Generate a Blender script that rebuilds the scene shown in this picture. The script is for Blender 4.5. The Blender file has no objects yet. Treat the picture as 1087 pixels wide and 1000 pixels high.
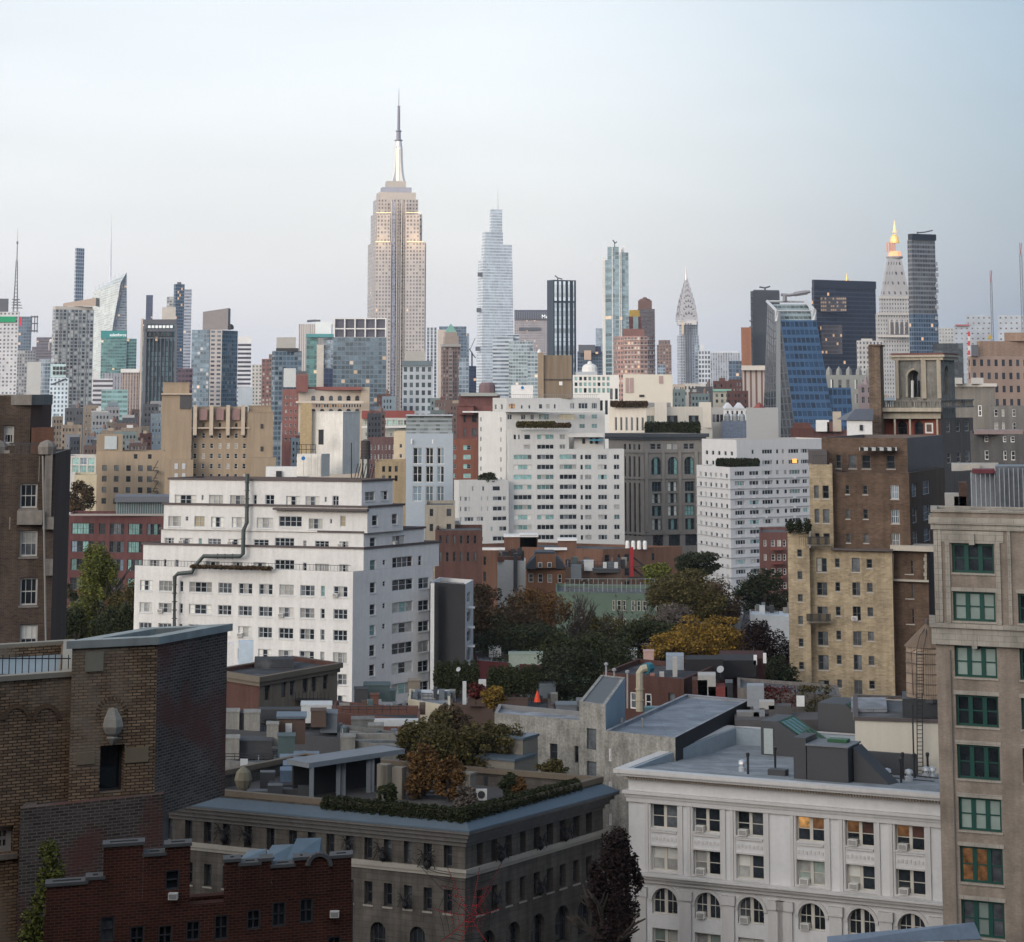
import bpy, math, random
from mathutils import Vector
HAZE = 0.000036
RND = random.Random(11)
scene = bpy.context.scene
COL = scene.collection
rad = math.radians
# ---------------------------------------------------------------- camera
F, H, CX, CZ = 2400.0, 415.0, 543.5, 60.0      # focal length in photo pixels, horizon row, centre column, eye height
cam = bpy.data.cameras.new('camera')
cam_ob = bpy.data.objects.new('camera', cam)
COL.objects.link(cam_ob)
cam_ob.location = (0, 0, CZ)
PITCH = rad(8)                                   # tilted up a little, the frame shifted down
SN, CS = math.sin(PITCH), math.cos(PITCH)
cam_ob.rotation_euler = (rad(90) + PITCH, 0, 0)
cam.sensor_fit = 'HORIZONTAL'
cam.sensor_width = 36
cam.lens = 36 * F * CS / 1087
cam.shift_y = -(500 - (H - F * SN)) / 1087
cam.clip_start = 1
cam.clip_end = 60000
scene.camera = cam_ob
# ---------------------------------------------------------------- world, sun, exposure
scene.view_settings.view_transform = 'Standard'
scene.view_settings.look = 'None'
scene.view_settings.exposure = 0.0
scene.view_settings.gamma = 1
scene.cycles.use_denoising = True
scene.cycles.max_bounces = 6
scene.cycles.diffuse_bounces = 3
scene.cycles.glossy_bounces = 3
scene.cycles.volume_bounces = 1
scene.cycles.transparent_max_bounces = 8
SUN_EL, SUN_AZ = 7.0, 212.0                     # degrees; azimuth clockwise from the viewing direction (+Y)
world = bpy.data.worlds.new("World")
scene.world = world
world.use_nodes = True
nt = world.node_tree
nt.nodes.clear()
def N(t, **kw):
    n = nt.nodes.new(t)
    for k, v in kw.items():
        setattr(n, k, v)
    return n
def L(a, b):
    nt.links.new(a, b)
out = N('ShaderNodeOutputWorld')
sky = N('ShaderNodeTexSky', sky_type='NISHITA', sun_disc=False, sun_elevation=rad(SUN_EL), sun_rotation=rad(SUN_AZ))
sky.air_density = 1.2
sky.dust_density = 2.5
bg1 = N('ShaderNodeBackground')
bg1.inputs[1].default_value = 0.06
L(sky.outputs[0], bg1.inputs[0])
# thin high overcast veil over the clear sky: pale at mid height, bluer low down away from the afterglow
tc = N('ShaderNodeTexCoord')
sep = N('ShaderNodeSeparateXYZ')
L(tc.outputs['Generated'], sep.inputs[0])
ramp = N('ShaderNodeValToRGB')
cr = ramp.color_ramp
stops = [(0.0, (.68, .715, .81)), (.06, (.735, .757, .825)), (.14, (.745, .775, .85)), (.28, (.64, .70, .79)), (.5, (.36, .43, .55)), (1, (.10, .135, .20))]
cr.elements[0].position, cr.elements[0].color = stops[0][0], (*stops[0][1], 1)
cr.elements[1].position, cr.elements[1].color = stops[-1][0], (*stops[-1][1], 1)
for p, c in stops[1:-1]:
    e = cr.elements.new(p)
    e.color = (*c, 1)
L(sep.outputs[2], ramp.inputs[0])
def vdot(v):
    n = N('ShaderNodeVectorMath', operation='DOT_PRODUCT')
    L(tc.outputs['Generated'], n.inputs[0])
    n.inputs[1].default_value = v
    return n.outputs['Value']
def mapr(s, a, b, c=0, d=1):
    n = N('ShaderNodeMapRange', interpolation_type='SMOOTHSTEP')
    n.inputs[1].default_value, n.inputs[2].default_value, n.inputs[3].default_value, n.inputs[4].default_value = a, b, c, d
    L(s, n.inputs[0])
    return n.outputs[0]
def mulv(a, b):
    n = N('ShaderNodeMath', operation='MULTIPLY')
    L(a, n.inputs[0]); L(b, n.inputs[1])
    return n.outputs[0]
east = mapr(vdot((1, 0, 0)), -.03, .36)          # the side of the sky away from the sunset is deeper blue
mix1 = N('ShaderNodeMix', data_type='RGBA')
L(east, mix1.inputs[0])
L(ramp.outputs[0], mix1.inputs[6])
mix1.inputs[7].default_value = (.11, .22, .385, 1)
west = mapr(vdot((-math.sin(rad(32)), -math.cos(rad(32)), 0.1)), -.1, 1.0)
glow = N('ShaderNodeMix', data_type='RGBA', blend_type='ADD')
L(west, glow.inputs[0])
L(mix1.outputs[2], glow.inputs[6])
glow.inputs[7].default_value = (1.75, 1.62, 1.50, 1)
cl = N('ShaderNodeTexNoise')
cl.inputs['Scale'].default_value = 2.2
cl.inputs['Detail'].default_value = 4
cmap = N('ShaderNodeMapping')
cmap.inputs['Scale'].default_value = (1, 1, 5)
L(tc.outputs['Generated'], cmap.inputs[0]); L(cmap.outputs[0], cl.inputs['Vector'])
clr = mapr(cl.outputs[0], .3, .72, .915, 1.045)
veil = N('ShaderNodeVectorMath', operation='SCALE')
L(glow.outputs[2], veil.inputs[0]); L(clr, veil.inputs['Scale'])
bg2 = N('ShaderNodeBackground')
bg2.inputs[1].default_value = 1.06
L(veil.outputs[0], bg2.inputs[0])
mixs = N('ShaderNodeAddShader')
L(bg1.outputs[0], mixs.inputs[0]); L(bg2.outputs[0], mixs.inputs[1])
L(mixs.outputs[0], out.inputs[0])
sun = bpy.data.lights.new('sun', 'SUN')
sun.energy = 0.85
sun.angle = rad(18)
sun.color = (1, .95, .89)
sun_ob = bpy.data.objects.new('sun', sun)
COL.objects.link(sun_ob)
az, el = rad(SUN_AZ), rad(SUN_EL + 9)
sun_ob.rotation_euler = Vector((-math.sin(az) * math.cos(el), -math.cos(az) * math.cos(el), -math.sin(el))).to_track_quat('-Z', 'Y').to_euler()

# ---------------------------------------------------------------- materials
MATS = {}
def newmat(name):
    m = bpy.data.materials.new(name)
    m.use_nodes = True
    global nt
    nt = m.node_tree
    return m, nt.nodes['Principled BSDF']
def ramp2(sock, a, b, c0, c1):
    r = N('ShaderNodeValToRGB')
    r.color_ramp.elements[0].position, r.color_ramp.elements[0].color = a, (*c0, 1)
    r.color_ramp.elements[1].position, r.color_ramp.elements[1].color = b, (*c1, 1)
    L(sock, r.inputs[0])
    return r.outputs[0]
def uvnode(sx=1, sy=1):
    u = N('ShaderNodeUVMap', uv_map='UVMap')
    m = N('ShaderNodeMapping')
    m.inputs['Scale'].default_value = (sx, sy, 1)
    L(u.outputs[0], m.inputs[0])
    return m.outputs[0]
def noise(vec, scale, detail=4, rough=.6):
    n = N('ShaderNodeTexNoise')
    n.inputs['Scale'].default_value = scale
    n.inputs['Detail'].default_value = detail
    n.inputs['Roughness'].default_value = rough
    L(vec, n.inputs['Vector'])
    return n.outputs[0]
def mixc(fac, a, b, mode='MIX'):
    n = N('ShaderNodeMix', data_type='RGBA', blend_type=mode)
    for s, i in ((fac, 0), (a, 6), (b, 7)):
        if isinstance(s, (int, float)):
            n.inputs[i].default_value = s
        elif isinstance(s, tuple):
            n.inputs[i].default_value = (*s, 1)
        else:
            L(s, n.inputs[i])
    return n.outputs[2]
def shade(c, k):
    return tuple(min(1, x * k) for x in c)
def plain(name, c, rough=.8, metal=0, var=.18, scale=.35, streak=0, emit=0, spec=.3):
    """painted, stone or metal surface with soft mottling and, where asked, rain streaks"""
    if name in MATS: return MATS[name]
    m, p = newmat(name)
    uv = uvnode()
    col = ramp2(noise(uv, scale, 6, .7), .3, .7, shade(c, 1 - var), shade(c, 1 + var * .6))
    col = mixc(.35, col, ramp2(noise(uv, scale * 9, 3), .35, .65, shade(c, 1 - var), shade(c, 1 + var * .5)))
    if streak:
        s = ramp2(noise(uvnode(1.7, .16), 1.0, 6, .7), .36, .66, (1 - streak,) * 3, (1, 1, 1))
        col = mixc(1.0, col, s, 'MULTIPLY')
    L(col, p.inputs['Base Color'])
    p.inputs['Roughness'].default_value = rough
    p.inputs['Metallic'].default_value = metal
    p.inputs['Specular IOR Level'].default_value = spec
    if emit:
        p.inputs['Emission Color'].default_value = (*c, 1)
        p.inputs['Emission Strength'].default_value = emit
    MATS[name] = m
    return m
def bricks(name, c1, c2, mortar, bw=.23, bh=.077, streak=.25, bump=.4, mort=.012, patch=None):
    """brickwork in metres along the wall, with weathering"""
    if name in MATS: return MATS[name]
    m, p = newmat(name)
    uv = uvnode()
    b = N('ShaderNodeTexBrick')
    b.inputs['Scale'].default_value = 1
    b.inputs['Brick Width'].default_value = bw
    b.inputs['Row Height'].default_value = bh
    b.inputs['Mortar Size'].default_value = mort
    b.inputs['Mortar Smooth'].default_value = .2
    b.inputs['Bias'].default_value = 0
    b.inputs['Color1'].default_value = (*c1, 1)
    b.inputs['Color2'].default_value = (*c2, 1)
    b.inputs['Mortar'].default_value = (*mortar, 1)
    L(uv, b.inputs['Vector'])
    col = mixc(1.0, b.outputs[0], ramp2(noise(uv, .45, 5), .3, .72, (.62,) * 3, (1.12,) * 3), 'MULTIPLY')
    if patch:
        col = mixc(ramp2(noise(uv, .3, 5), .52, .62, (0,) * 3, (.75,) * 3), col, patch)
    if streak:
        col = mixc(1.0, col, ramp2(noise(uvnode(1.1, .08), 1.0, 5), .4, .62, (1 - streak,) * 3, (1, 1, 1)), 'MULTIPLY')
    L(col, p.inputs['Base Color'])
    p.inputs['Roughness'].default_value = .9
    p.inputs['Specular IOR Level'].default_value = .15
    if bump:
        bp = N('ShaderNodeBump')
        bp.inputs['Strength'].default_value = bump
        bp.inputs['Distance'].default_value = .02
        L(b.outputs['Fac'], bp.inputs['Height'])
        bp.invert = True
        L(bp.outputs[0], p.inputs['Normal'])
    MATS[name] = m
    return m
def farbrick(name, c, var=.3, streak=.2, big=None):
    """brick seen from far off: courses and patches too fine to tell apart"""
    if name in MATS: return MATS[name]
    m, p = newmat(name)
    uv = uvnode()
    a = ramp2(noise(uvnode(2.2, 7), 1.0, 3), .3, .7, shade(c, 1 - var), shade(c, 1 + var * .8))
    b = ramp2(noise(uv, .25, 5), .3, .7, shade(c, 1 - var), shade(big or c, 1.05))
    col = mixc(.5, a, b)
    if streak:
        col = mixc(1.0, col, ramp2(noise(uvnode(.9, .06), 1.0, 5), .4, .62, (1 - streak,) * 3, (1, 1, 1)), 'MULTIPLY')
    L(col, p.inputs['Base Color'])
    p.inputs['Roughness'].default_value = .9
    p.inputs['Specular IOR Level'].default_value = .15
    MATS[name] = m
    return m
def glass(name, c=(.02, .025, .03), rough=.06, var=.5, spec=.6, emit=0, ec=(1, .6, .25), metal=0):
    if name in MATS: return MATS[name]
    m, p = newmat(name)
    uv = uvnode()
    oi = N('ShaderNodeObjectInfo')
    col = ramp2(noise(uv, .9, 2), .3, .7, shade(c, 1 - var), shade(c, 1 + var))
    mr = N('ShaderNodeMapRange')
    mr.inputs[3].default_value, mr.inputs[4].default_value = .55, 1.5
    L(oi.outputs['Random'], mr.inputs[0])
    col = mixc(1.0, col, mr.outputs[0], 'MULTIPLY')
    L(col, p.inputs['Base Color'])
    p.inputs['Roughness'].default_value = rough
    p.inputs['Specular IOR Level'].default_value = spec
    p.inputs['Metallic'].default_value = metal
    if emit:
        e = ramp2(noise(uv, 1.6, 3), .35, .68, shade(ec, .08), ec)
        L(e, p.inputs['Emission Color'])
        p.inputs['Emission Strength'].default_value = emit
    MATS[name] = m
    return m
def facade(name, wall, gl, fw=.6, fh=.55, dark=.62, light=1.6, lit=.007, rough=.12, metal=0, var=.15, blind=None, bl=.2, litk=.8, gr=None):
    """distant facade: UV counts bays and storeys; every bay has its own pane tone, some panes have blinds, a few are lit"""
    if name in MATS: return MATS[name]
    m, p = newmat(name)
    if max(gl) < .4: wall, gl = (wall[0] * .84, wall[1] * .86, wall[2] * .90), shade(gl, .72)
    u = N('ShaderNodeUVMap', uv_map='UVMap')
    fl = N('ShaderNodeVectorMath', operation='FLOOR')
    fr = N('ShaderNodeVectorMath', operation='FRACTION')
    L(u.outputs[0], fl.inputs[0]); L(u.outputs[0], fr.inputs[0])
    s = N('ShaderNodeSeparateXYZ')
    L(fr.outputs[0], s.inputs[0])
    def inside(sock, f):
        a = N('ShaderNodeMath', operation='SUBTRACT'); L(sock, a.inputs[0]); a.inputs[1].default_value = .5
        b = N('ShaderNodeMath', operation='ABSOLUTE'); L(a.outputs[0], b.inputs[0])
        c = N('ShaderNodeMath', operation='LESS_THAN'); L(b.outputs[0], c.inputs[0]); c.inputs[1].default_value = f / 2
        return c.outputs[0]
    mask = mulv(inside(s.outputs[0], fw), inside(s.outputs[1], fh))
    wn = N('ShaderNodeTexWhiteNoise', noise_dimensions='2D')
    L(fl.outputs[0], wn.inputs['Vector'])
    wsep = N('ShaderNodeSeparateColor')
    L(wn.outputs['Color'], wsep.inputs[0])
    g = ramp2(wsep.outputs[0], .1, .95, shade(gl, dark), shade(gl, light))
    g = mixc(1.0, g, ramp2(noise(fl.outputs[0], .23, 2), .35, .65, (.8,) * 3, (1.15,) * 3), 'MULTIPLY')
    if blind:
        t = N('ShaderNodeMath', operation='LESS_THAN'); L(wsep.outputs[1], t.inputs[0]); t.inputs[1].default_value = bl
        g = mixc(t.outputs[0], g, blind)
    w = ramp2(noise(u.outputs[0], .35, 4), .3, .7, shade(wall, 1 - var), shade(wall, 1 + var))
    L(mixc(mask, w, g), p.inputs['Base Color'])
    rr = N('ShaderNodeMapRange'); L(mask, rr.inputs[0]); rr.inputs[3].default_value = .7; rr.inputs[4].default_value = rough
    L(rr.outputs[0], p.inputs['Roughness'])
    if name == 'fac_solar': p.inputs['Specular IOR Level'].default_value = .2
    if metal:
        k = N('ShaderNodeMath', operation='MULTIPLY'); L(mask, k.inputs[0]); k.inputs[1].default_value = metal
        L(k.outputs[0], p.inputs['Metallic'])
    t = N('ShaderNodeMath', operation='GREATER_THAN'); L(wsep.outputs[2], t.inputs[0]); t.inputs[1].default_value = 1 - lit
    es = N('ShaderNodeMath', operation='MULTIPLY'); L(mulv(t.outputs[0], mask), es.inputs[0]); es.inputs[1].default_value = litk
    L(es.outputs[0], p.inputs['Emission Strength'])
    p.inputs['Emission Color'].default_value = (1, .62, .32, 1)
    MATS[name] = m
    return m
def leafmat(name, c, c2, trans=.15):
    if name in MATS: return MATS[name]
    m, p = newmat(name)
    g = N('ShaderNodeNewGeometry')
    col = ramp2(g.outputs['Random Per Island'], .05, .95, c, c2)
    L(col, p.inputs['Base Color'])
    p.inputs['Roughness'].default_value = .75
    p.inputs['Specular IOR Level'].default_value = .2
    MATS[name] = m
    return m

# ---------------------------------------------------------------- photo measurements -> metres
ROW = [430]                                      # the photo row at which columns are being read
class at_row:
    def __init__(s, r): s.r = r
    def __enter__(s): s.o, ROW[0] = ROW[0], s.r
    def __exit__(s, *a): ROW[0] = s.o
def V2(px, Y): return Vector(((px - CX) * Y / (F + (ROW[0] - H) * SN), Y))
def Zp(py, Y): return CZ - (py - H) * CS * Y / (F + (py - H) * SN)
def P3(px, py, Y): return Vector(((px - CX) * Y / (F + (py - H) * SN), Y, Zp(py, Y)))
def Yat(px, a, b):
    """depth at column px of the vertical plane through (px, depth) a and b"""
    t = (px - a[0]) / (b[0] - a[0])
    return 1 / ((1 - t) / a[1] + t / b[1])
def ray_u(a, b, px):
    d = (b - a)
    k = (px - CX) / (F + (ROW[0] - H) * SN)
    return (k * a.y - a.x) / (d.x - k * d.y) * d.length
def backward(a, b, depth):
    """offset to the back corners that keeps the inner end wall edge-on"""
    e = a if a.x > 0 else b if b.x < 0 else Vector((0, 1))
    return e.normalized() * (depth / e.normalized().y)
def footprint(px0, pc, px1, Y, th):
    """plan of a box whose near corner is at column pc, depth Y; the left face recedes at th degrees"""
    c = V2(pc, Y)
    dl = Vector((-math.cos(rad(th)), math.sin(rad(th))))
    dr = Vector((math.sin(rad(th)), math.cos(rad(th))))
    pl = c + dl * abs(ray_u(c, c + dl, px0))
    pr = c + dr * abs(ray_u(c, c + dr, px1))
    return pl, c, pr

# ---------------------------------------------------------------- meshes
class MB:
    def __init__(s): s.v, s.f, s.m, s.uv, s.sm = [], [], [], [], False
    def face(s, pts, m=0, uv=None):
        n = len(s.v)
        s.v += [tuple(p) for p in pts]
        s.f.append(tuple(range(n, n + len(pts))))
        s.m.append(m)
        if uv is None:
            a, b, c = Vector(pts[0]), Vector(pts[1]), Vector(pts[2])
            nr = (b - a).cross(c - a)
            if abs(nr.z) < .7 * nr.length or nr.length == 0:
                t = Vector((-nr.y, nr.x, 0))
                t = t.normalized() if t.length > 1e-9 else Vector((1, 0, 0))
                uv = [(Vector(p).dot(t), p[2]) for p in pts]
            else:
                uv = [(p[0], p[1]) for p in pts]
        s.uv += uv
    def prism(s, poly, z0, z1, m=0, mt=None, bottom=False, top=True, cells=None, taper=None):
        """poly: CCW plan points; cells=(cw,ch): wall UVs count bays and storeys"""
        n = len(poly)
        if taper:
            c = sum((Vector(p) for p in poly), Vector((0, 0))) / n
            up = [c + (Vector(p) - c) * taper for p in poly]
        else:
            up = poly
        for i in range(n):
            a, b, c2, d = poly[i], poly[(i + 1) % n], up[(i + 1) % n], up[i]
            uv = None
            if cells:
                w = (Vector(b) - Vector(a)).length
                nu, nv = max(1, round(w / cells[0])), max(1, round((z1 - z0) / cells[1]))
                k = i * 37
                uv = [(k, 0), (k + nu, 0), (k + nu, nv), (k, nv)]
            s.face([(a[0], a[1], z0), (b[0], b[1], z0), (c2[0], c2[1], z1), (d[0], d[1], z1)], m, uv)
        if top: s.face([(p[0], p[1], z1) for p in up], m if mt is None else mt)
        if bottom: s.face([(p[0], p[1], z0) for p in reversed(poly)], m)
        return s
    def box(s, x0, x1, y0, y1, z0, z1, m=0):
        return s.prism([(x0, y0), (x1, y0), (x1, y1), (x0, y1)], z0, z1, m, bottom=True)
    def obox(s, o, ux, x0, x1, y0, y1, z0, z1, m=0):
        """box in the frame with plan origin o and x axis ux (y axis to its left)"""
        uy = Vector((-ux.y, ux.x))
        q = [o + ux * x + uy * y for x, y in ((x0, y0), (x1, y0), (x1, y1), (x0, y1))]
        return s.prism(q, z0, z1, m, bottom=True)
    def tube(s, pts, r, n=6, m=0, r2=None):
        pts = [Vector(p) for p in pts]
        rings = []
        for i, p in enumerate(pts):
            d = (pts[min(i + 1, len(pts) - 1)] - pts[max(i - 1, 0)]).normalized()
            a = d.cross(Vector((0, 0, 1)))
            if a.length < 1e-3: a = Vector((1, 0, 0))
            a.normalize()
            b = d.cross(a)
            rr = r if r2 is None else r + (r2 - r) * i / (len(pts) - 1)
            rings.append([p + (a * math.cos(2 * math.pi * k / n) + b * math.sin(2 * math.pi * k / n)) * rr for k in range(n)])
        for i in range(len(rings) - 1):
            for k in range(n):
                s.face([rings[i][k], rings[i + 1][k], rings[i + 1][(k + 1) % n], rings[i][(k + 1) % n]], m)
        s.face(rings[0], m); s.face(list(reversed(rings[-1])), m)
        return s
    def lathe(s, c, prof, n=16, m=0, cells=None, ph=0, sq=1):
        """prof: [(radius, z)] from the bottom up round plan point c"""
        def pt(r, z, k):
            a = 2 * math.pi * k / n + ph
            return (c[0] + r * math.cos(a), c[1] + r * math.sin(a) * sq, z)
        for (r0, z0), (r1, z1) in zip(prof, prof[1:]):
            for k in range(n):
                uv = None
                if cells:
                    nv = (z1 - z0) / cells[1]
                    uv = [(k * cells[0], 0), ((k + 1) * cells[0], 0), ((k + 1) * cells[0], nv), (k * cells[0], nv)]
                q = [pt(r0, z0, k), pt(r0, z0, k + 1), pt(r1, z1, k + 1), pt(r1, z1, k)]
                if r1 < 1e-4: q, uv = q[:3], uv and uv[:3]
                elif r0 < 1e-4: q, uv = [q[0], q[2], q[3]], uv and [uv[0], uv[2], uv[3]]
                s.face(q, m, uv)
        if prof[-1][0] > 1e-4: s.face([pt(prof[-1][0], prof[-1][1], k) for k in range(n)], m)
        return s
    def ring(s, poly, out, z0, z1, m=0, inn=.0):
        """a band round the plan, standing `out` proud of it"""
        o, i = offset(poly, out), offset(poly, -inn) if inn else poly
        n = len(poly)
        for k in range(n):
            j = (k + 1) % n
            s.face([(*o[k], z0), (*o[j], z0), (*o[j], z1), (*o[k], z1)], m)
            s.face([(*o[k], z1), (*o[j], z1), (*i[j], z1), (*i[k], z1)], m)
            s.face([(*i[k], z0), (*i[j], z0), (*o[j], z0), (*o[k], z0)], m)
            if inn: s.face([(*i[j], z0), (*i[k], z0), (*i[k], z1), (*i[j], z1)], m)
        return s
    def mesh(s, name, mats, org=(0, 0, 0)):
        me = bpy.data.meshes.new(name)
        ox, oy, oz = org
        me.from_pydata([(a - ox, b - oy, c - oz) for a, b, c in s.v], [], s.f)
        for m in mats if isinstance(mats, (list, tuple)) else [mats]:
            me.materials.append(m)
        me.polygons.foreach_set('material_index', s.m)
        ul = me.uv_layers.new(name='UVMap')
        ul.data.foreach_set('uv', [c for q in s.uv for c in q[:2]])
        me.update()
        return me
    def build(s, name, mats, parent=None, org=None):
        """link as ONE mesh object; its points are world points"""
        if org is None: org = tuple(world_loc(parent)) if parent else (0, 0, 0)
        o = bpy.data.objects.new(name, s.mesh(name, mats, org))
        COL.objects.link(o)
        if parent: o.parent = parent
        else: o.location = org
        return o
def world_loc(o):
    l = Vector(o.location)
    while o.parent:
        o = o.parent
        l = l + Vector(o.location)
    return l
def offset(poly, d):
    n = len(poly)
    res = []
    for i in range(n):
        p0, p1, p2 = Vector(poly[i - 1]), Vector(poly[i]), Vector(poly[(i + 1) % n])
        d1, d2 = (p1 - p0).normalized(), (p2 - p1).normalized()
        n1, n2 = Vector((d1.y, -d1.x)), Vector((d2.y, -d2.x))
        k = n1 + n2
        den = max(.25, 1 + n1.dot(n2))
        res.append(p1 + k * (d / den))
    return [(p.x, p.y) for p in res]
def thing(name, label, cat, loc=(0, 0, 0), group=None, kind=None):
    o = bpy.data.objects.new(name, None)
    o.empty_display_size = 1
    COL.objects.link(o)
    o.location = loc
    o['label'], o['category'] = label, cat
    if group: o['group'] = group
    if kind: o['kind'] = kind
    return o
def tag(o, label, cat, group=None, kind=None):
    o['label'], o['category'] = label, cat
    if group: o['group'] = group
    if kind: o['kind'] = kind
    return o
def structure(o):
    o['kind'] = 'structure'
    return o

# ---------------------------------------------------------------- windows
WMESH = {}
def wmesh(w, h, st, codes):
    """one window: frame bars, sashes and panes. Local: x along the wall, z up, -y outward, origin bottom centre"""
    key = (round(w, 1), round(h, 1), st['id'], codes)
    if key in WMESH: return WMESH[key]
    w, h = max(.3, round(w, 1)), max(.3, round(h, 1))
    mb = MB()
    fw, nx = st.get('fw', .07), st.get('nx', 1)
    mats = [st['frame']]
    def mi(m):
        if m not in mats: mats.append(m)
        return mats.index(m)
    pw = w / nx
    ar = st.get('arch')
    hs = h - w / 2 if ar else h
    def top(x): return hs + math.sqrt(max(0, (w / 2) ** 2 - x * x)) if ar else h
    for i in range(nx):
        c = codes[i % len(codes)]
        g = mi(st['gl'][c[0]])
        x0, x1 = -w / 2 + i * pw, -w / 2 + (i + 1) * pw
        if ar:
            k = 6
            xs = [x0 + (x1 - x0) * q / k for q in range(k + 1)]
            mb.face([(x0, 0, 0), (x1, 0, 0)] + [(x, 0, top(x)) for x in reversed(xs)], g)
        elif len(c) > 1:                       # two sashes with different panes
            g2 = mi(st['gl'][c[1]])
            mb.face([(x0, 0, 0), (x1, 0, 0), (x1, 0, h / 2), (x0, 0, h / 2)], g)
            mb.face([(x0, 0, h / 2), (x1, 0, h / 2), (x1, 0, h), (x0, 0, h)], g2)
        else:
            mb.face([(x0, 0, 0), (x1, 0, 0), (x1, 0, h), (x0, 0, h)], g)
        if st.get('sash', True):
            e = fw * .6
            mb.box(x0 + fw * .5, x1 - fw * .5, -.05, -.004, h * .5 - e / 2, h * .5 + e / 2)
        for q in range(1, st.get('sub', 1)):
            x = x0 + pw * q / st['sub']
            mb.box(x - .02, x + .02, -.035, -.004, fw, top(x) - fw * .5)
    mw = st.get('mw', fw)
    for i in range(nx + 1):
        x = -w / 2 + i * pw
        a = fw if i in (0, nx) else mw
        x0, x1 = (x, x + a) if i == 0 else (x - a, x) if i == nx else (x - a / 2, x + a / 2)
        mb.box(x0, x1, -.08, -.002, 0, hs if ar and i in (0, nx) else top(x))
    mb.box(-w / 2 + fw, w / 2 - fw, -.075, -.003, 0, fw)
    if ar:
        for q in range(12):
            a0, a1 = math.pi * q / 12, math.pi * (q + 1) / 12
            R0, R1 = w / 2, w / 2 - fw
            p = [(R1 * math.cos(a0), R1 * math.sin(a0)), (R0 * math.cos(a0), R0 * math.sin(a0)), (R0 * math.cos(a1), R0 * math.sin(a1)), (R1 * math.cos(a1), R1 * math.sin(a1))]
            mb.face([(x, -.07, hs + z) for x, z in p], 0)
    else:
        mb.box(-w / 2 + fw, w / 2 - fw, -.075, -.003, h - fw, h)
    if st.get('sill'):
        s = mi(st['sill'])
        mb.box(-w / 2 - .08, w / 2 + .08, -st.get('rev', .2) - .08, -.09, -.14, -.02, s)
    if st.get('lintel'):
        s = mi(st['lintel'])
        mb.box(-w / 2 - .12, w / 2 + .12, -st.get('rev', .2) - .05, -st.get('rev', .2) + .03, h + .02, h + .3, s)
    WMESH[key] = (mb.mesh('window', mats), mb, mats)
    return WMESH[key]
def pick(st):
    """pane codes of one window, drawn from the style's list"""
    r = RND.random() * sum(w for w, _ in st['pick'])
    for w, c in st['pick']:
        r -= w
        if r <= 0: return c
    return st['pick'][-1][1]

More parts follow.
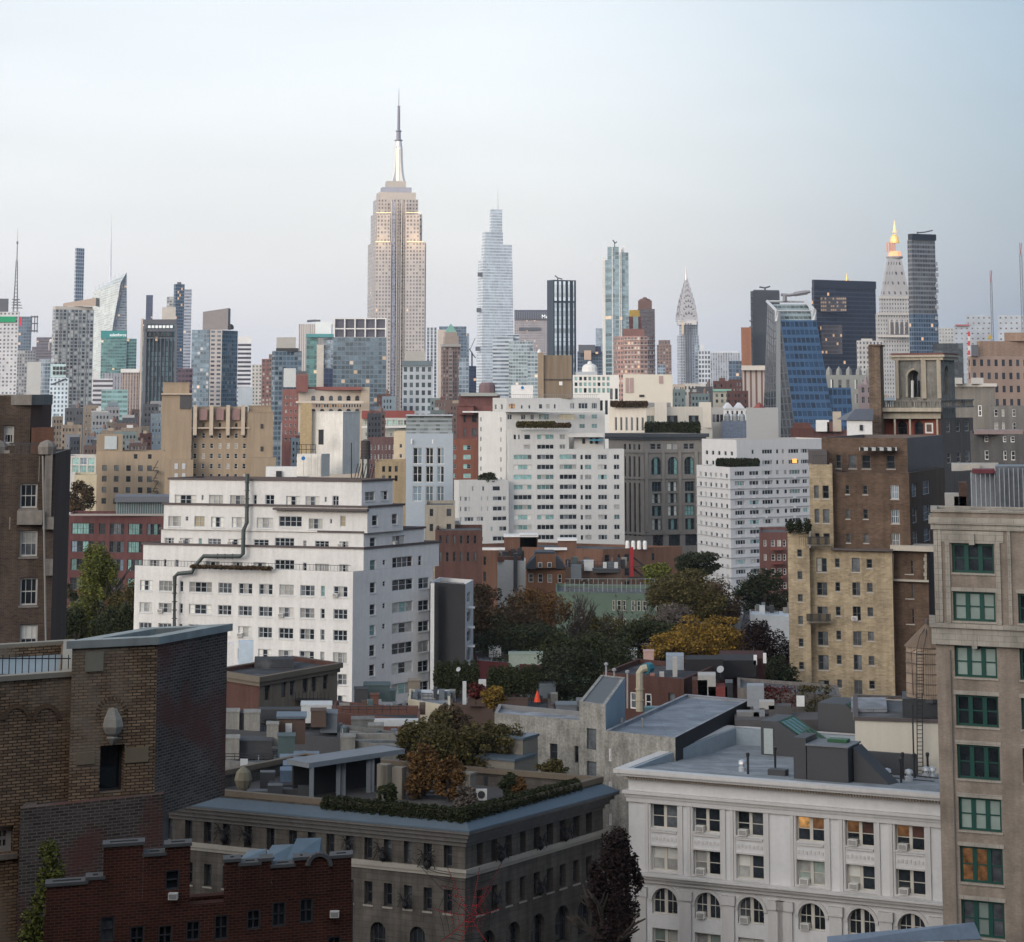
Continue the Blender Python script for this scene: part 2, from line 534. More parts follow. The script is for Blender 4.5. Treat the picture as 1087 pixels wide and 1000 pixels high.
class Bld:
    """a building from its visible corners; windows are cut as holes in its walls"""
    def __init__(s, name, label, pts, top, wall, roof=None, base=0, depth=20, par=.7, cat='building', group=None, ref=None, root=None, closed=False, capm=None, th=None, basez=None, row=None):
        with at_row(row or top + 6):
            if th is not None:
                pl, c, pr = footprint(*pts[0], pts[1], th)
                poly = [pl, c, pr]
            else:
                poly = [V2(*p) for p in pts]
        s.ref = Vector(poly[0 if len(poly) == 2 else 1]) if ref is None else V2(*ref)
        s.nf = len(poly) - 1
        if not closed:
            if len(poly) == 2:
                n = backward(poly[0], poly[1], depth)
                poly += [poly[1] + n, poly[0] + n]
            elif len(poly) == 3:
                poly.append(poly[0] + poly[2] - poly[1])
            else:
                poly += [poly[-1] + Vector((0, depth)), poly[0] + Vector((0, depth))]
        s.poly = poly
        s.z1 = Zp(top, s.ref.y)
        s.z0 = Zp(base, s.ref.y) if base else (basez or 0)
        s.wallm = wall if isinstance(wall, (list, tuple)) else [wall]
        s.roofm, s.par, s.capm = roof or MROOF, par, capm or s.wallm[0]
        s.root = root or thing(name, label, cat, (poly[0].x, poly[0].y, s.z0), group)
        s.holes = [[] for _ in poly]
        s.wins = []
        s.walls = True
    def ab(s, f): return s.poly[f], s.poly[(f + 1) % len(s.poly)]
    def U(s, f, px): return ray_u(*s.ab(f), px)
    def pt(s, f, u, out=0):
        a, b = s.ab(f)
        d = (b - a).normalized()
        return a + d * u + Vector((d.y, -d.x)) * out
    def Zf(s, f, px, py):
        return Zp(py, s.pt(f, s.U(f, px)).y)
    def win(s, f, cols, rows, st, ref=None, skip=(), keep=1.0):
        """cols: (px0, px1) pairs, or (px0, px1, n, share); rows likewise, measured at column ref"""
        r = rows[0]
        with at_row((r[0] + r[1]) / 2 if isinstance(r, (tuple, list)) else (rows[0] + rows[1]) / 2):
            s._win(f, cols, rows, st, ref, skip, keep)
    def _win(s, f, cols, rows, st, ref, skip, keep):
        a, b = s.ab(f)
        Lf = (b - a).length
        if ref is None: ref = cols[0] if not isinstance(cols[0], (tuple, list)) else cols[0][0]
        cs = []
        if isinstance(cols[0], (tuple, list)):
            cs = [(s.U(f, c[0]), s.U(f, c[1])) for c in cols]
        else:
            u0, u1, n, sh = s.U(f, cols[0]), s.U(f, cols[1]), cols[2], cols[3]
            st_ = (u1 - u0) / n
            cs = [(u0 + st_ * (i + .5 - sh / 2), u0 + st_ * (i + .5 + sh / 2)) for i in range(n)]
        if isinstance(rows[0], (tuple, list)):
            rs = [(s.Zf(f, ref, r[1]), s.Zf(f, ref, r[0])) for r in rows]
        else:
            z1, z0, n, sh = s.Zf(f, ref, rows[0]), s.Zf(f, ref, rows[1]), rows[2], rows[3]
            st_ = (z0 - z1) / n
            rs = [(z1 + st_ * (i + .5 + sh / 2), z1 + st_ * (i + .5 - sh / 2)) for i in range(n)]
        for j, (v0, v1) in enumerate(rs):
            for i, (u0, u1) in enumerate(cs):
                if (i, j) in skip or (keep < 1 and RND.random() > keep): continue
                if u0 < .05 or u1 > Lf - .05: continue
                s.hole(f, u0, u1, v0, v1, st)
    def hole(s, f, u0, u1, v0, v1, st, codes=None):
        v0, v1 = max(v0, s.z0 + .05), min(v1, s.z1 - .05)
        w, h = max(.3, round(u1 - u0, 1)), max(.3, round(v1 - v0, 1))
        c = (u0 + u1) / 2
        if v1 - v0 < .2: return
        for (a0, a1, b0, b1, *_r) in s.holes[f]:
            if c - w / 2 < a1 - .01 and c + w / 2 > a0 + .01 and v0 < b1 - .01 and v0 + h > b0 + .01: return
        if v0 + h > s.z1 - .02: v0 = s.z1 - .02 - h
        s.holes[f].append((c - w / 2, c + w / 2, v0, v0 + h, st))
        if not st.get('void'): s.wins.append((f, c, v0, w, h, st, codes or pick(st)))
    def finish(s, cornice=None, limit=100, wname='wall'):
        mb = MB()
        n = len(s.poly)
        for f in range(n):
            a, b = s.ab(f)
            d = (b - a); Lf = d.length; d.normalize()
            nr = Vector((d.y, -d.x))
            mi = min(f, len(s.wallm) - 1) if f < s.nf else 0
            vs = sorted({s.z0, s.z1, *[h[2] for h in s.holes[f]], *[h[3] for h in s.holes[f]]})
            def q(u0, u1, v0, v1, m=mi):
                p0, p1 = a + d * u0, a + d * u1
                mb.face([(p0.x, p0.y, v0), (p1.x, p1.y, v0), (p1.x, p1.y, v1), (p0.x, p0.y, v1)], m)
            for v0, v1 in zip(vs, vs[1:]):
                if v1 - v0 < 1e-5: continue
                x = 0
                for h in sorted([h for h in s.holes[f] if h[2] < v1 - 1e-6 and h[3] > v0 + 1e-6], key=lambda h: h[0]):
                    if h[0] > x: q(x, h[0], v0, v1)
                    x = max(x, h[1])
                if x < Lf: q(x, Lf, v0, v1)
            for (u0, u1, v0, v1, st) in s.holes[f]:
                r = st.get('rev', .2)
                def w3(u, z, k=0):
                    p = a + d * u - nr * (r * k)
                    return (p.x, p.y, z)
                if st.get('arch'):
                    R0, c = (u1 - u0) / 2, (u0 + u1) / 2
                    hs = v1 - R0
                    arc = [(c + R0 * math.cos(math.pi * k / 12), hs + R0 * math.sin(math.pi * k / 12)) for k in range(13)]
                    for k in range(6):
                        mb.face([w3(u1, v1), w3(*arc[k + 1]), w3(*arc[k])], mi)
                        mb.face([w3(u0, v1), w3(*arc[12 - k]), w3(*arc[11 - k])], mi)
                    for k in range(12):
                        mb.face([w3(*arc[k]), w3(*arc[k + 1]), w3(*arc[k + 1], 1), w3(*arc[k], 1)], mi)
                    e = [((u0, v0), (u1, v0)), ((u1, v0), (u1, hs)), ((u0, hs), (u0, v0))]
                else:
                    e = [((u0, v0), (u1, v0)), ((u1, v0), (u1, v1)), ((u1, v1), (u0, v1)), ((u0, v1), (u0, v0))]
                for p, q2 in e:
                    mb.face([w3(*p), w3(*q2), w3(*q2, 1), w3(*p, 1)], mi)
                if st.get('void'):
                    mb.face([w3(u0, v0, 1), w3(u1, v0, 1), w3(u1, v1, 1), w3(u0, v1, 1)], mi)
        zr = s.z1 - s.par
        t = .3
        inn = offset(s.poly, -t)
        rf = MB()
        rf.face([(*p, zr) for p in inn], 0)
        if s.par > 0:
            for k in range(n):
                j = (k + 1) % n
                mb.face([(*s.poly[k], s.z1), (*s.poly[j], s.z1), (*inn[j], s.z1), (*inn[k], s.z1)], len(s.wallm))
                mb.face([(*inn[j], zr), (*inn[k], zr), (*inn[k], s.z1), (*inn[j], s.z1)], len(s.wallm))
        mb.build(wname, s.wallm + [s.capm], s.root)
        rf.build('roof', s.roofm, s.root)
        if cornice:
            cm = MB()
            for (o, z0, z1) in cornice[1]:
                cm.ring(s.poly, o, s.z1 + z0, s.z1 + z1)
            cm.build('cornice', cornice[0], s.root)
        rl = world_loc(s.root)
        ws = sorted(s.wins, key=lambda w: (-round(w[3] * w[4]), -w[2]))
        rest, rmats = MB(), []
        for i, (f, c, v0, w, h, st, codes) in enumerate(ws):
            a, b = s.ab(f)
            d = (b - a).normalized()
            r = st.get('rev', .2)
            p = s.pt(f, c, -r + .001)
            me, wm, mats = wmesh(w, h, st, codes)
            if i < limit:
                o = bpy.data.objects.new('window', me)
                COL.objects.link(o)
                o.parent = s.root
                o.location = (p.x - rl.x, p.y - rl.y, v0 - rl.z)
                o.rotation_euler = (0, 0, math.atan2(d.y, d.x))
                if st.get('ac') and RND.random() < st['ac']:
                    aircon(o, w, h, st)
            else:
                n0 = len(rest.v)
                rest.v += [(p.x + d.x * x - d.y * y, p.y + d.y * x + d.x * y, v0 + z) for x, y, z in wm.v]
                rest.f += [tuple(k + n0 for k in q) for q in wm.f]
                idx = []
                for m in mats:
                    if m not in rmats: rmats.append(m)
                    idx.append(rmats.index(m))
                rest.m += [idx[k] for k in wm.m]
                rest.uv += wm.uv
        if rest.f:
            o = rest.build('window', rmats, s.root)
            o['kind'] = 'stuff'
        return s
ACM = {}
def aircon(win, w, h, st):
    """a window air conditioner sitting on the sill"""
    if 'me' not in ACM:
        mb = MB()
        mb.box(-.36, .36, -.62, -.06, .03, .5, 0)
        mb.box(-.29, .29, -.63, -.615, .1, .43, 1)
        for k in range(5):
            z = .13 + k * .06
            mb.box(-.28, .28, -.64, -.632, z, z + .025, 0)
        ACM['me'] = mb.mesh('air_conditioner', [plain('ac_white', (.62, .61, .58), .5), plain('ac_grille', (.06, .06, .065), .6)])
    o = bpy.data.objects.new('air_conditioner', ACM['me'])
    COL.objects.link(o)
    o.parent = win
    nx = st.get('nx', 1)
    o.location = (-w / 2 + w / nx * .5 if nx > 1 else 0, 0, .0)
def block(root, name, px0, px1, pt, pb, Y, d, mat, pc=None, th=25, roof=None, par=0, zb=None):
    """a box part: front from column px0 to px1 (near corner pc if two sides show), rows pt to pb, depth d"""
    with at_row((pt + min(pb or pt + 30, pt + 200)) / 2):
        if pc is None:
            a, b = V2(px0, Y), V2(px1, Y)
            if isinstance(th, tuple): a, b = V2(px0, th[0]), V2(px1, th[1])
            n = backward(a, b, d)
            poly = [a, b, b + n, a + n]
        else:
            pl, c, pr = footprint(px0, pc, px1, Y, th)
            poly = [pl, c, pr, pl + pr - c]
    mb = MB()
    z1 = Zp(pt, Y)
    z0 = Zp(pb, Y) if zb is None else zb
    mb.prism(poly, z0, z1, 0, 1 if roof else None)
    if par:
        mb.ring(poly, par, z1 - par * 2, z1 + .004, 1 if roof else 0)
    return mb.build(name, [mat, roof] if roof else mat, root)
# ================================================================ ground, haze, far skyline
def membrane(name, c, patch):
    return bricks(name, c, shade(c, .85), shade(c, .55), 9, 1.05, 0, .1, .03, patch)
MROOF = membrane('roof_grey', (.13, .137, .145), (.06, .062, .066))
MROOFD = membrane('roof_dark', (.06, .064, .072), (.10, .104, .11))
MROOFL = membrane('roof_silver', (.30, .32, .35), (.15, .16, .17))
STEELD = plain('dark_steel', (.05, .055, .06), .5)
STEELL = plain('pale_steel', (.55, .58, .62), .4, .3)
g = MB()
g.face([(-14000, -3000, 0), (14000, -3000, 0), (14000, 16000, 0), (-14000, 16000, 0)], 0)
structure(g.build('ground', plain('asphalt', (.055, .056, .06), .9, scale=.05)))

def tower(name, label, pieces, cat='skyscraper', group=None):
    p = pieces[0]
    root = thing(name, label, cat, (*V2(p[1], p[6]), 0), group)
    for q in pieces:
        piece(root, *q)
    return root
def piece(root, part, px0, pc, px1, pt, pb, Y, mat, cells=(3.0, 3.6), th=30, d=None, taper=None, roof=None):
    """pc None: one face, square on; else the near corner's column"""
    with at_row((pt + min(pb or pt + 60, pt + 120)) / 2):
        if pc is None:
            a, b = V2(px0, Y), V2(px1, Y)
            dd = d or (b - a).length
            nb = backward(a, b, dd)
            poly = [a, b, b + nb, a + nb]
        else:
            pl, c, pr = footprint(px0, pc, px1, Y, th)
            poly = [pl, c, pr, pl + pr - c]
    mb = MB()
    mb.prism(poly, 0 if pb is None else Zp(pb, Y), Zp(pt, Y), 0, 1, cells=cells, taper=taper)
    return mb.build(part, [mat, roof or MROOF], root)
def spire(root, part, px, prof, Y, mat, n=8, sq=1, ph=0):
    """lathe part from (pixel half width, pixel row) pairs, bottom up"""
    with at_row(prof[len(prof) // 2][1]): c = V2(px, Y)
    return MB().lathe(c, [(r / F * Y, Zp(py, Y)) for r, py in prof], n, 0, ph=ph).build(part, mat, root)

FA = dict(
 white=facade('fac_white', (.62, .62, .62), (.16, .18, .20), .5, .5, blind=(.5, .5, .5)),
 gray=facade('fac_gray', (.30, .31, .32), (.10, .13, .16), .62, .6, blind=(.42, .43, .42), bl=.3),
 slab=facade('fac_slab', (.34, .35, .36), (.12, .15, .18), .8, .55, blind=(.45, .46, .45), bl=.35),
 blue=facade('fac_blue', (.14, .18, .23), (.07, .12, .18), .82, .7, rough=.15, metal=.35, lit=.03),
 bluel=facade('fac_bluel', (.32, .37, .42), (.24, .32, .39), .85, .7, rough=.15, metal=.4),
 teal=facade('fac_teal', (.13, .25, .25), (.08, .20, .21), .92, .66, rough=.15, metal=.4, lit=.03),
 pale=facade('fac_pale', (.62, .66, .70), (.50, .56, .61), .92, .66, dark=.85, light=1.2, rough=.2, metal=.3, lit=0),
 dark=facade('fac_dark', (.045, .05, .055), (.05, .07, .085), .8, .75, rough=.15, metal=.4, lit=.01),
 navy=facade('fac_navy', (.03, .045, .09), (.02, .04, .10), .9, .8, rough=.15, metal=.3, lit=.01),
 beige=facade('fac_beige', (.42, .36, .31), (.12, .13, .14), .45, .55, blind=(.4, .38, .34)),
 tan=facade('fac_tan', (.27, .215, .165), (.05, .06, .07), .4, .5, lit=.03),
 brown=facade('fac_brown', (.24, .16, .135), (.09, .10, .11), .5, .5, blind=(.4, .38, .35)),
 red=facade('fac_red', (.21, .10, .085), (.07, .08, .09), .5, .5, blind=(.4, .38, .35), bl=.3),
 cream=facade('fac_cream', (.56, .53, .47), (.12, .13, .14), .45, .5),
 lime=facade('fac_lime', (.50, .46, .43), (.17, .165, .175), .52, .55, dark=.7, light=1.6, blind=(.42, .38, .34), bl=.15, lit=.005),
 stripe=facade('fac_stripe', (.66, .66, .68), (.05, .055, .08), 1.0, .5, dark=.8, light=1.3, lit=0),
 vert=facade('fac_vert', (.60, .64, .68), (.08, .11, .14), .55, .86, lit=0),
 hotel=facade('fac_hotel', (.15, .19, .22), (.10, .155, .20), .84, .74, rough=.15, metal=.3, lit=.05, litk=.5),
 chrys=facade('fac_chrys', (.50, .52, .55), (.20, .22, .25), .5, .6, lit=0),
 marble=facade('fac_marble', (.50, .485, .46), (.12, .12, .13), .35, .45, lit=.004),
)
GOLD = plain('gilding', (.75, .42, .12), .35, .6, emit=0)
GLOW = plain('lamp_glow', (1, .55, .25), .5, emit=1.1)
GLOWS = plain('flood_glow', (1, .72, .42), .5, emit=.8)
SILV = plain('silver_cladding', (.60, .63, .66), .4, .4)
CONC = plain('concrete_far', (.38, .37, .35), .85)
TANF = plain('tan_far', (.36, .30, .24), .9)
WHT = plain('white_far', (.68, .68, .67), .8)
BLK = plain('black_far', (.03, .032, .036), .5)
SLATE = plain('slate_far', (.10, .11, .13), .6)
COPP = plain('copper_green', (.22, .42, .36), .8)

# --- left edge cluster
t = tower('white_tower', 'white tower with rows of small windows and a green band at its top', [
  ('shaft', -14, None, 19, 331, None, 2400, FA['white'], (4, 4)), ('penthouse', -12, None, 9, 317, 331, 2410, SLATE)])
MB().prism([V2(-10, 2398), V2(14, 2398), V2(14, 2399), V2(-10, 2399)], Zp(342, 2398), Zp(336, 2398)).build('green_band', plain('green_band', (.02, .30, .14)), t)
MB().prism([V2(18, 2397), V2(20, 2397), V2(20, 2398), V2(18, 2398)], Zp(346, 2398), Zp(337, 2398)).build('red_panel', plain('red_panel', (.6, .05, .08)), t)
t = tower('mast_tower', 'dark lattice broadcast mast with platforms at the far left of the skyline', [('base', 2, None, 20, 331, None, 3500, FA['gray'])], 'mast')
m = MB()
c = V2(12, 3500); k = 3500 / F
for a in range(4):
    sx, sy = (1, 1, -1, -1)[a], (1, -1, -1, 1)[a]
    m.tube([(c.x + sx * 2.2 * k, 3508 + sy * 3, Zp(331, 3500)), (c.x + sx * 1.2 * k, 3508 + sy * 1.6, Zp(300, 3500)), (c.x + sx * .7 * k, 3508 + sy, Zp(276, 3500))], .35 * k, 5)
for i in range(14):
    z = Zp(331 - i * 4, 3500); r = (2.1 - i * .11) * k
    m.box(c.x - r, c.x + r, 3508 - r, 3508 + r, z, z + .8)
m.lathe((c.x, 3508), [(.55 * k, Zp(276, 3500)), (.5 * k, Zp(262, 3500)), (.22 * k, Zp(258, 3500)), (.1 * k, Zp(241, 3500))], 6)
m.lathe((c.x, 3508), [(1.0 * k, Zp(259, 3500)), (1.0 * k, Zp(256, 3500))], 6)
m.build('mast', plain('mast_steel', (.16, .16, .18), .6), t)
m = MB()
for i in range(4):
    z = Zp(327 - i * 3, 3500)
    m.box(c.x - 3.4 * k, c.x + (6.5 - i) * k, 3503, 3516, z, z + 1)
m.build('platform', plain('mast_steel', (.16, .16, .18)), t)
t = tower('billboard_tower', 'dark blue grey tower with a framed billboard on its roof edge', [
  ('shaft', 19, None, 33, 336, None, 2550, FA['blue']), ('lower_block', 17, None, 37, 372, None, 2540, FA['gray'])])
m = MB()
for z0, z1 in ((352, 350.5), (344, 342.8), (337, 335.6)):
    m.box(V2(30, 2545).x, V2(37.5, 2545).x, 2545, 2547, Zp(z0, 2545), Zp(z1, 2545))
for x in (30.5, 33.8, 36.6):
    m.box(V2(x, 2546).x, V2(x + .7, 2546).x, 2545.4, 2547.3, Zp(353, 2545), Zp(335, 2545))
m.build('billboard_frame', SLATE, t)
tower('office_block', 'dull purple grey office slab with a lower wing beside the domed roof', [
  ('shaft', 38, None, 60, 358, None, 2900, facade('fac_purp', (.14, .13, .16), (.07, .07, .10), .9, .45, lit=.01)), ('wing', 33, None, 56, 368, None, 2880, MATS['fac_purp'])])
d = thing('radar_dome', 'small white ball shaped dome above the purple grey slab', 'dome', (*V2(52.5, 2850), 0))
spire(d, 'pedestal', 52.5, [(1, 372), (1, 363)], 2850, CONC)
MB().lathe(V2(52.5, 2850), [(2.2 * math.cos(a) * 1.18 , Zp(362, 2850) + 2.6 * math.sin(a)) for a in [i * .26 - 1.3 for i in range(11)]], 12).build('ball', WHT, d)
tower('pale_block', 'plain pale grey block below the billboard tower', [('shaft', 28, None, 43, 384, None, 2100, plain('pale_grey_wall', (.46, .47, .46), .85, var=.1))])
tower('pale_blue_block', 'pale blue glass block between the plain grey block and the big grid tower', [('shaft', 41, None, 53, 381, None, 2150, FA['bluel'])])
# --- slim tower, grid tower, crystal tower
t = tower('slim_tower', 'very slim square tower with a white window grid rising behind the grid apartment tower', [
  ('shaft', 79, 80.3, 89, 263, None, 4400, facade('fac_432', (.62, .64, .68), (.07, .11, .18), .66, .66, lit=0), (6, 7))])
piece(t, 'open_floor', 79.4, 80.6, 88.6, 303.9, 305.1, 4402, BLK)
t = tower('apartment_tower', 'big grey grid apartment tower with tan sloped penthouse', [
  ('shaft', 55, 58, 99, 328, None, 1950, facade('fac_grid', (.40, .41, .40), (.06, .08, .10), .66, .66, dark=.5, light=2.2, blind=(.52, .55, .54), bl=.3), (3.4, 3.0), 65),
  ('cap', 56, 59, 98.5, 325, 328, 1951, plain('cap_stone', (.52, .47, .42)), (3, 3), 65)])
m = MB()
a, b = V2(64, 1958), V2(99, 1958)
m.face([(*a, Zp(325, 1958)), (*b, Zp(325, 1958)), (*b, Zp(316, 1958)), (*a, Zp(322, 1958))])
m.face([(*a, Zp(322, 1958)), (*b, Zp(316, 1958)), (b.x, b.y + 18, Zp(316, 1958)), (a.x, a.y + 18, Zp(322, 1958))])
m.face([(a.x, a.y + 18, Zp(325, 1958)), (*a, Zp(325, 1958)), (*a, Zp(322, 1958)), (a.x, a.y + 18, Zp(322, 1958))])
m.face([(*b, Zp(325, 1958)), (b.x, b.y + 18, Zp(325, 1958)), (b.x, b.y + 18, Zp(316, 1958)), (*b, Zp(316, 1958))])
m.build('penthouse', plain('penthouse_tan', (.44, .36, .30)), t)
for x in (63.5, 71, 77.5, 84, 92):
    piece(t, 'pier', x, None, x + 1.1, 329, None, 1948.5, SLATE, d=1.2)
t = thing('crystal_tower', 'faceted pale glass tower with slanted top and white needle spire', 'skyscraper', (*V2(98, 3500), 0))
Y = 3500
A0, B0, C0, D0 = (*V2(97.5, Y + 25), 0), (*V2(101, Y), 0), (*V2(136, Y + 20), 0), (*V2(118, Y + 60), 0)
A1, B1, C1, D1 = P3(98.2, 310, Y + 27), P3(128, 300, Y + 4), P3(134.5, 289, Y + 22), P3(117, 305, Y + 58)
m = MB()
def nuv(q, nu, nv): return [(0, 0), (nu, 0), (nu, nv), (0, nv)]
m.face([A0, B0, B1, A1], 0, nuv(0, 14, 60))
m.face([B0, C0, C1, B1], 1, nuv(0, 14, 60))
m.face([C0, D0, D1, C1], 1, nuv(0, 14, 60)); m.face([D0, A0, A1, D1], 0, nuv(0, 14, 60))
m.face([A1, B1, C1, D1], 0, nuv(0, 3, 3))
m.build('shaft', [facade('fac_crys', (.56, .60, .60), (.48, .54, .54), .94, .7, dark=.85, light=1.12, rough=.2, lit=0), facade('fac_crys2', (.40, .43, .46), (.26, .29, .33), .9, .6, rough=.2, lit=.03)], t)
spire(t, 'needle', 117.6, [(1.5, 306), (1.25, 290), (.8, 265), (.45, 246), (.2, 228)], Y + 30, plain('needle_white', (.66, .69, .76), .4))
m = MB()
for i in range(7):
    m.tube([P3(101 + i * 4.2, 309 - i * 2.2, Y + 14), P3(101 + i * 4.2, 304 - i * 2.4, Y + 14)], .5, 4)
m.build('parapet_fin', plain('needle_white', (.66, .69, .76)), t)
# --- green sign tower
t = tower('green_glass_tower', 'teal green glass office tower with white lettering at its top corner', [
  ('shaft', 107, None, 134, 351, None, 2900, FA['teal'], (3, 3.9)), ('wing', 134, None, 144.5, 359.5, None, 2904, FA['teal'], (3, 3.9)),
  ('sign_band', 107, None, 134, 351, 359, 2899, plain('sign_green', (.02, .22, .22), .4), (3, 3), 30, 1.0)])
def lettering(root, text, px, py, Y, h, mat, name='lettering', rz=0):
    cu = bpy.data.curves.new(name, 'FONT')
    cu.body, cu.size, cu.extrude, cu.align_x = text, h, .15, 'CENTER'
    tmp = bpy.data.objects.new('tmp', cu)
    COL.objects.link(tmp)
    me = bpy.data.meshes.new_from_object(tmp.evaluated_get(bpy.context.evaluated_depsgraph_get()))
    bpy.data.objects.remove(tmp)
    o = bpy.data.objects.new(name, me)
    me.materials.append(mat)
    COL.objects.link(o)
    o.parent = root
    o.location = P3(px, py, Y) - world_loc(root)
    o.rotation_euler = (rad(90), 0, rz)
SIGNW = plain('sign_white', (.85, .87, .88), .5, var=.02, emit=.5)
lettering(t, 'salesforce', 125.3, 357, 2897.5, 5.4, SIGNW)
tower('brown_striped_block', 'brown stone office block with tall vertical window strips', [('shaft', 129, None, 147, 395, None, 2300, facade('fac_bstr', (.40, .31, .26), (.14, .13, .14), .45, .9, lit=0)),
  ('cornice', 128, None, 148, 391.5, 395.5, 2298, WHT), ('blue_side', 146, None, 151, 394, None, 2310, FA['navy'])])
tower('white_slab', 'white slab with wide ribbon windows under the green glass tower', [('shaft', 98, None, 119, 402, None, 2150, FA['stripe'], (4, 4.4)), ('upper', 99, None, 104, 395, 402, 2155, WHT)])
tower('grey_ribbed_block', 'grey ribbed office block right below the green glass tower', [('shaft', 108, None, 130, 396, None, 2450, facade('fac_rib', (.33, .34, .38), (.20, .22, .26), .5, .95, lit=0))])
tower('sea_green_block', 'low sea green glass block with pale floor bands', [('shaft', 107, None, 135, 413.5, None, 1700, facade('fac_sea', (.25, .42, .42), (.13, .27, .28), .92, .5, lit=0), (4, 3.6))])
t = tower('crowned_block', 'pale blue white block with a stepped crown of square openings', [('shaft', 52, None, 72, 401, None, 1850, facade('fac_cblue', (.62, .72, .76), (.10, .15, .20), .5, .55), (3.1, 3.6)),
  ('crown', 53.5, None, 70, 386.5, 400.6, 1852, plain('crown_blue', (.45, .60, .62), .7))])
m = MB()
for i in range(4):
    x = 55 + i * 3.7
    for z in (389, 394):
        m.box(V2(x, 1851).x, V2(x + 2.6, 1851).x, 1851.2, 1851.9, Zp(z + 3.6, 1851), Zp(z, 1851))
m.build('opening', BLK, t)
MB().tube([P3(55, 408, 1849), P3(70, 402, 1849)], .5, 4).build('crown_rail', SLATE, t)
# --- dark framed tower and the slabs behind it
t = tower('dark_framed_tower', 'dark framed glass tower with a row of lit panels across its top', [
  ('shaft', 151, 152.5, 187, 341, None, 1500, facade('fac_dframe', (.06, .08, .09), (.20, .30, .33), .62, .8, rough=.15, metal=.3, lit=.015), (2.6, 3.3), 60),
  ('edge_wall', 149, None, 152, 338, None, 1508, plain('edge_beige', (.52, .45, .40)), (3, 3), 30, 12)])
for x0, x1, y0, y1 in ((151.6, 187.2, 339, 344.5), (151.6, 154.5, 344.4, 470), (184.5, 187.2, 344.4, 470), (154.5, 184.5, 349, 352), (154.5, 184.5, 358, 359.4)):
    piece(t, 'frame', x0, None, x1, y0, y1, 1497, SLATE, (9, 9), 30, 1.5)
for i in range(7):
    piece(t, 'lit_panel', 157 + i * 3.9, None, 160 + i * 3.9, 345.4, 348.2, 1496.4, plain('panel_lit', (.7, .75, .75), emit=.25), (9, 9), 30, .4)
for i in range(6):
    piece(t, 'vent_opening', 158 + i * 4.2, None, 160.8 + i * 4.2, 353, 357, 1496.4, BLK, (9, 9), 30, .4)
for i in range(7):
    piece(t, 'pier', 157.2 + i * 4, None, 157.9 + i * 4, 359.5, 470, 1496.6, SLATE, (9, 9), 30, .8)
tower('navy_pillar', 'narrow navy blue pillar tower peeking over the dark framed tower', [('shaft', 154.5, None, 161.8, 313.2, None, 4200, FA['navy'])])
t = tower('stepped_glass_tower', 'tall blue grey glass tower stepping up in slabs behind a beige box', [
  ('shaft', 184, 186, 195.5, 301.5, None, 2700, FA['blue'], (2.5, 3.8), 60), ('right_slab', 195, None, 203, 307, None, 2704, facade('fac_sband', (.36, .40, .46), (.14, .18, .24), 1, .5, lit=.01), (3, 3.8)), ('left_slab', 176.5, None, 185, 315, None, 2712, FA['slab'], (3, 3.8)),
  ('penthouse', 188, None, 192.5, 299.5, 302, 2708, SLATE)])
tower('beige_box_tower', 'plain beige topped block directly left of the stepped glass tower', [('shaft', 171.5, None, 186, 326, None, 2000, plain('beige_box', (.50, .47, .43), .85))])
tower('plum_block', 'low plum coloured block at the foot of the stepped glass tower', [('shaft', 188, None, 204, 391, None, 1600, facade('fac_plum', (.12, .075, .10), (.07, .06, .08), .8, .5))])
t = tower('glass_spine_tower', 'blue glass tower with a beige central spine and a grey slanted box on top', [
  ('shaft', 203, 222, 252, 350, None, 1650, facade('fac_spine', (.17, .22, .26), (.14, .21, .27), .85, .66, rough=.15, metal=.35, lit=.012, blind=(.35, .38, .4), bl=.12), (2.7, 3.1), 25),
  ('spine', 222.6, None, 235.4, 350, None, 1646, facade('fac_spine2', (.50, .45, .41), (.12, .15, .19), .62, .5, lit=0), (4.2, 3.1), 30, 5)])
m = MB()
a, b = V2(213.5, 1655), V2(240.5, 1655)
for (p, q) in ((a, b),):
    m.face([(*p, Zp(350, 1655)), (*q, Zp(350, 1655)), (*q, Zp(327, 1655)), (*p, Zp(331, 1655))])
    m.face([(*p, Zp(331, 1655)), (*q, Zp(327, 1655)), (q.x, q.y + 14, Zp(327, 1655)), (p.x, p.y + 14, Zp(331, 1655))])
    m.face([(*q, Zp(350, 1655)), (q.x, q.y + 14, Zp(350, 1655)), (q.x, q.y + 14, Zp(327, 1655)), (*q, Zp(327, 1655))])
    m.face([(p.x, p.y + 14, Zp(350, 1655)), (*p, Zp(350, 1655)), (*p, Zp(331, 1655)), (p.x, p.y + 14, Zp(331, 1655))])
m.build('plant_box', plain('plant_grey', (.26, .24, .24)), t)
MB().lathe(V2(243.5, 1656), [(.1, Zp(350, 1655)), (2.2, Zp(349.5, 1655)), (2.2, Zp(346, 1655)), (.8, Zp(344, 1655))], 12).build('cooling_tank', BLK, t)
tower('banded_tower', 'white tower with dark horizontal window bands', [('shaft', 252, None, 266.3, 364, None, 2300, FA['stripe'], (4, 4.3)), ('cap', 252, None, 266.3, 357.4, 364, 2301, WHT), ('low_front', 252, None, 268, 411, None, 1800, plain('pale_blue_wall', (.42, .48, .53)))])
tower('cream_slab', 'small cream apartment slab in the gap beside the banded tower', [('shaft', 267, None, 278, 387, None, 2200, FA['cream'])])
tower('red_brown_tower', 'slim red brown tower squeezed left of the glass corner tower', [('shaft', 277.5, None, 286, 381, None, 1900, FA['red']), ('side', 285, None, 292, 376, None, 1925, FA['brown'])])
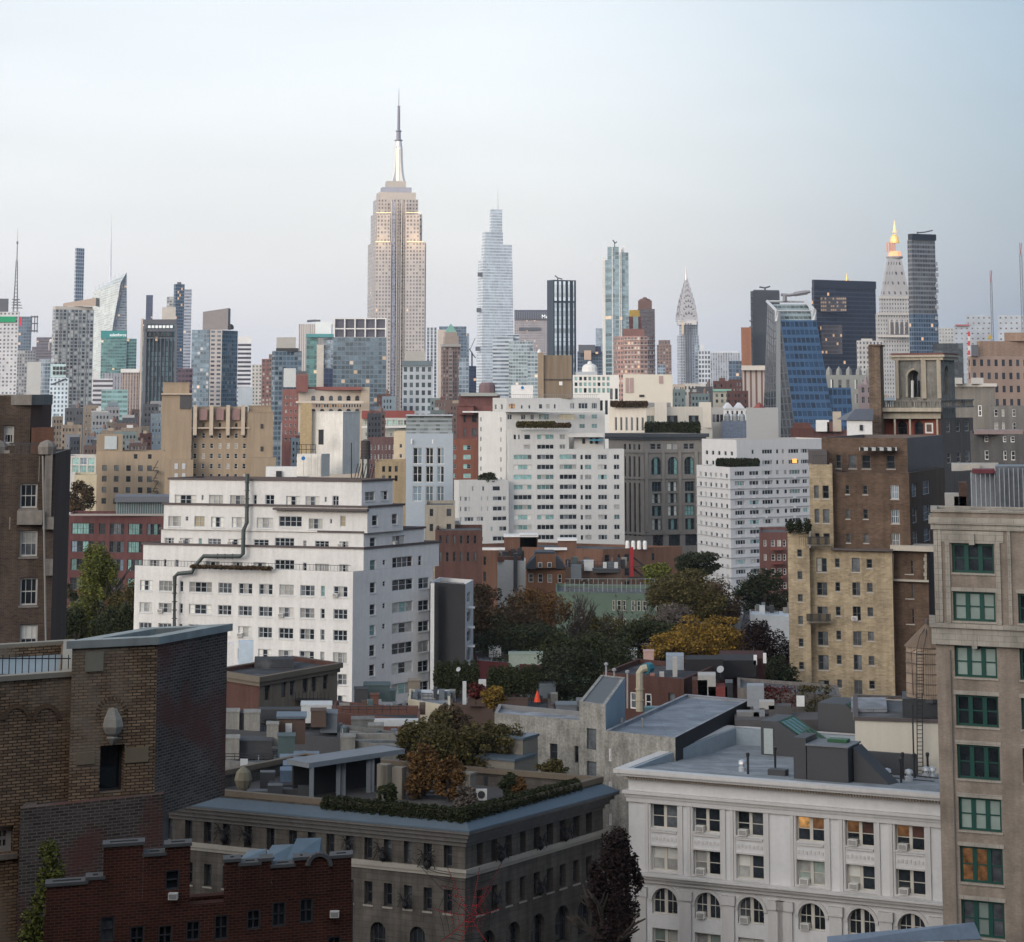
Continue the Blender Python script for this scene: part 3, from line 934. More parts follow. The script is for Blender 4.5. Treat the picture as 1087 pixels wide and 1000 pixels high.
tower('glass_corner_tower', 'grey blue glass tower with a concrete box and dark vents on its roof', [
  ('shaft', 288.5, 291.5, 320, 372.5, None, 1450, facade('fac_corner', (.20, .25, .28), (.13, .19, .24), .8, .64, rough=.15, metal=.3, blind=(.4, .44, .46), bl=.15), (2.6, 3.2), 60), ('plant_box', 293.5, None, 314, 358, 373, 1456, CONC),
  ('vent_row', 293, None, 317, 369.5, 373, 1454, BLK, (3, 3), 30, 2), ('bay', 301, None, 314, 391, 411, 1448, plain('bay_white', (.50, .53, .53)), (3, 3), 30, 1)])
# --- curved glass pair and hotel
t = thing('curved_roof_tower', 'silver ribbed tower with a curved roof line beside teal glass', 'skyscraper', (*V2(316, 1800), 0))
m = MB()
m.prism([V2(316, 1800), V2(336, 1800), V2(352, 1806), V2(352, 1830), V2(316, 1830)], 0, Zp(344, 1800), 0, 1, cells=(1.6, 60))
m.build('shaft', [facade('fac_ribs', (.60, .56, .52), (.36, .34, .33), .45, 1, lit=0), SILV], t)
piece(t, 'upper_glass', 335, None, 352, 341.5, 356, 1799, plain('glass_pale', (.60, .66, .68), .2, .2), (3, 3), 30, 20)
m = MB(); m.tube([P3(326, 341, 1810), P3(333, 340.4, 1810), P3(340, 340.6, 1810)], 1.0, 6); m.build('roof_rail', SLATE, t)
t = tower('teal_glass_slabs', 'narrow teal and blue glass slabs standing left of the big hotel block', [
  ('teal_slab', 325, None, 337, 356, None, 1700, FA['teal']), ('beige_strip', 336, None, 343.5, 366, None, 1697, plain('strip_beige', (.55, .51, .46), .8)), ('blue_slab', 343, None, 354.5, 355, None, 1702, FA['bluel']),
  ('navy_front', 343.5, None, 354, 391, None, 1694, FA['navy']), ('top_bar', 325, None, 354, 354.4, 358, 1696, plain('bar_teal', (.10, .30, .32)))])
t = tower('hotel_slab', 'broad blue glass hotel slab with lit rooms and a frame of dark panels on top', [
  ('shaft', 353.5, None, 410, 358, None, 1600, FA['hotel'], (3.0, 3.3), 30, 22), ('plant_floor', 355.5, None, 409, 338.5, 358, 1603, plain('plant_dark', (.10, .10, .13), .5), (9, 9), 30, 16)])
for i in range(6):
    piece(t, 'mullion', 354.3 + i * 10.9, None, 355.7 + i * 10.9, 337.5, 359.4, 1600.5, WHT, (9, 9), 30, 1.2)
for y in (337.5, 348.3, 357.8):
    piece(t, 'transom', 354.3, None, 410, y, y + 1.3, 1600.9, WHT, (9, 9), 30, .8)
tower('red_gabled_block', 'red brick block with white corner stones beneath the curved roof tower', [('shaft', 314, None, 327, 397, None, 1300, FA['red']), ('roof', 315, None, 326, 394, 397, 1302, MROOF)], 'building')
# --- the tall stepped limestone tower with mast
Y = 2885
t = tower('stepped_limestone_tower', 'tallest limestone tower with lit setbacks and a needle mast', [
  ('shaft', 390.3, 397.5, 452.2, 257, None, Y, FA['lime'], (4.2, 4.7), 78),
  ('upper_shaft', 393.5, 399, 448.2, 226.5, 257, Y + 3, FA['lime'], (4.2, 4.7), 78),
  ('crown_tier', 396, 401, 444, 211, 226.5, Y + 6, FA['lime'], (4.2, 4.7), 78),
  ('attic', 399.5, 403, 441.5, 203.8, 211, Y + 8, plain('lime_stone', (.49, .46, .43)), (3, 3), 78),
  ('deck', 404, 406, 437, 198.5, 203.8, Y + 10, plain('deck_blue', (.36, .38, .46)), (3, 3), 78),
  ('deck_top', 409, 411, 431, 192, 198.5, Y + 12, plain('lime_stone', (.49, .46, .43)), (3, 3), 78)])
k = Y / F
fx = lambda p: V2(p, Y).x
mw = plain('lime_stone', (.49, .46, .43))
for x0, x1, y0 in ((400, 414.3, 226), (431, 445.5, 226)):
    piece(t, 'wing', x0, None, x1, y0 + 2, 257, Y - 1.6, FA['lime'], (4.0, 4.7), 30, 4)
for x0, x1 in ((398.5, 415), (431, 451)):
    piece(t, 'wing', x0, None, x1, 257, None, Y - 2.6, FA['lime'], (4.2, 4.7), 30, 6)
piece(t, 'window_strip', 416.2, None, 419.8, 214, None, Y - .5, facade('fac_strip', (.30, .31, .36), (.16, .19, .28), .75, .8, lit=0), (2.4, 3.7), 30, 1)
for x in (422.8, 428):
    piece(t, 'window_strip', x, None, x + 1.6, 214, None, Y - .5, facade('fac_strip2', (.30, .27, .25), (.15, .15, .17), .7, .6, lit=0), (2.4, 3.7), 30, 1)
for x in (415, 421, 425.7, 430.3):
    piece(t, 'pier', x, None, x + .8, 212, None, Y - 1.1, plain('lime_stone', (.49, .46, .43)), (9, 9), 30, 1.4)
mc = (V2(420.0, Y).x, Y + 26)
m = MB()
kk = (Y + 26) / F
zz = lambda py: Zp(py, Y + 26)
m.lathe(mc, [(4.6 * kk, zz(193)), (4.1 * kk, zz(180)), (3.8 * kk, zz(160)), (3.9 * kk, zz(155)), (3.2 * kk, zz(150)), (2.2 * kk, zz(149))], 16)
for a in range(4):
    an = math.pi / 4 + a * math.pi / 2
    dx, dy = math.cos(an), math.sin(an)
    q = []
    for r, py in ((9.2, 193), (6.4, 183), (5.2, 170), (4.6, 156)):
        q.append((mc[0] + dx * r * kk, mc[1] + dy * r * kk, zz(py)))
    nx, ny = -dy * 1.6, dx * 1.6
    for i in range(3):
        p0, p1 = q[i], q[i + 1]
        i0, i1 = (mc[0], mc[1], p0[2]), (mc[0], mc[1], p1[2])
        for s in (1, -1):
            m.face([(p0[0] + nx * s, p0[1] + ny * s, p0[2]), (p1[0] + nx * s, p1[1] + ny * s, p1[2]), (i1[0] + nx * s, i1[1] + ny * s, i1[2]), (i0[0] + nx * s, i0[1] + ny * s, i0[2])][::s])
        m.face([(p0[0] - nx, p0[1] - ny, p0[2]), (p0[0] + nx, p0[1] + ny, p0[2]), (p1[0] + nx, p1[1] + ny, p1[2]), (p1[0] - nx, p1[1] - ny, p1[2])])
m.build('mooring_mast', plain('mast_white', (.66, .67, .68), .35, .2), t)
for i in range(14):
    y = 158 + i * 2.4
    MB().box(V2(418.9, Y + 26).x, V2(422.0, Y + 26).x, mc[1] - 4.9 * kk, mc[1] - 4.3 * kk, zz(y + 1.6), zz(y)).build('lit_pane', plain('pane_glow', (1, .86, .70), emit=.5), t)
m = MB()
m.lathe(mc, [(4.4 * kk, zz(149.6)), (4.4 * kk, zz(148.6)), (2.4 * kk, zz(148)), (2.3 * kk, zz(140)), (3.3 * kk, zz(139.6)), (3.3 * kk, zz(138.8)), (1.5 * kk, zz(138)), (1.2 * kk, zz(122)), (1.0 * kk, zz(114)), (2.0 * kk, zz(113.6)), (2.0 * kk, zz(113)), (.45 * kk, zz(112.6)), (.3 * kk, zz(99)), (.1 * kk, zz(93.5))], 8)
for i in range(9):
    m.lathe(mc, [(1.7 * kk, zz(136 - i * 2.4)), (1.7 * kk, zz(135.1 - i * 2.4))], 8)
m.build('antenna', plain('antenna_steel', (.24, .24, .30), .5, .2), t)
for x0, x1, yy, dY in ((399, 415, 225.8, -3.2), (431, 446, 225.8, -3.2), (398.5, 414, 256.6, -4.4), (432, 449, 256.6, -4.4)):
    piece(t, 'floodlight', x0, None, x1, yy - .5, yy, Y + dY, GLOWS, (9, 9), 30, .6)
for px, py, dY, e in ((404, 221, -20, 9e3), (440, 221, -20, 1e4), (402, 253, -20, 1e4), (441, 253, -20, 1.3e4), (421, 214, -22, 4e3)):
    li = bpy.data.lights.new('flood', 'POINT'); li.energy = e; li.color = (1, .66, .34); li.shadow_soft_size = 7
    lo = bpy.data.objects.new('flood', li); COL.objects.link(lo); lo.parent = t
    lo.location = P3(px, py, Y + dY) - world_loc(t)
# --- right of the tall tower
tower('striped_dark_tower', 'dark tower with white vertical stripes beside the tall limestone tower', [('shaft', 452.5, None, 464, 347.5, None, 2300, FA['vert'], (4.4, 3.6))])
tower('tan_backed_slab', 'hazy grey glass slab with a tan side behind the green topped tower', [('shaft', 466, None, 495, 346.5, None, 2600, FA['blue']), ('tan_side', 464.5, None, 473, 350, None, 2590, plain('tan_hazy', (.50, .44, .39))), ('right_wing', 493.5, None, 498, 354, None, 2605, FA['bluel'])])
t = tower('pyramid_topped_tower', 'old brown stone tower with a small green pyramid roof', [
  ('shaft', 468, 470, 488.6, 368, None, 2000, FA['brown'], (2.8, 3.4), 70), ('balcony', 467.3, 469.5, 489.2, 365, 368, 1998, CONC, (3, 3), 70), ('top_stage', 470.5, 472.3, 486.8, 357, 365, 2003, plain('old_stone', (.36, .30, .26)), (3, 3), 70),
  ('upper_stage', 471.8, 473, 485.4, 352.5, 357, 2005, plain('old_stone', (.36, .30, .26)), (3, 3), 70),
  ('pyramid_roof', 472, 473.3, 485, 343.5, 352.5, 2006, COPP, (3, 3), 70, None, .05)])
piece(t, 'window_strip', 476, None, 480.5, 372, None, 1999, facade('fac_strip3', (.26, .20, .18), (.09, .10, .11), .7, .6), (3, 3.4), 30, 1)
t = tower('grey_windowed_block', 'grey block with white framed window strips before the tall limestone tower', [('shaft', 427, None, 459, 388, None, 1500, facade('fac_gwb', (.42, .46, .48), (.08, .11, .13), .55, .6), (4.2, 5)), ('dark_top', 426.6, None, 459.4, 383, 388.5, 1499, plain('gwb_top', (.13, .17, .19))), ('penthouse', 431, None, 452, 372.5, 383, 1506, CONC)])
tower('pale_glass_block', 'pale blue green glass block at the foot of the old brown tower', [('shaft', 487, None, 497.5, 380, None, 1900, FA['bluel'])])
tower('navy_box', 'small navy blue glass box left of the silver tapered tower', [('shaft', 497, None, 505.5, 388.5, None, 2700, FA['navy'])])
t = thing('tower_crane', 'thin dark construction crane jib in the gap left of the silver tapered tower', 'crane', (*V2(500, 2650), 0))
MB().tube([P3(501, 389, 2650), P3(501, 374, 2650)], .9, 4).build('mast', SLATE, t)
MB().tube([P3(498, 370, 2650), P3(502.5, 377, 2650), P3(505, 380, 2650)], .6, 4).tube([P3(499, 371, 2650), P3(504.5, 359, 2650)], .35, 4).build('jib', SLATE, t)
# silver tapered tower
Y = 3650
t = tower('silver_tapered_tower', 'tall silver white glass tower tapering in steps with a thin spire', [
  ('shaft', 505, 511, 546.5, 276, None, Y, FA['pale'], (3.5, 4.6), 66, None, .88),
  ('band_floor', 511.5, 514.5, 541.5, 275, 282.5, Y + 5, facade('fac_ovb', (.66, .70, .75), (.10, .12, .18), .62, .5, lit=0), (6, 4.6), 66),
  ('tier', 511.2, 514, 543.5, 259, 275, Y + 8, FA['pale'], (3.5, 4.6), 66), ('tier', 512, 515, 534, 246, 259, Y + 12, FA['pale'], (3.5, 4.6), 66),
  ('tier', 519.8, 521.5, 533.2, 222, 246, Y + 16, FA['pale'], (3.5, 4.6), 66)])
spire(t, 'spire', 528.4, [(.7, 222), (.45, 212), (.15, 198)], Y + 30, WHT)
for y in (289, 327, 368): piece(t, 'dark_band', 507 - (y - 289) * .03, None, 511.8 - (y - 289) * .03, y, y + 4.5, Y - 2 + 4, SLATE, (9, 9), 30, 3)
tower('lower_glass_stack', 'stacked pale blue glass floors in front of the silver tapered tower', [('shaft', 523, None, 545, 357, None, 2300, facade('fac_stk', (.55, .60, .63), (.20, .26, .32), 1, .5, lit=0), (4, 3.8)), ('top', 533, None, 551, 354.5, None, 2310, MATS['fac_stk']), ('right_stack', 540, None, 566, 362, None, 2200, facade('fac_stk2', (.46, .53, .55), (.26, .33, .36), .85, .66, lit=.01), (2.8, 3.3)), ('step', 560, None, 571, 373, None, 2190, MATS['fac_stk2']), ('balconies', 541.5, None, 562, 366, None, 2196, MATS['fac_stk2'], (2.8, 3.3), 30, 2)])
t = tower('broad_office_slab', 'broad grey brown office slab with a dark top band and white lettering', [
  ('shaft', 546, None, 581, 339, None, 3400, facade('fac_pan', (.40, .36, .36), (.20, .20, .23), .5, .5, lit=.03), (3, 3.8)), ('top_band', 546, None, 586, 329, 339, 3398, plain('band_dark', (.10, .11, .15)), (3, 3), 30, 30), ('waist', 551, None, 574, 347.5, 350.5, 3397, SLATE, (3, 3), 30, 2)])
for i in range(20):
    piece(t, 'fin', 547.2 + i * 1.9, None, 547.8 + i * 1.9, 331, 339, 3396, plain('fin_grey', (.3, .32, .36)), (9, 9), 30, 1)
lettering(t, 'MetLife', 583.5, 338, 3394, 8.2, SIGNW)
t = tower('dark_striped_tower', 'dark blue glass tower with pale vertical stripes and a split shaft', [
  ('shaft', 580.7, 587.5, 611.5, 297, None, 1900, plain('dst_dark', (.05, .065, .09), .3, .2, var=.1), (3, 3.6), 62)])
for i in range(5):
    x = 588.6 + i * 4.6
    piece(t, 'glass_strip', x, None, x + 2.5, 298.5, 319.5, 1899 + (x - 587) * .5, facade('fac_dst', (.35, .44, .50), (.50, .60, .66), 1, .85, dark=.8, light=1.15, lit=0, rough=.15), (3, 3.6), 30, 1)
    piece(t, 'glass_strip', x + .2, None, x + 2.5, 321.5, None, 1899 + (x - 587) * .5, facade('fac_dst2', (.22, .30, .36), (.36, .46, .53), 1, .8, dark=.5, light=1.3, lit=0, rough=.15), (3, 3.6), 30, 1)
MB().tube([P3(589, 292.5, 1910), P3(592, 295, 1910), P3(597, 296.4, 1910)], .5, 4).tube([P3(592, 295, 1910), P3(592, 297.5, 1910)], .5, 4).build('maintenance_crane', SLATE, t)
tower('blue_stepped_block', 'dark blue glass block with a tan capped centre between taller towers', [('shaft', 613, None, 641, 373, None, 2600, FA['blue']), ('dark_cap', 614, None, 632, 366, 375, 2590, SLATE), ('right_cap', 632, None, 638, 367.5, 376, 2595, FA['navy']), ('tan_cap', 620, None, 627.5, 372, 382, 2580, plain('tan_pink', (.50, .38, .30)))])
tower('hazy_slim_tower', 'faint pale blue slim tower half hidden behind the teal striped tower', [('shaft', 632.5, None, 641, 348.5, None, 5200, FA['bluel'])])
t = tower('teal_striped_tower', 'tall slim teal glass tower with white vertical ribs and a ragged top', [
  ('shaft', 645, None, 657, 262, None, 1800, facade('fac_teals', (.27, .36, .39), (.17, .25, .29), .9, .72, rough=.15, metal=.3, lit=.006), (2.6, 3.4), 30, 16), ('right_bay', 657, None, 667.3, 268, None, 1802, MATS['fac_teals'], (2.6, 3.4), 30, 14),
  ('left_bay', 642.5, None, 646, 276, None, 1803, MATS['fac_teals'], (2.6, 3.4), 30, 14), ('white_edge', 639.3, None, 643, 274, None, 1806, WHT, (3, 9), 30, 14), ('inner_edge', 644.6, None, 648.2, 261.5, 300, 1805, WHT, (3, 9), 30, 12)])
for x, y in ((649.6, 262), (657.2, 262), (658.8, 264)):
    piece(t, 'white_rib', x, None, x + .9, y, None, 1799, WHT, (9, 9), 30, 1)
MB().tube([P3(652.5, 262, 1806), P3(652.5, 257.5, 1806), P3(650.5, 254.8, 1806)], .5, 4).tube([P3(652.5, 258.5, 1806), P3(655, 256.5, 1806)], .4, 4).build('maintenance_crane', SLATE, t)
m = MB(); a = V2(660, 1804); b = V2(664, 1804)
m.face([(*a, Zp(268, 1804)), (*b, Zp(268, 1804)), (*b, Zp(260, 1804)), (*a, Zp(266, 1804))])
m.face([(a.x, a.y + 2, Zp(266, 1804)), (b.x, b.y + 2, Zp(260, 1804)), (b.x, b.y + 2, Zp(268, 1804)), (a.x, a.y + 2, Zp(268, 1804))])
m.build('crown_fin', WHT, t)
# brick round tower with gold pyramid, dark tower with tank
tower('tank_topped_tower', 'dark brown tower topped by a wide round tank house', [('shaft', 677, None, 695.3, 328, None, 1950, facade('fac_dkb', (.10, .085, .095), (.06, .065, .08), .6, .5), (3, 3.4)), ('tank_house', 677.3, None, 692, 319, 328, 1953, plain('tank_brown', (.16, .10, .09)))])
spire(bpy.data.objects['tank_topped_tower'], 'tank', 684.5, [(6, 322), (6, 318), (2.4, 316.6), (1.4, 315.5)], 1960, plain('tank_brown', (.16, .10, .09)), 16)
t = tower('gold_pyramid_tower', 'red granite tower stage with a flat topped yellow pyramid roof', [('shaft', 664, None, 681.5, 343, None, 1850, plain('red_granite', (.23, .095, .10))), ('step', 666, None, 680.5, 336, 343, 1853, MATS['red_granite']),
  ('pyramid_roof', 667, None, 679.6, 329, 336, 1855, plain('roof_yellow', (.55, .36, .09)), (3, 3), 30, None, .8), ('glass_slot', 672, None, 677.5, 336, 349, 1847, plain('slot_glass', (.35, .48, .46), .2), (3, 3), 30, 4)])
t = thing('round_brick_tower', 'brown brick apartment tower with curved balconied front', 'skyscraper', (*V2(674, 1500), 0))
m = MB()
pl = [V2(652, 1512), V2(656, 1503), V2(662, 1500)] + [V2(663, 1497), V2(670, 1493), V2(680, 1492), V2(688, 1494), V2(694, 1500), V2(695.5, 1510)] + [V2(694, 1530), V2(653, 1530)]
m.prism(pl, 0, Zp(357, 1500), 0, 1, cells=(2.4, 3.1))
m.build('shaft', [facade('fac_rbt', (.40, .25, .21), (.11, .11, .12), .6, .5, blind=(.5, .46, .42), bl=.25, lit=.02), MROOF], t)
m = MB()
for i in range(14):
    z = Zp(361 + i * 5.2, 1495)
    m.prism(offset([(p.x, p.y) for p in pl], .5)[3:9] + [(V2(694, 1512).x, 1512), (V2(663, 1512).x, 1512)], z, z + .35)
m.build('balcony', plain('balcony_pale', (.52, .47, .44)), t)
piece(t, 'penthouse', 661, None, 684, 349, 357, 1506, plain('penthouse_red', (.20, .11, .10)), (3, 3), 30, 12)
tower('brown_setback_tower', 'plain brown brick tower with setbacks left of the chrome crowned tower', [('shaft', 697.5, None, 713, 366, None, 2500, FA['brown']), ('upper', 699, None, 711.5, 361, 366, 2503, FA['brown']), ('glass_front', 698.5, None, 706.5, 387, None, 2300, FA['bluel'])])
# --- chrome crowned spire tower
Y = 4000
t = tower('chrome_crowned_tower', 'slender tower with tiered chrome arches and a needle', [
  ('lower_shaft', 719, 722.5, 742.2, 356, None, Y, FA['chrys'], (4.6, 5), 70), ('shaft', 721, 724, 740.8, 338, 356, Y + 3, FA['chrys'], (4.6, 5), 70)])
k = Y / F
cx, cy = V2(730.6, Y).x, Y + 16
zz = lambda py: Zp(py, Y + 10)
m, w = MB(), MB()
tiers = [(9.9, 341, 329), (8.9, 333.5, 322), (7.7, 327.5, 316), (6.2, 321.5, 310.5), (4.6, 315, 305), (3.1, 309, 300), (1.9, 303.5, 296)]
for i, (r, yb, yt) in enumerate(tiers):
    w = MB()
    R0 = r * k
    zb, zt = zz(yb), zz(yt)
    arc = [(math.cos(math.pi * q / 12), math.sin(math.pi * q / 12)) for q in range(13)]
    for rot in (0, math.pi / 2):
        ca, sa = math.cos(rot + .18), math.sin(rot + .18)
        def pp(x, y, z): return (cx + x * ca - y * sa, cy + x * sa + y * ca, z)
        D = R0 * .98
        for q in range(12):
            (a0, s0), (a1, s1) = arc[q], arc[q + 1]
            m.face([pp(a0 * R0, -D, zb + s0 * (zt - zb)), pp(a0 * R0, D, zb + s0 * (zt - zb)), pp(a1 * R0, D, zb + s1 * (zt - zb)), pp(a1 * R0, -D, zb + s1 * (zt - zb))])
        for sg in (1, -1):
            m.face([pp(a * R0 * sg, -D * sg, zb + s * (zt - zb)) for a, s in arc])
            for q in range(7):
                an = math.pi * (q + .5) / 7
                w0 = .13
                rr = R0 * .78
                pts = [(math.cos(an) * rr * .8 - R0 * w0, math.sin(an) * .8 * .78), (math.cos(an) * rr * .8 + R0 * w0, math.sin(an) * .8 * .78), (math.cos(an) * rr * 1.12, math.sin(an) * .9)]
                w.face([pp(x * sg, -D * sg * 1.02, zb + s * (zt - zb)) for x, s in pts])
    w.build('window_tier', plain('crown_dark', (.10, .09, .11), .4), t)['kind'] = 'stuff'
m.prism([(cx - 9.9 * k, cy - 9.9 * k), (cx + 9.9 * k, cy - 9.9 * k), (cx + 9.9 * k, cy + 9.9 * k), (cx - 9.9 * k, cy + 9.9 * k)], zz(345), zz(340.8))
m.lathe((cx, cy), [(1.9 * k, zz(299)), (1.1 * k, zz(294)), (.6 * k, zz(288)), (.1 * k, zz(282.5))], 8)
m.build('chrome_crown', plain('chrome', (.52, .50, .50), .3, .55), t)
for x in (728.3, 731, 733.7): piece(t, 'window_strip', x - .6, None, x + .6, 343, None, Y - 3, SLATE, (9, 9), 30, 3)
piece(t, 'lit_face', 723.5, None, 726, 341, 355, Y - 1, plain('chrome_lit_tone', (.62, .52, .40), .4), (9, 9), 30, 3)  # warm pale strip: light on the face is put into its colour
tower('lattice_tower', 'black tower with a white criss cross lattice right of the chrome crowned tower', [('shaft', 741.5, None, 754.5, 372, None, 2400, facade('fac_lat', (.62, .65, .68), (.07, .09, .11), .66, .62, dark=.6, light=2.6, lit=0), (3.6, 5)), ('left_side', 738, None, 744, 366, None, 2420, FA['bluel']), ('cap', 742.5, None, 747, 366, 373, 2402, SILV)])
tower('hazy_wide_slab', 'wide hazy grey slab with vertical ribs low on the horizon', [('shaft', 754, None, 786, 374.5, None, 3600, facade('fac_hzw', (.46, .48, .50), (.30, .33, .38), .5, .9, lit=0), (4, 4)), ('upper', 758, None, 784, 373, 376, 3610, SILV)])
tower('dark_corner_block', 'dark blue glass block low beside the brick edged tower', [('shaft', 774, None, 788.5, 383, None, 2100, FA['blue'])])
t = tower('dark_balcony_tower', 'dark grey tower with balconies and a roof crane beside a brick edge', [('shaft', 797, 799, 828, 309, None, 1700, plain('dbt', (.065, .072, .085), .5, var=.25), (3, 3), 70), ('parapet', 799.5, 801, 827, 307.6, 310, 1703, SLATE, (3, 3), 70)])
for i in range(9): piece(t, 'balcony', 795.4 if i > 3 else 796.6, None, 799.5, 314 + i * 6.5, 315.2 + i * 6.5, 1699, SLATE, (9, 9), 30, 4)
MB().tube([P3(806, 304.6, 1715), P3(812, 305.6, 1715), P3(817.5, 304, 1715)], .6, 4).tube([P3(812, 305.6, 1715), P3(812, 309, 1715)], .7, 4).build('maintenance_crane', SLATE, t)
tower('orange_brick_edge', 'narrow orange brick slab beside the dark balcony tower', [('shaft', 787, None, 797.5, 347.5, None, 1680, farbrick('orange_brick', (.33, .16, .10)))])
t = tower('columned_hall', 'pale stone building with tall pilasters and heavy cornice under the solar tower', [('shaft', 788.5, None, 812, 393, None, 1300, facade('fac_colh', (.46, .40, .36), (.24, .15, .13), .36, 1, lit=0, dark=.8, light=1.3), (3, 40)), ('cornice', 787, None, 813, 388, 393, 1297, plain('hall_stone', (.56, .52, .47)))], 'building')
# --- slanted blue solar tower
Y = 1150
t = thing('solar_tower', 'blue panelled tower leaning back with a grey framed left side', 'skyscraper', (*V2(812, Y), 0))
def quadmesh(part, q, mat, nu, nv, back=None):
    m = MB(); m.face(q, 0, [(0, 0), (nu, 0), (nu, nv), (0, nv)])
    return m.build(part, mat, t)
solar = facade('fac_solar', (.04, .088, .165), (.012, .036, .08), .8, .62, dark=.6, light=1.7, lit=0, rough=.2)
sg = facade('fac_sgrid', (.085, .095, .11), (.03, .034, .042), .66, .86, dark=.5, light=2.0, lit=0)
quadmesh('solar_face', [P3(846, 470, Y - 14), P3(889, 470, Y - 14), P3(866.5, 340, Y + 12), P3(828.6, 340, Y + 12)], solar, 8, 15)
quadmesh('panel_side', [P3(829, 470, Y + 3), P3(846, 470, Y - 14), P3(828.6, 340, Y + 12), P3(828, 340, Y + 13)], sg, 4, 16)
quadmesh('grid_side', [P3(809.5, 470, Y + 30), P3(824, 470, Y + 4), P3(824, 328, Y + 14), P3(814.5, 320, Y + 32)], sg, 5, 18)
quadmesh('pier', [P3(824, 470, Y + 4), P3(829.4, 470, Y + 3), P3(828.4, 330, Y + 13), P3(823.8, 328, Y + 14)], plain('pier_grey', (.17, .19, .205)), 1, 1)
m = MB()
bk = [P3(885, 470, Y + 30), P3(810, 470, Y + 60)]
m.face([P3(889, 470, Y - 14), P3(885, 470, Y + 40), P3(866.5, 340, Y + 40), P3(866.5, 340, Y + 12)])
m.face([P3(885, 470, Y + 40), P3(809.5, 470, Y + 40), P3(814.5, 340, Y + 40), P3(866.5, 340, Y + 40)])
m.build('back_wall', plain('pier_grey', (.17, .19, .205)), t)
fr = plain('frame_grey', (.42, .45, .48), .5)
m = MB()
m.tube([P3(814.5, 320, Y + 32), P3(824.5, 330, Y + 13), P3(824.5, 341, Y + 13)], 1.0, 4)
m.tube([P3(855.5, 320, Y + 30), P3(864, 329, Y + 12), P3(864, 340, Y + 12)], 1.3, 4)
m.tube([P3(814.5, 320, Y + 32), P3(855.5, 320, Y + 30)], .6, 4)
m.tube([P3(824.5, 330, Y + 13), P3(864, 330, Y + 12)], .35, 4)
m.build('roof_frame', fr, t)
m = MB(); m.face([P3(824, 340, Y + 20), P3(864, 340, Y + 20), P3(857, 323, Y + 28), P3(820, 323, Y + 28)], 0, [(0, 0), (8, 0), (8, 3), (0, 3)])
m.build('louvre_screen', facade('fac_louv', (.26, .32, .33), (.12, .15, .15), .9, .5, lit=0), t)
m = MB()
m.tube([P3(829, 312.8, Y + 30), P3(838, 313.4, Y + 30), P3(860, 309.6, Y + 30)], .8, 4)
m.tube([P3(843, 312.4, Y + 30), P3(857, 310.2, Y + 30)], 1.2, 4)
m.tube([P3(833, 320, Y + 30), P3(833, 313, Y + 30)], 1.2, 5)
m.build('maintenance_crane', plain('crane_grey', (.22, .22, .24)), t)
m = MB(); m.face([P3(881, 470, Y - 14), P3(906, 470, Y - 14), P3(903, 411.5, Y), P3(879, 411.5, Y)], 0, [(0, 0), (5, 0), (5, 6), (0, 6)])
m.face([P3(906, 470, Y - 14), P3(908, 470, Y + 30), P3(903, 411.5, Y + 30), P3(903, 411.5, Y)], 0, [(0, 0), (5, 0), (5, 6), (0, 6)])
m.face([P3(879, 411.5, Y), P3(903, 411.5, Y), P3(903, 411.5, Y + 30), P3(879, 411.5, Y + 30)], 0, [(0, 0), (.1, 0), (.1, .1), (0, .1)])
m.build('low_annex', solar, t)
# --- black slab, gold cupola tower, dark slim tower
t = tower('black_glass_slab', 'broad black glass office slab with a few lit floors', [
  ('shaft', 862, 864.5, 930, 305, None, 2300, facade('fac_blk', (.035, .042, .07), (.025, .032, .055), 1, .72, dark=.7, light=1.4, lit=.012, rough=.1), (2.4, 4.3), 60), ('top_band', 861.8, 864.3, 930, 296.8, 305, 2299, plain('blk_top', (.028, .034, .055), .3), (3, 3), 60)])
piece(t, 'lit_floors', 871, None, 898.5, 315, 331, 2297, facade('fac_blkl', (.035, .038, .055), (.04, .04, .05), .8, .5, lit=.5, litk=.3), (2.0, 4.3), 30, 1)
piece(t, 'lit_floors', 872, None, 894, 345, 376, 2297, facade('fac_blkm', (.035, .038, .055), (.04, .035, .045), .9, .6, lit=.06, litk=.6), (2.0, 4.3), 30, 1)
t = thing('gold_finial', 'tiny gilded roof finial showing above the black glass slab', 'finial', (*V2(899, 2700), 0))
spire(t, 'shaft', 899, [(2, 420), (2, 297), (1.2, 296), (.7, 293), (.2, 290)], 2700, plain('finial_gold', (.85, .60, .20), .4, .3))
Y = 2050
MA = plain('marble_pale', (.50, .485, .46), .8)
t = tower('cupola_tower', 'pale stone clock tower form with steep pyramid roof and glowing gilded cupola', [
  ('shaft', 930, 932, 968, 333.5, None, Y, FA['marble'], (2.6, 3.8), 75), ('upper_stage', 933, 935, 966, 316, 333.5, Y + 2, FA['marble'], (2.6, 3.8), 75), ('balcony', 931, 933, 967.5, 331.5, 334.5, Y - 1, MA, (3, 3), 75),
  ('pyramid_roof', 933.5, 935.5, 966, 274, 316, Y + 3, facade('fac_pyr', (.47, .455, .44), (.13, .13, .15), .3, .3, lit=0), (5.2, 9), 75, None, .46), ('eave', 932.6, 934.6, 966.6, 314.5, 317, Y + 1, MA, (3, 3), 75)])
for i in range(4):
    piece(t, 'arch_opening', 945.6 + i * 5.2, None, 948.6 + i * 5.2, 342, 354.5, Y - .6, plain('arch_dark', (.11, .11, .12)), (9, 9), 30, .5)
for i in range(5): piece(t, 'pilaster', 943.7 + i * 5.2, None, 945 + i * 5.2, 339, 355, Y - 1.0, MA, (9, 9), 30, 1)
piece(t, 'belt_course', 931.5, None, 967, 355.5, 358, Y - 1.4, MA, (9, 9), 30, 3)
cx = 949.6
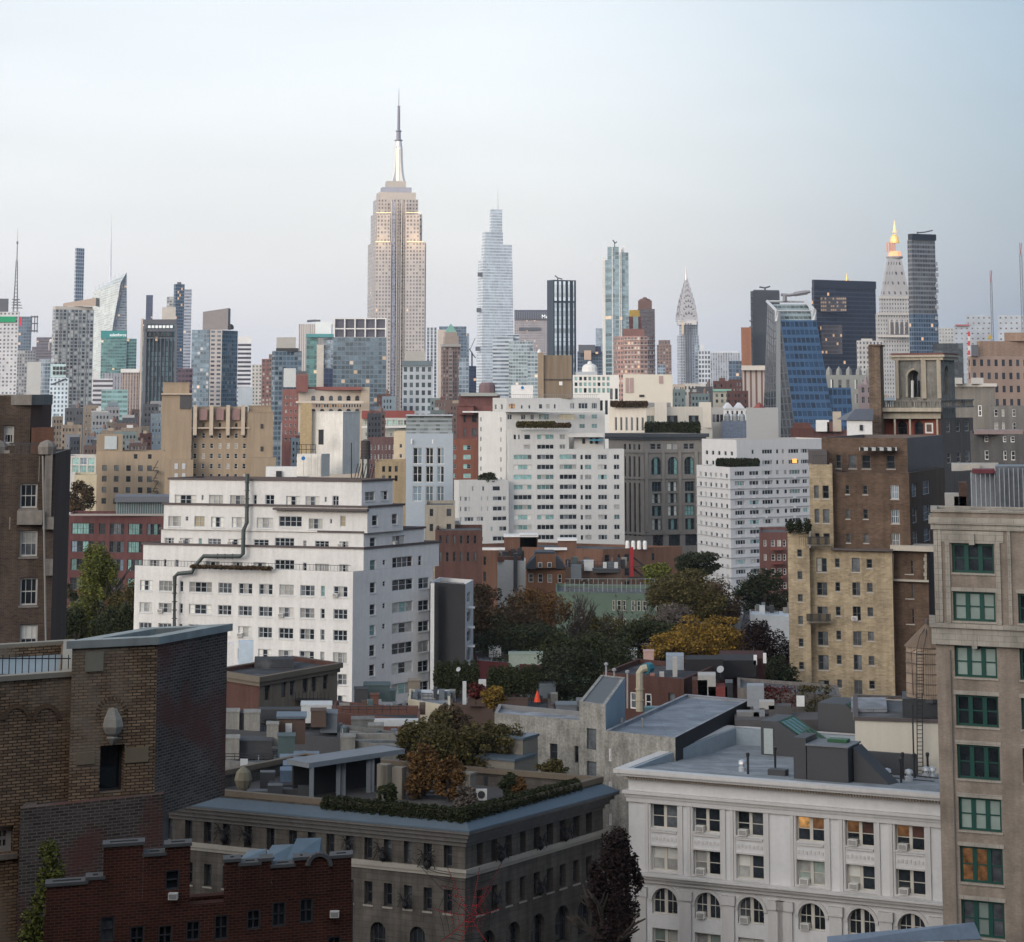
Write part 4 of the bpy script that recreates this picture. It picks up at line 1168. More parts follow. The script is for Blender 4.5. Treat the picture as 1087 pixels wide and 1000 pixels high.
spire(t, 'gallery', cx, [(8, 275), (9.2, 273.6), (9.2, 272.6), (7.6, 272)], Y + 14, plain('gallery_stone', (.34, .33, .33)), 8, ph=.39)
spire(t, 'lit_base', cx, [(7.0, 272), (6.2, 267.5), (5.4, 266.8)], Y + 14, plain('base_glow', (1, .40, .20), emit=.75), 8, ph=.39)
m = MB()
c = V2(cx, Y + 14); k = (Y + 14) / F
for i in range(8):
    a = math.pi * 2 * i / 8 + .2
    m.lathe((c.x + 4.4 * k * math.cos(a), c.y + 4.4 * k * math.sin(a)), [(.75 * k, Zp(267, Y + 14)), (.7 * k, Zp(257.5, Y + 14))], 6)
m.lathe(c, [(2.6 * k, Zp(267, Y + 14)), (2.6 * k, Zp(257, Y + 14))], 8)
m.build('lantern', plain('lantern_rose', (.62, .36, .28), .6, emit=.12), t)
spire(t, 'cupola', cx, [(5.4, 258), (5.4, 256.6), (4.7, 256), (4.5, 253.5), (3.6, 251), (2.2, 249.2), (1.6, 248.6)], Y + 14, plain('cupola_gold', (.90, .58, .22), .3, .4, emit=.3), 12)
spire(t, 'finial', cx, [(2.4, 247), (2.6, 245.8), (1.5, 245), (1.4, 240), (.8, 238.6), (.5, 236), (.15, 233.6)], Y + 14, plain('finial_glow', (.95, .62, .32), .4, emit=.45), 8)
tower('white_office_wing', 'white office wing with small square windows in front of the cupola tower', [('shaft', 910, 912, 938, 361.5, None, 1700, facade('fac_wow', (.60, .57, .53), (.14, .14, .15), .45, .5), (2.8, 3.6), 70), ('penthouse', 914, None, 926, 359.5, 362, 1710, MA)])
t = tower('slim_dark_tower', 'slim dark grey glass tower with black cap next to the cupola tower', [
  ('shaft', 964, 968.5, 993.5, 254.5, 333, 1750, facade('fac_sdt', (.19, .20, .215), (.12, .13, .14), .9, .6, dark=.7, light=1.4, lit=.003, metal=.2), (2.4, 3.5), 65), ('cap', 963.8, 968.3, 993.8, 248, 254.5, 1749, plain('sdt_cap', (.02, .025, .035), .3), (3, 3), 65),
  ('lower_shaft', 965.5, 970, 996.5, 333, None, 1749, FA['blue'], (2.4, 3.5), 65)])
for i in range(14): piece(t, 'balcony_box', 992.5, None, 995.2 + (i % 3) * .6, 278 + i * 5.8, 281.5 + i * 5.8, 1756 + (i % 2) * 4, plain('sdt_bay', (.22, .25, .30), .2), (9, 9), 30, 6)
MB().tube([P3(973, 247.2, 1765), P3(982, 246.4, 1765), P3(990, 244.6, 1765)], .5, 4).tube([P3(974, 248, 1765), P3(974, 246, 1765)], .6, 4).build('maintenance_crane', SLATE, t)
# --- pale angular blocks and crane masts at the far right
mang = facade('fac_ang', (.46, .50, .53), (.30, .24, .24), .35, .3, dark=.5, light=1.2, lit=0)
t = tower('angular_block', 'pale angular unfinished block with scattered openings between the dark slim tower and a crane', [('shaft', 1013, None, 1053, 346, None, 2200, mang, (5, 5)), ('upper', 1025, None, 1053, 334.5, 346, 2204, mang, (5, 5)), ('edge_beam', 1014, None, 1029, 344.4, 346, 2198, plain('edge_red', (.40, .14, .14)))])
tower('angular_block', 'pale angular unfinished block cut off by the right border of the picture', [('shaft', 1060, None, 1100, 334.5, None, 2150, mang, (5, 5))])
tower('pale_low_block', 'low pale block beside the foot of the dark slim tower', [('shaft', 997, None, 1016, 348, None, 2300, facade('fac_plb', (.50, .50, .47), (.26, .26, .26), .4, .5, lit=0))])
for px, top, w, lab in ((1052, 287, 1.1, 'thin crane mast in front of the gap between the pale angular blocks'), (1083.5, 258, 1.4, 'taller lattice crane mast near the right border')):
    ROW[0] = top + 12
    t = thing('crane_mast', lab, 'crane', (*V2(px, 1900), 0))
    m = MB(); k = 1900 / F
    for sx in (-1, 1):
        for sy in (-1, 1): m.tube([(V2(px, 1900).x + sx * w * k, 1900 + sy * w * k, 0), (V2(px, 1900).x + sx * w * k * .8, 1900 + sy * w * k * .8, Zp(top + 12, 1900))], .22, 4)
    z = Zp(380, 1900); s = 1
    while z < Zp(top + 12, 1900):
        m.tube([(V2(px, 1900).x - s * w * k, 1900 - w * k, z), (V2(px, 1900).x + s * w * k, 1900 - w * k, z + 2.4)], .16, 4); z += 2.4; s = -s
    m.build('mast', plain('crane_steel', (.22, .24, .27), .5), t)
    MB().tube([P3(px, top + 12, 1900), P3(px + .6, top, 1900)], .35, 4).tube([P3(px - .6, top + 14, 1900), P3(px - 1.2, top, 1900)], .25, 4).build('jib', plain('crane_red', (.30, .10, .10)), t)
    if px < 1060: piece(t, 'counterweight', px - 3, None, px + 1, 356, 360, 1899, plain('crane_yellow', (.5, .36, .08)), (9, 9), 30, 3)
ROW[0] = 430
t = thing('red_hoist', 'slim red and white hoist tower before the pale angular block', 'hoist', (*V2(1028.5, 1600), 0))
for i in range(6): piece(t, 'hoist_section', 1027.4, None, 1029.8, 352 + i * 5, 357 + i * 5, 1600, plain(('hoist_red', 'hoist_white')[i % 2], ((.5, .06, .06), (.6, .58, .58))[i % 2]), (9, 9), 30, 2)
t = tower('dark_flat_block', 'black flat roofed block behind the stone belvedere', [('shaft', 991, None, 1023, 364.5, None, 1300, FA['dark'])])
b = tower('tan_office_slab', 'tan brick office slab with a regular grid of windows', [('shaft', 1028, 1031, 1100, 378, None, 1000, facade('fac_tos', (.33, .235, .18), (.05, .055, .07), .42, .5, lit=.005), (3.6, 6.0), 70), ('upper', 1037, 1040, 1100, 362, 378, 1003, farbrick('tos_brick', (.33, .235, .18)), (3, 3), 70), ('penthouse', 1066, None, 1090, 353, 362, 1008, farbrick('tos_brick', (.33, .235, .18))), ('dark_box', 1031, None, 1038.5, 366, 378, 999, SLATE)], 'building')
# ================================================================ middle distance
GL = dict(d=glass('pane_dark'), m=glass('pane_grey', (.09, .10, .11)), b=glass('pane_blind', (.46, .46, .43), .35, .12), c=glass('pane_curtain', (.26, .26, .245), .3, .3),
          t=glass('pane_teal', (.16, .29, .28), .12, .3), g=glass('pane_greenish', (.22, .27, .24), .2, .2), w=glass('pane_lit', (.10, .06, .03), .2, .3, emit=.75, ec=(1, .50, .16)),
          r=glass('pane_red', (.09, .04, .03), .3, .4), y=glass('pane_yellow', (.46, .40, .26), .4, .1), o=glass('pane_orange', (.09, .045, .025), .2, .4, emit=.16, ec=(1, .46, .16)), s=glass('pane_sky', (.20, .27, .33), .08, .2, metal=.3))
FRW = plain('frame_white', (.55, .55, .54), .5, var=.06)
FRG = plain('frame_grey', (.34, .345, .35), .5, var=.08)
FRD = plain('frame_dark', (.05, .05, .055), .5, var=.1)
SILL = plain('sill_stone', (.40, .38, .35), .8)
def style(id, frame, nx=1, picks='d', **k):
    """picks: words; each letter one pane, repeated words weigh more"""
    k.setdefault('gl', GL)
    pk = []
    for w in picks.split():
        codes = tuple(w.split('/')) if '/' in w else tuple(w)
        pk.append((1, codes))
    return dict(id=id, frame=frame, nx=nx, pick=pk, **k)
S_W3 = style('w3', FRG, 3, 'ddd dmd mdm mdm cdc bdb dcd ccc bcb cmc cmb cdc mmm', fw=.09, rev=.2, ac=.14, sill=FRW)
S_W4 = style('w4', FRG, 4, 'dddd dmmd cddc bddb tmmt cmmc dddd', fw=.09, rev=.2, sill=FRW)
S_W1 = style('w1', FRG, 1, 'd d m c t d', fw=.09, rev=.2, sill=FRW)
S_W2 = style('w2', FRG, 2, 'dd dm cc bd dd', fw=.09, rev=.2, sill=FRW)
S_WS = style('ws', FRG, 1, 'd', fw=.07, rev=.16)
S_SM = style('sm', FRW, 1, 'd d d m c', fw=.10, rev=.2)
S_SMD = style('smd', FRD, 1, 'd d m', fw=.08, rev=.2)
WHITE = plain('white_brick', (.64, .635, .62), .85, var=.13, scale=.25, streak=.12)
WHITE2 = plain('white_brick_side', (.62, .625, .63), .85, var=.12, scale=.25, streak=.10)
COPE = plain('dark_coping', (.09, .075, .075), .7)
RAIL = plain('rail_black', (.03, .03, .032), .5)

# ---------------------------------------------------------------- white stepped apartment house
A, B_, C_ = (143, 311), (374.7, 300), (459.5, 314)
b = Bld('apartment_house', 'large white stepped apartment house with dark green pipe zigzagging down its front', [A, B_, C_], 607, [WHITE, WHITE2], MROOFD, capm=COPE, par=.9)
WR = b.root
cols3 = [(148.5, 162), (169, 182.8), (232, 246), (253.4, 268), (275, 289.5), (296.6, 312), (319, 334), (354.3, 369)]
rows = [(616, 627), (639, 649.8), (661, 672), (684, 695), (706, 717), (728, 739), (750, 761), (772, 783), (794, 805), (816, 827)]
b.win(0, cols3, rows, S_W3, ref=155)
b.win(0, [(191, 194.5), (340.8, 345)], rows, S_W1, ref=155)
b.win(0, [(201, 225)], rows, S_W4, ref=155)
rws = [(618, 629.7), (641.5, 653), (663.5, 675), (685, 697), (706, 718), (728, 740), (750, 762), (772, 784), (794, 806)]
b.win(1, [(392.7, 398.7)], rws, S_W1, ref=395)
b.win(1, [(406.3, 409.2)], [(y0, y0 + 6) for y0, _ in rws], S_WS, ref=395)
rwc = [(y0 - 3, y1 - 3) for y0, y1 in rws]
b.win(1, [(416.4, 438.2)], rwc, style('wbig', FRG, 3, 'cdc ddd tbt bdb cmd ctc ddd', fw=.09, rev=.16, sub=1), ref=427)
b.win(1, [(444.2, 455.5)], [(y0 - 4.6, y1 - 4.6) for y0, y1 in rws], S_W2, ref=449)
b.finish(limit=100)
def upper(px0, pc, px1, top, bot, dY, wins, side, nm='upper_storey', cope=True):
    Yc = 301.5 + dY
    Y0 = Yat(px0, (150, 311 + dY), (386, 301.5 + dY)) if px0 < 380 else Yc
    Y1 = Yc + (px1 - pc) * .165
    u = Bld(nm, '', [(px0, Y0), (pc, Yc), (px1, Y1)], top, [WHITE, WHITE2], MROOFD, root=WR, capm=COPE, par=.5, base=bot)
    for cols, rw, st, f, ref in wins: u.win(f, cols, rw, st, ref=ref)
    u.finish(limit=60, wname=nm)
    if cope:
        MB().ring(u.poly, .18, u.z1 - .25, u.z1 + .012, 0).build('coping', COPE, WR)
R1, R2, R3, R4 = [(525.5, 535.6)], [(548, 559)], [(570.5, 581.5)], [(594, 604.5)]
upper(152, 386, 466, 581, 609, .5, [([(158.6, 169.5), (218, 233.4), (246.6, 257.6), (269, 282.2), (334.6, 349.4), (360.2, 370)], R4, S_W3, 0, 160), ([(291.7, 312.4)], R4, S_W4, 0, 292), ([(186, 189.6), (321.9, 325.4), (174, 176.6)], R4, S_W1, 0, 180),
   ([(392.7, 398.7)], [(594.7, 606)], S_W1, 1, 395), ([(406.3, 409.2)], [(594, 600)], S_WS, 1, 407), ([(416.4, 438.2)], [(591, 603)], S_W4, 1, 427), ([(444, 448)], [(590, 601)], S_W1, 1, 445)], 1)
upper(171, 386, 450, 564, 582, .9, [([(174.8, 184.6), (191, 204.4), (221, 234.5), (242.6, 256.5), (269.3, 285.3), (334.2, 349.4), (360.2, 370)], R3, S_W3, 0, 180), ([(291.7, 312.4)], R3, S_W4, 0, 292), ([(211, 214.3), (321.9, 325.4)], R3, S_W1, 0, 180),
   ([(392.7, 398.7)], [(571, 580.5)], S_W1, 1, 395), ([(416.4, 429.5)], [(568.5, 578.5)], S_W3, 1, 420)], 1)
upper(174, 390, 428, 537, 566, .6, [([(178.6, 192.3), (224, 237.8), (246, 260), (272.6, 290.2), (327.6, 342.7)], R2, S_W3, 0, 185), ([(296, 320.5)], R2, S_W4, 0, 296), ([(206.3, 217.3)], R2, style('wy', FRG, 2, 'yy'), 0, 206), ([(197, 200), (350.4, 352.5)], [(548, 553)], S_WS, 0, 197), ([(361, 367)], R2, style('w1y', FRW, 1, 'y'), 0, 361),
   ([(395, 401), (416, 422)], [(547, 558.5)], S_W1, 1, 395)], 1)
upper(180, 384, 417, 509.5, 539, 1.1, [([(185.4, 208.5)], R1, S_W4, 0, 186), ([(221.7, 237), (244.4, 260), (303.8, 318.5), (324.3, 339)], R1, S_W3, 0, 222), ([(281.6, 291.3), (353, 359.6)], R1, S_W2, 0, 282), ([(269, 272.6)], R1, S_W1, 0, 269), ([(214, 216), (344.5, 347)], [(525.5, 531)], S_WS, 0, 214), ([(387.5, 398), (404, 412)], [(522.5, 532)], S_W2, 1, 388)], 1)
def ledge(px0, px1, py, Yc=301.6):
    q = [(px0, Yat(px0, (150, 311), (386, Yc))), (px1, Yat(px1, (150, 311), (386, Yc)))]
    a, c = V2(*q[0]), V2(*q[1])
    d = (c - a).normalized()
    z = Zp(py, (q[0][1] + q[1][1]) / 2)
    MB().obox(a, d, 0, (c - a).length, -.35, .5, z - .14, z + .14).build('ledge', COPE, WR)
ledge(292, 391.5, 540.8)
# terrace railing and planters along the big setback
a, c = V2(143.5, 311), V2(374, 300.3)
d = (c - a).normalized(); Ln = (c - a).length
m = MB()
z0 = b.z1
for i in range(int(Ln / .5)):
    m.obox(a, d, i * .5, i * .5 + .03, .04, .07, z0, z0 + .75)
m.obox(a, d, 0, Ln, .03, .08, z0 + .72, z0 + .78)
m.build('railing', RAIL, WR)
# zigzag duct
def duct(pts, r, name, mat, root, n=8):
    o = MB().tube(pts, r, n)
    q = []
    for p, s in zip(pts, pts[1:]):
        p, s = Vector(p), Vector(s)
        Lg = (s - p).length
        for i in range(1, int(Lg / 1.1)):
            c = p.lerp(s, i * 1.1 / Lg)
            dd = (s - p).normalized() * .05
            o.tube([c - dd, c + dd], r * 1.25, n)
    return o.build(name, mat, root)
t = thing('ventilation_pipe', 'dark green zigzag ventilation pipe strapped to the white stepped apartment house', 'pipe', tuple(P3(185, 670, 306)))
dp = lambda x, y, o=.5: P3(x, y, Yat(x, (150, 311), (386, 301.5)) - o)
duct([dp(262.5, 503, 0), dp(262, 555), dp(258.5, 563), dp(258, 588, .7), dp(255, 590.5, .8), dp(216, 590.5, .8), dp(206, 602, 1.2), dp(204, 607.5, 1.6), dp(189, 609, 1.9), dp(185.5, 612, 1.9), dp(185, 672, 1.9)], .28, 'duct', plain('duct_green', (.06, .075, .073), .5, .2), t)
# roof structures
block(WR, 'bulkhead', 331, 382, 437, None, 324, 6, plain('bulkhead_cream', (.74, .72, .67), .85, streak=.2), pc=364, th=24, zb=Zp(509, 305), par=.06)
block(WR, 'chimney', 318.7, 331, 428, None, 325, 2.4, farbrick('chimney_buff', (.46, .36, .22)), zb=Zp(509, 305))
block(WR, 'bulkhead_door', 338, 343.6, 456, 472, 321.5, .3, BLK, th=24)
block(WR, 'stair_house', 282, 315, 496, None, 318, 4, WHT, zb=Zp(510, 306))
block(WR, 'stair_door', 293, 299, 500, 508, 317.6, .3, BLK)
t = thing('equipment_enclosure', 'cream panelled equipment enclosure with a round blue sign on the white roof', 'enclosure', tuple(P3(315, 508, 316)))
block(t, 'cabinet', 315, 350, 482, 506, 316, 3, plain('panel_cream', (.62, .60, .55), .7), pc=341, th=22)
for x in (322, 330, 337): block(t, 'panel_rib', x, x + .7, 483, 505, 315.8 - (x - 315) * .02, .2, plain('panel_seam', (.42, .40, .37)))
MB().lathe((0, 0), [(.01, 0), (.28, 0), (.28, .06), (.01, .06)], 14).build('round_sign', plain('sign_blue', (.03, .16, .42), .4), t, (0, 0, 0))
o = bpy.data.objects[[x.name for x in bpy.data.objects if x.name.startswith('round_sign')][-1]]
o.rotation_euler = (rad(90), 0, 0); o.location = P3(322, 486.5, 315.6) - world_loc(t)
m = MB()
for x in (315, 320, 325, 330, 335): m.tube([P3(x, 482, 317), P3(x, 472, 317)], .04, 4)
for y in (472, 477): m.tube([P3(315, y, 317), P3(335, y, 317)], .04, 4)
m.build('guard_rail', RAIL, t)
def water_tank(px, top, bot, wpx, Y, lab, wood=(.16, .12, .095), legs=4, leg_bot=None, roofc=None, cone=.3):
    t = thing('water_tank', lab, 'water tank', tuple(P3(px, leg_bot or bot, Y)))
    with at_row((top + bot) / 2): c = V2(px, Y)
    k = Y / F
    r = wpx / 2 * k
    z0, z1 = Zp(bot, Y), Zp(top, Y)
    zc = z0 + (z1 - z0) * (1 - cone)
    MB().lathe(c, [(r, z0), (r * .96, zc)], 24, cells=(.4, .4)).build('tank', wood if not isinstance(wood, tuple) else plain('tank_wood%d' % int(wood[0] * 100), wood, .85, streak=.3), t)
    MB().lathe(c, [(r * 1.05, zc), (r * .5, zc + (z1 - zc) * .55), (.02, z1)], 24).build('roof', roofc or plain('tank_roof', (.10, .09, .085), .8), t)
    m = MB()
    for i in range(5):
        z = z0 + (zc - z0) * (i + .4) / 5
        m.lathe(c, [(r * 1.012, z), (r * 1.012, z + .05)], 24)
    m.build('hoop', plain('hoop_steel', (.10, .08, .07), .5), t)
    m = MB()
    m.lathe(c, [(r * 1.08, z0 - .3), (r * 1.08, z0 - .01)], 8)
    m.build('platform', STEELD, t)
    zl = Zp(leg_bot or bot, Y) if leg_bot else z0 - 2
    for i in range(4):
        a = math.pi / 4 + i * math.pi / 2
        MB().tube([(c.x + r * .8 * math.cos(a), c.y + r * .8 * math.sin(a), zl), (c.x + r * .8 * math.cos(a), c.y + r * .8 * math.sin(a), z0 - .3)], .09, 5).build('leg', STEELD, t)
    return t
water_tank(388, 466, 485, 10, 322, 'dark squat water tank on tall steel legs behind the white bulkhead', (.06, .055, .055), leg_bot=509, cone=.12)
m = MB()
for i in range(7): m.tube([P3(376 + i * 3, 510, 319), P3(380 + i * 3, 492, 319)], .06, 4)
m.tube([P3(373, 470, 319), P3(373, 510, 319)], .07, 4)
t = thing('roof_frame', 'black steel roof frame and ladder rails right of the white bulkhead', 'frame', tuple(P3(376, 510, 319)))
m.build('strut', RAIL, t)
# black party wall with white edge
b = Bld('apartment_house', 'narrow house showing a blank black party wall with a white balcony edge', [(457, 313), (494, 309), (502.5, 316)], 620, [plain('black_wall', (.035, .036, .04), .8, var=.2), WHITE2], MROOFD, capm=WHT, par=.5)
PW = b.root
b.win(1, [(495.8, 499.8)], [(629, 640), (649, 661), (670, 682), (690, 702), (711, 722)], S_W1, ref=497)
b.finish()
block(PW, 'edge_strip', 457, 461, 619.6, None, 308.6, 2, WHITE2, zb=0)
for y in (645, 666, 686, 706): block(PW, 'balcony', 495, 504, y, y + 1, 311, 2, WHITE2)

# ---------------------------------------------------------------- central white apartment block
S_C4 = style('c4', FRG, 4, 'tttt tbtt ttbt dddd dddd ddmd tttm dmdd bttb', fw=.12, rev=.2, sash=False)
S_C3 = style('c3', FRG, 3, 'ddd ddd tdt dmd mdm ccd', fw=.12, rev=.2, sash=False)
S_C2 = style('c2', FRG, 2, 'dd dm cc tt md dd', fw=.12, rev=.2, sash=False)
S_C1 = style('c1', FRG, 1, 'd d d c', fw=.1, rev=.2, sash=False)
WC = plain('white_tower_brick', (.54, .545, .535), .85, var=.08, scale=.12, streak=.1)
b = Bld('apartment_tower', 'broad white apartment tower stepping up to a hedge lined terrace', [(508, 664), (537, 655), (642, 662)], 437, [WC, WC], MROOFL, par=.8)
CW = b.root
b.win(0, [(509.5, 511), (531, 532.5)], (440, 545, 10, .45), S_C1, ref=510)
b.win(1, [(538.5, 543.5), (553, 558), (563, 567)], [(440, 445.5)], S_C2, ref=540); b.win(1, [(572, 583)], [(439.5, 445.5)], S_C4, ref=572); b.win(1, [(593, 610)], [(439.5, 445.5)], style('c4y', FRG, 4, 'yyyy dyyd', rev=.2), ref=593); b.win(1, [(615, 621), (628, 634)], [(440, 444.5), (450, 454.5)], style('c2t', FRG, 2, 'tt', rev=.2), ref=616)
b.finish(limit=40)
def wing(px0, pc, px1, Y, top, wins, th=14, bot=None, nm='wing'):
    u = Bld(nm, '', ((px0, pc, px1), Y), top, [WC, WC], MROOFL, th=th, root=CW, par=.6, base=bot or 0)
    for f, cols, rw, st, ref in wins: u.win(f, cols, rw, st, ref=ref)
    u.finish(limit=100, wname=nm)
    return u
r11 = [(461.4 + 10.67 * i, 466.6 + 10.67 * i) for i in range(11)]
wing(538.5, 540, 662.5, 648, 477, [(1, [(545.2, 564.6), (570, 588), (594, 612)], r11[2:], S_C4, 545), (1, [(616, 619)], r11[2:], S_C1, 616), (1, [(620.7, 628)], r11[2:], S_C2, 607), (1, [(634.6, 644.5)], r11[2:], S_C3, 607), (1, [(651.5, 657.5)], r11[2:], S_C2, 607)], th=80)
wing(538.5, 540, 604, 648, 456, [(1, [(545.2, 548), (550, 552), (556.5, 563)], r11[:1], S_C1, 545), (1, [(570, 588)], r11[:2], S_C4, 545), (1, [(594, 600)], r11[:2], S_C2, 545), (1, [(556, 563)], r11[1:2], S_C2, 545)], th=80, bot=477.1, nm='upper_wing')
wing(523, 537.5, 637, 664, 422.5, [(0, [(525, 527), (531.5, 533.5)], [(429, 434.5)], S_C1, 526), (1, [(540, 547)], [(428.5, 434)], style('cw3', FRG, 3, 'wow', rev=.2), 540), (1, [(553, 555), (561, 563)], [(430, 434)], S_C1, 553), (1, [(572, 576), (580, 584), (588, 590)], [(429, 434)], S_C1, 553), (1, [(605, 610), (614, 624), (628, 634)], [(428, 434)], S_C3, 602)], th=76, nm='penthouse')
wing(482, 487, 540, 640, 510, [(1, [(493, 503), (506, 513), (523, 538)], [(549, 553.5), (570, 575)], S_C3, 495), (1, [(493, 496), (497.5, 499), (510.5, 512), (517, 518.5), (523, 533), (534, 537)], [(527.5, 532), (538, 543)], S_C2, 495), (1, [(488.5, 490)], [(527, 532), (538, 543), (549, 554), (560, 565), (571, 576)], S_C1, 489), (1, [(501, 503), (512, 514), (523, 531)], [(516.5, 521.5)], S_C1, 495), (1, [(507, 511), (521, 523), (530, 538)], [(559.5, 564.5)], S_C2, 495)], th=70)
block(CW, 'terrace_slab', 603, 641, 459.5, 464, 650, 4, WC)
block(CW, 'terrace_bay', 609, 641, 461, 479, 653.5, 6, WC)
for x in (618, 626, 632): block(CW, 'window', x, x + 3, 465, 471, 653.3, .2, GL['d'])
block(CW, 'awning', 626, 640, 466.4, 468, 650, 1.5, plain('awning_blue', (.05, .20, .28)))
block(CW, 'cornice_slab', 536, 641, 436, 437.4, 652.5, 4, WC)
m = MB()
for i in range(48): m.tube([P3(530 + i * 2.2, 422.5, 663), P3(530 + i * 2.2, 418.8, 663)], .035, 3)
m.tube([P3(530, 418.8, 663), P3(636, 418.8, 663)], .05, 3)
m.build('roof_railing', plain('rail_grey', (.25, .26, .27)), CW)
t = thing('water_tank_house', 'big plain brown brick tank house rising from the white apartment tower roof', 'tank house', tuple(P3(571, 419, 668)))
TB = farbrick('tank_house_brick', (.22, .175, .13), .12)
block(t, 'wall', 576, 607, 377, 423, 668, 8, TB)
block(t, 'chimney', 571, 577, 374.5, 423, 667, 2, farbrick('tank_house_side', (.33, .26, .19)))
block(t, 'ledge', 577, 606.5, 402.4, 403.2, 667.6, .5, FRD)
block(t, 'wall_vent', 593.5, 597, 405, 409, 667.8, .3, WHT)
spire(t, 'cap', 572.5, [(1.8, 375), (2.3, 373.5), (1.4, 372), (.4, 370.5)], 668.5, WHT)
t = thing('white_cabinet', 'white panelled roof cabinet with a round blue sign beside the brown tank house', 'cabinet', tuple(P3(542, 421, 668)))
block(t, 'cabinet', 542.5, 566, 409, 424, 668, 4, WHT)
o = MB().lathe((0, 0), [(.01, 0), (.45, 0), (.45, .06), (.01, .06)], 12).build('round_sign', plain('sign_blue', (.03, .16, .42), .4), t, (0, 0, 0))
o.rotation_euler = (rad(90), 0, 0); o.location = P3(554.5, 411.5, 667.8) - world_loc(t)

# ---------------------------------------------------------------- generic middle distance builder
def mid(name, label, pts, top, wall, wins=(), th=None, roof=None, par=.6, cornice=None, cat='building', limit=100, group=None, base=0, depth=18, **k):
    b = Bld(name, label, pts, top, wall, roof, par=par, th=th, cat=cat, group=group, base=base, depth=depth, **k)
    for w in wins: b.win(w[0], w[1], w[2], w[3], ref=w[4] if len(w) > 4 else None)
    b.finish(cornice=cornice, limit=limit)
    return b
TAN = farbrick('tan_deco_brick', (.30, .24, .175), .16, .12)
TANL = plain('tan_deco_stone', (.42, .36, .29), .85)
rd = [(459.6 + 10.8 * i, 465.2 + 10.8 * i) for i in range(5)]
b = mid('deco_building', 'tan brick deco building with a taller left tower and ribbed parapet', [(204, 742), (263, 740)], 432, TAN, [(0, [(x - 1.7, x + 1.7) for x in (207.2, 216, 224.8, 233.4, 242.2, 250.8, 259.6)], rd, S_SM, 207), (0, [(x - 1.3, x + 1.3) for x in (207.2, 216, 224.8, 233.4, 242.2, 250.8, 259.6)], [(449, 453)], S_SMD, 207)], roof=MROOF)
T = b.root
block(T, 'left_tower', 171.8, 203.5, 418, None, 738, 14, TAN, zb=0)
block(T, 'left_tower_top', 173, 201, 406, 419, 741, 10, TAN, par=.15)
block(T, 'tower_notch', 191, 202.8, 419.5, 434, 737.6, 1, FRD)
block(T, 'tower_ledge', 171, 204, 417.4, 419, 737, 4, TANL)
block(T, 'right_wing', 262.5, 290, 437, None, 739, 14, TAN, zb=0, par=.15)
block(T, 'right_wing_top', 264, 288, 430.5, 438, 742, 10, TAN, par=.15)
block(T, 'right_lower_wing', 266, 293, 486, None, 733, 8, TAN, zb=0)
block(T, 'left_lower_wing', 175, 205, 488, None, 734, 8, TAN, zb=0)
for x in (207, 224.3, 242, 258): block(T, 'parapet_pier', x - 2, x + 2, 430, 462, 738, 2, TANL)
for x in (212, 229.5, 246.5): block(T, 'parapet_panel', x - .5, x + 8, 434, 446, 739.4, 1, plain('panel_mauve', (.24, .16, .155)))
block(T, 'belt_course', 203, 265, 453.6, 455, 738.6, 2, TANL)
for x in (187, 195): 
    for y in (495, 505.5): block(T, 'window_bay', x - 1.8, x + 1.8, y - 3, y + 3, 733.8, .4, FRG)
for y in (450, 474): block(T, 'window_slot', 276.5, 279.5, y, y + 5, 738.8, .3, BLK)
b = mid('tan_wing', 'plain tan brick house with dark windows between red brick factory and deco building', [(102, 645), (175, 640)], 479, TAN, [(0, [(x - 2.5, x + 2.5) for x in (111, 123.6, 136.4, 149.2, 158.8)], [(y - 3, y + 3) for y in (496.8, 508.3, 520, 531.8)], S_SMD, 111), (0, [(142, 146), (157, 161)], [(482, 487)], S_SMD, 142)])
block(b.root, 'stair_house', 102.5, 130, 461, 480, 650, 8, TAN)
block(b.root, 'glazed_screen', 111, 124, 463, 477, 649.6, .4, plain('screen_glass', (.40, .45, .47), .3))
m = MB()
for y in (500, 511, 522, 533): m.box(V2(162, 637).x, V2(168, 637).x, 637, 640, Zp(y, 637), Zp(y, 637) + .15); m.tube([P3(162, y, 637), P3(168, y - 11, 637)], .1, 4); m.tube([P3(162, y - 3.5, 637), P3(168, y - 3.5, 637)], .06, 4)
m.build('fire_escape', RAIL, b.root)
mid('low_house', 'blank cream end wall with low roof left of the plain tan house', [(79, 590), (102.5, 590)], 504, plain('cream_end_wall', (.45, .40, .29)), limit=5)
mid('studio_house', 'pale house with big teal studio windows above the blank cream wall', [(74, 615), (102, 612)], 484, plain('studio_wall', (.42, .42, .40)), [(0, (76, 101, 3, .8), [(486, 493), (494, 501.5)], style('stu', FRW, 2, 'tt tt ss'), 76)])
b = mid('factory_building', 'dark red brick factory converted with wide steel windows and glazed penthouse', [(73, 474), (187, 470)], 547, farbrick('factory_brick', (.115, .054, .054), .15), [(0, [(76, 100), (105, 112), (116.6, 132), (136, 151.4), (155.8, 170.5)], [(555, 567), (574, 586), (593, 605.5), (613, 626), (633, 645), (653, 665)], style('fac', FRD, 4, 'dmds tdmt dddd tttd sdtd dmmd', fw=.10, sub=2, rev=.25), 77)], roof=MROOFD)
block(b.root, 'penthouse', 123, 179, 533, None, 480, 8, plain('penthouse_glass', (.20, .29, .29), .15, .3), zb=b.z1 - .6)
block(b.root, 'penthouse_roof', 121.5, 180.5, 527, 533.2, 478.5, 11, SLATE)
for i in range(22): block(b.root, 'glazing_bar', 124 + i * 2.5, 124.4 + i * 2.5, 534, 546, 479.6, .3, FRG)
block(b.root, 'planter_parapet', 74, 187, 545.6, 547.4, 470.5, .8, plain('stone_band', (.30, .27, .25)))
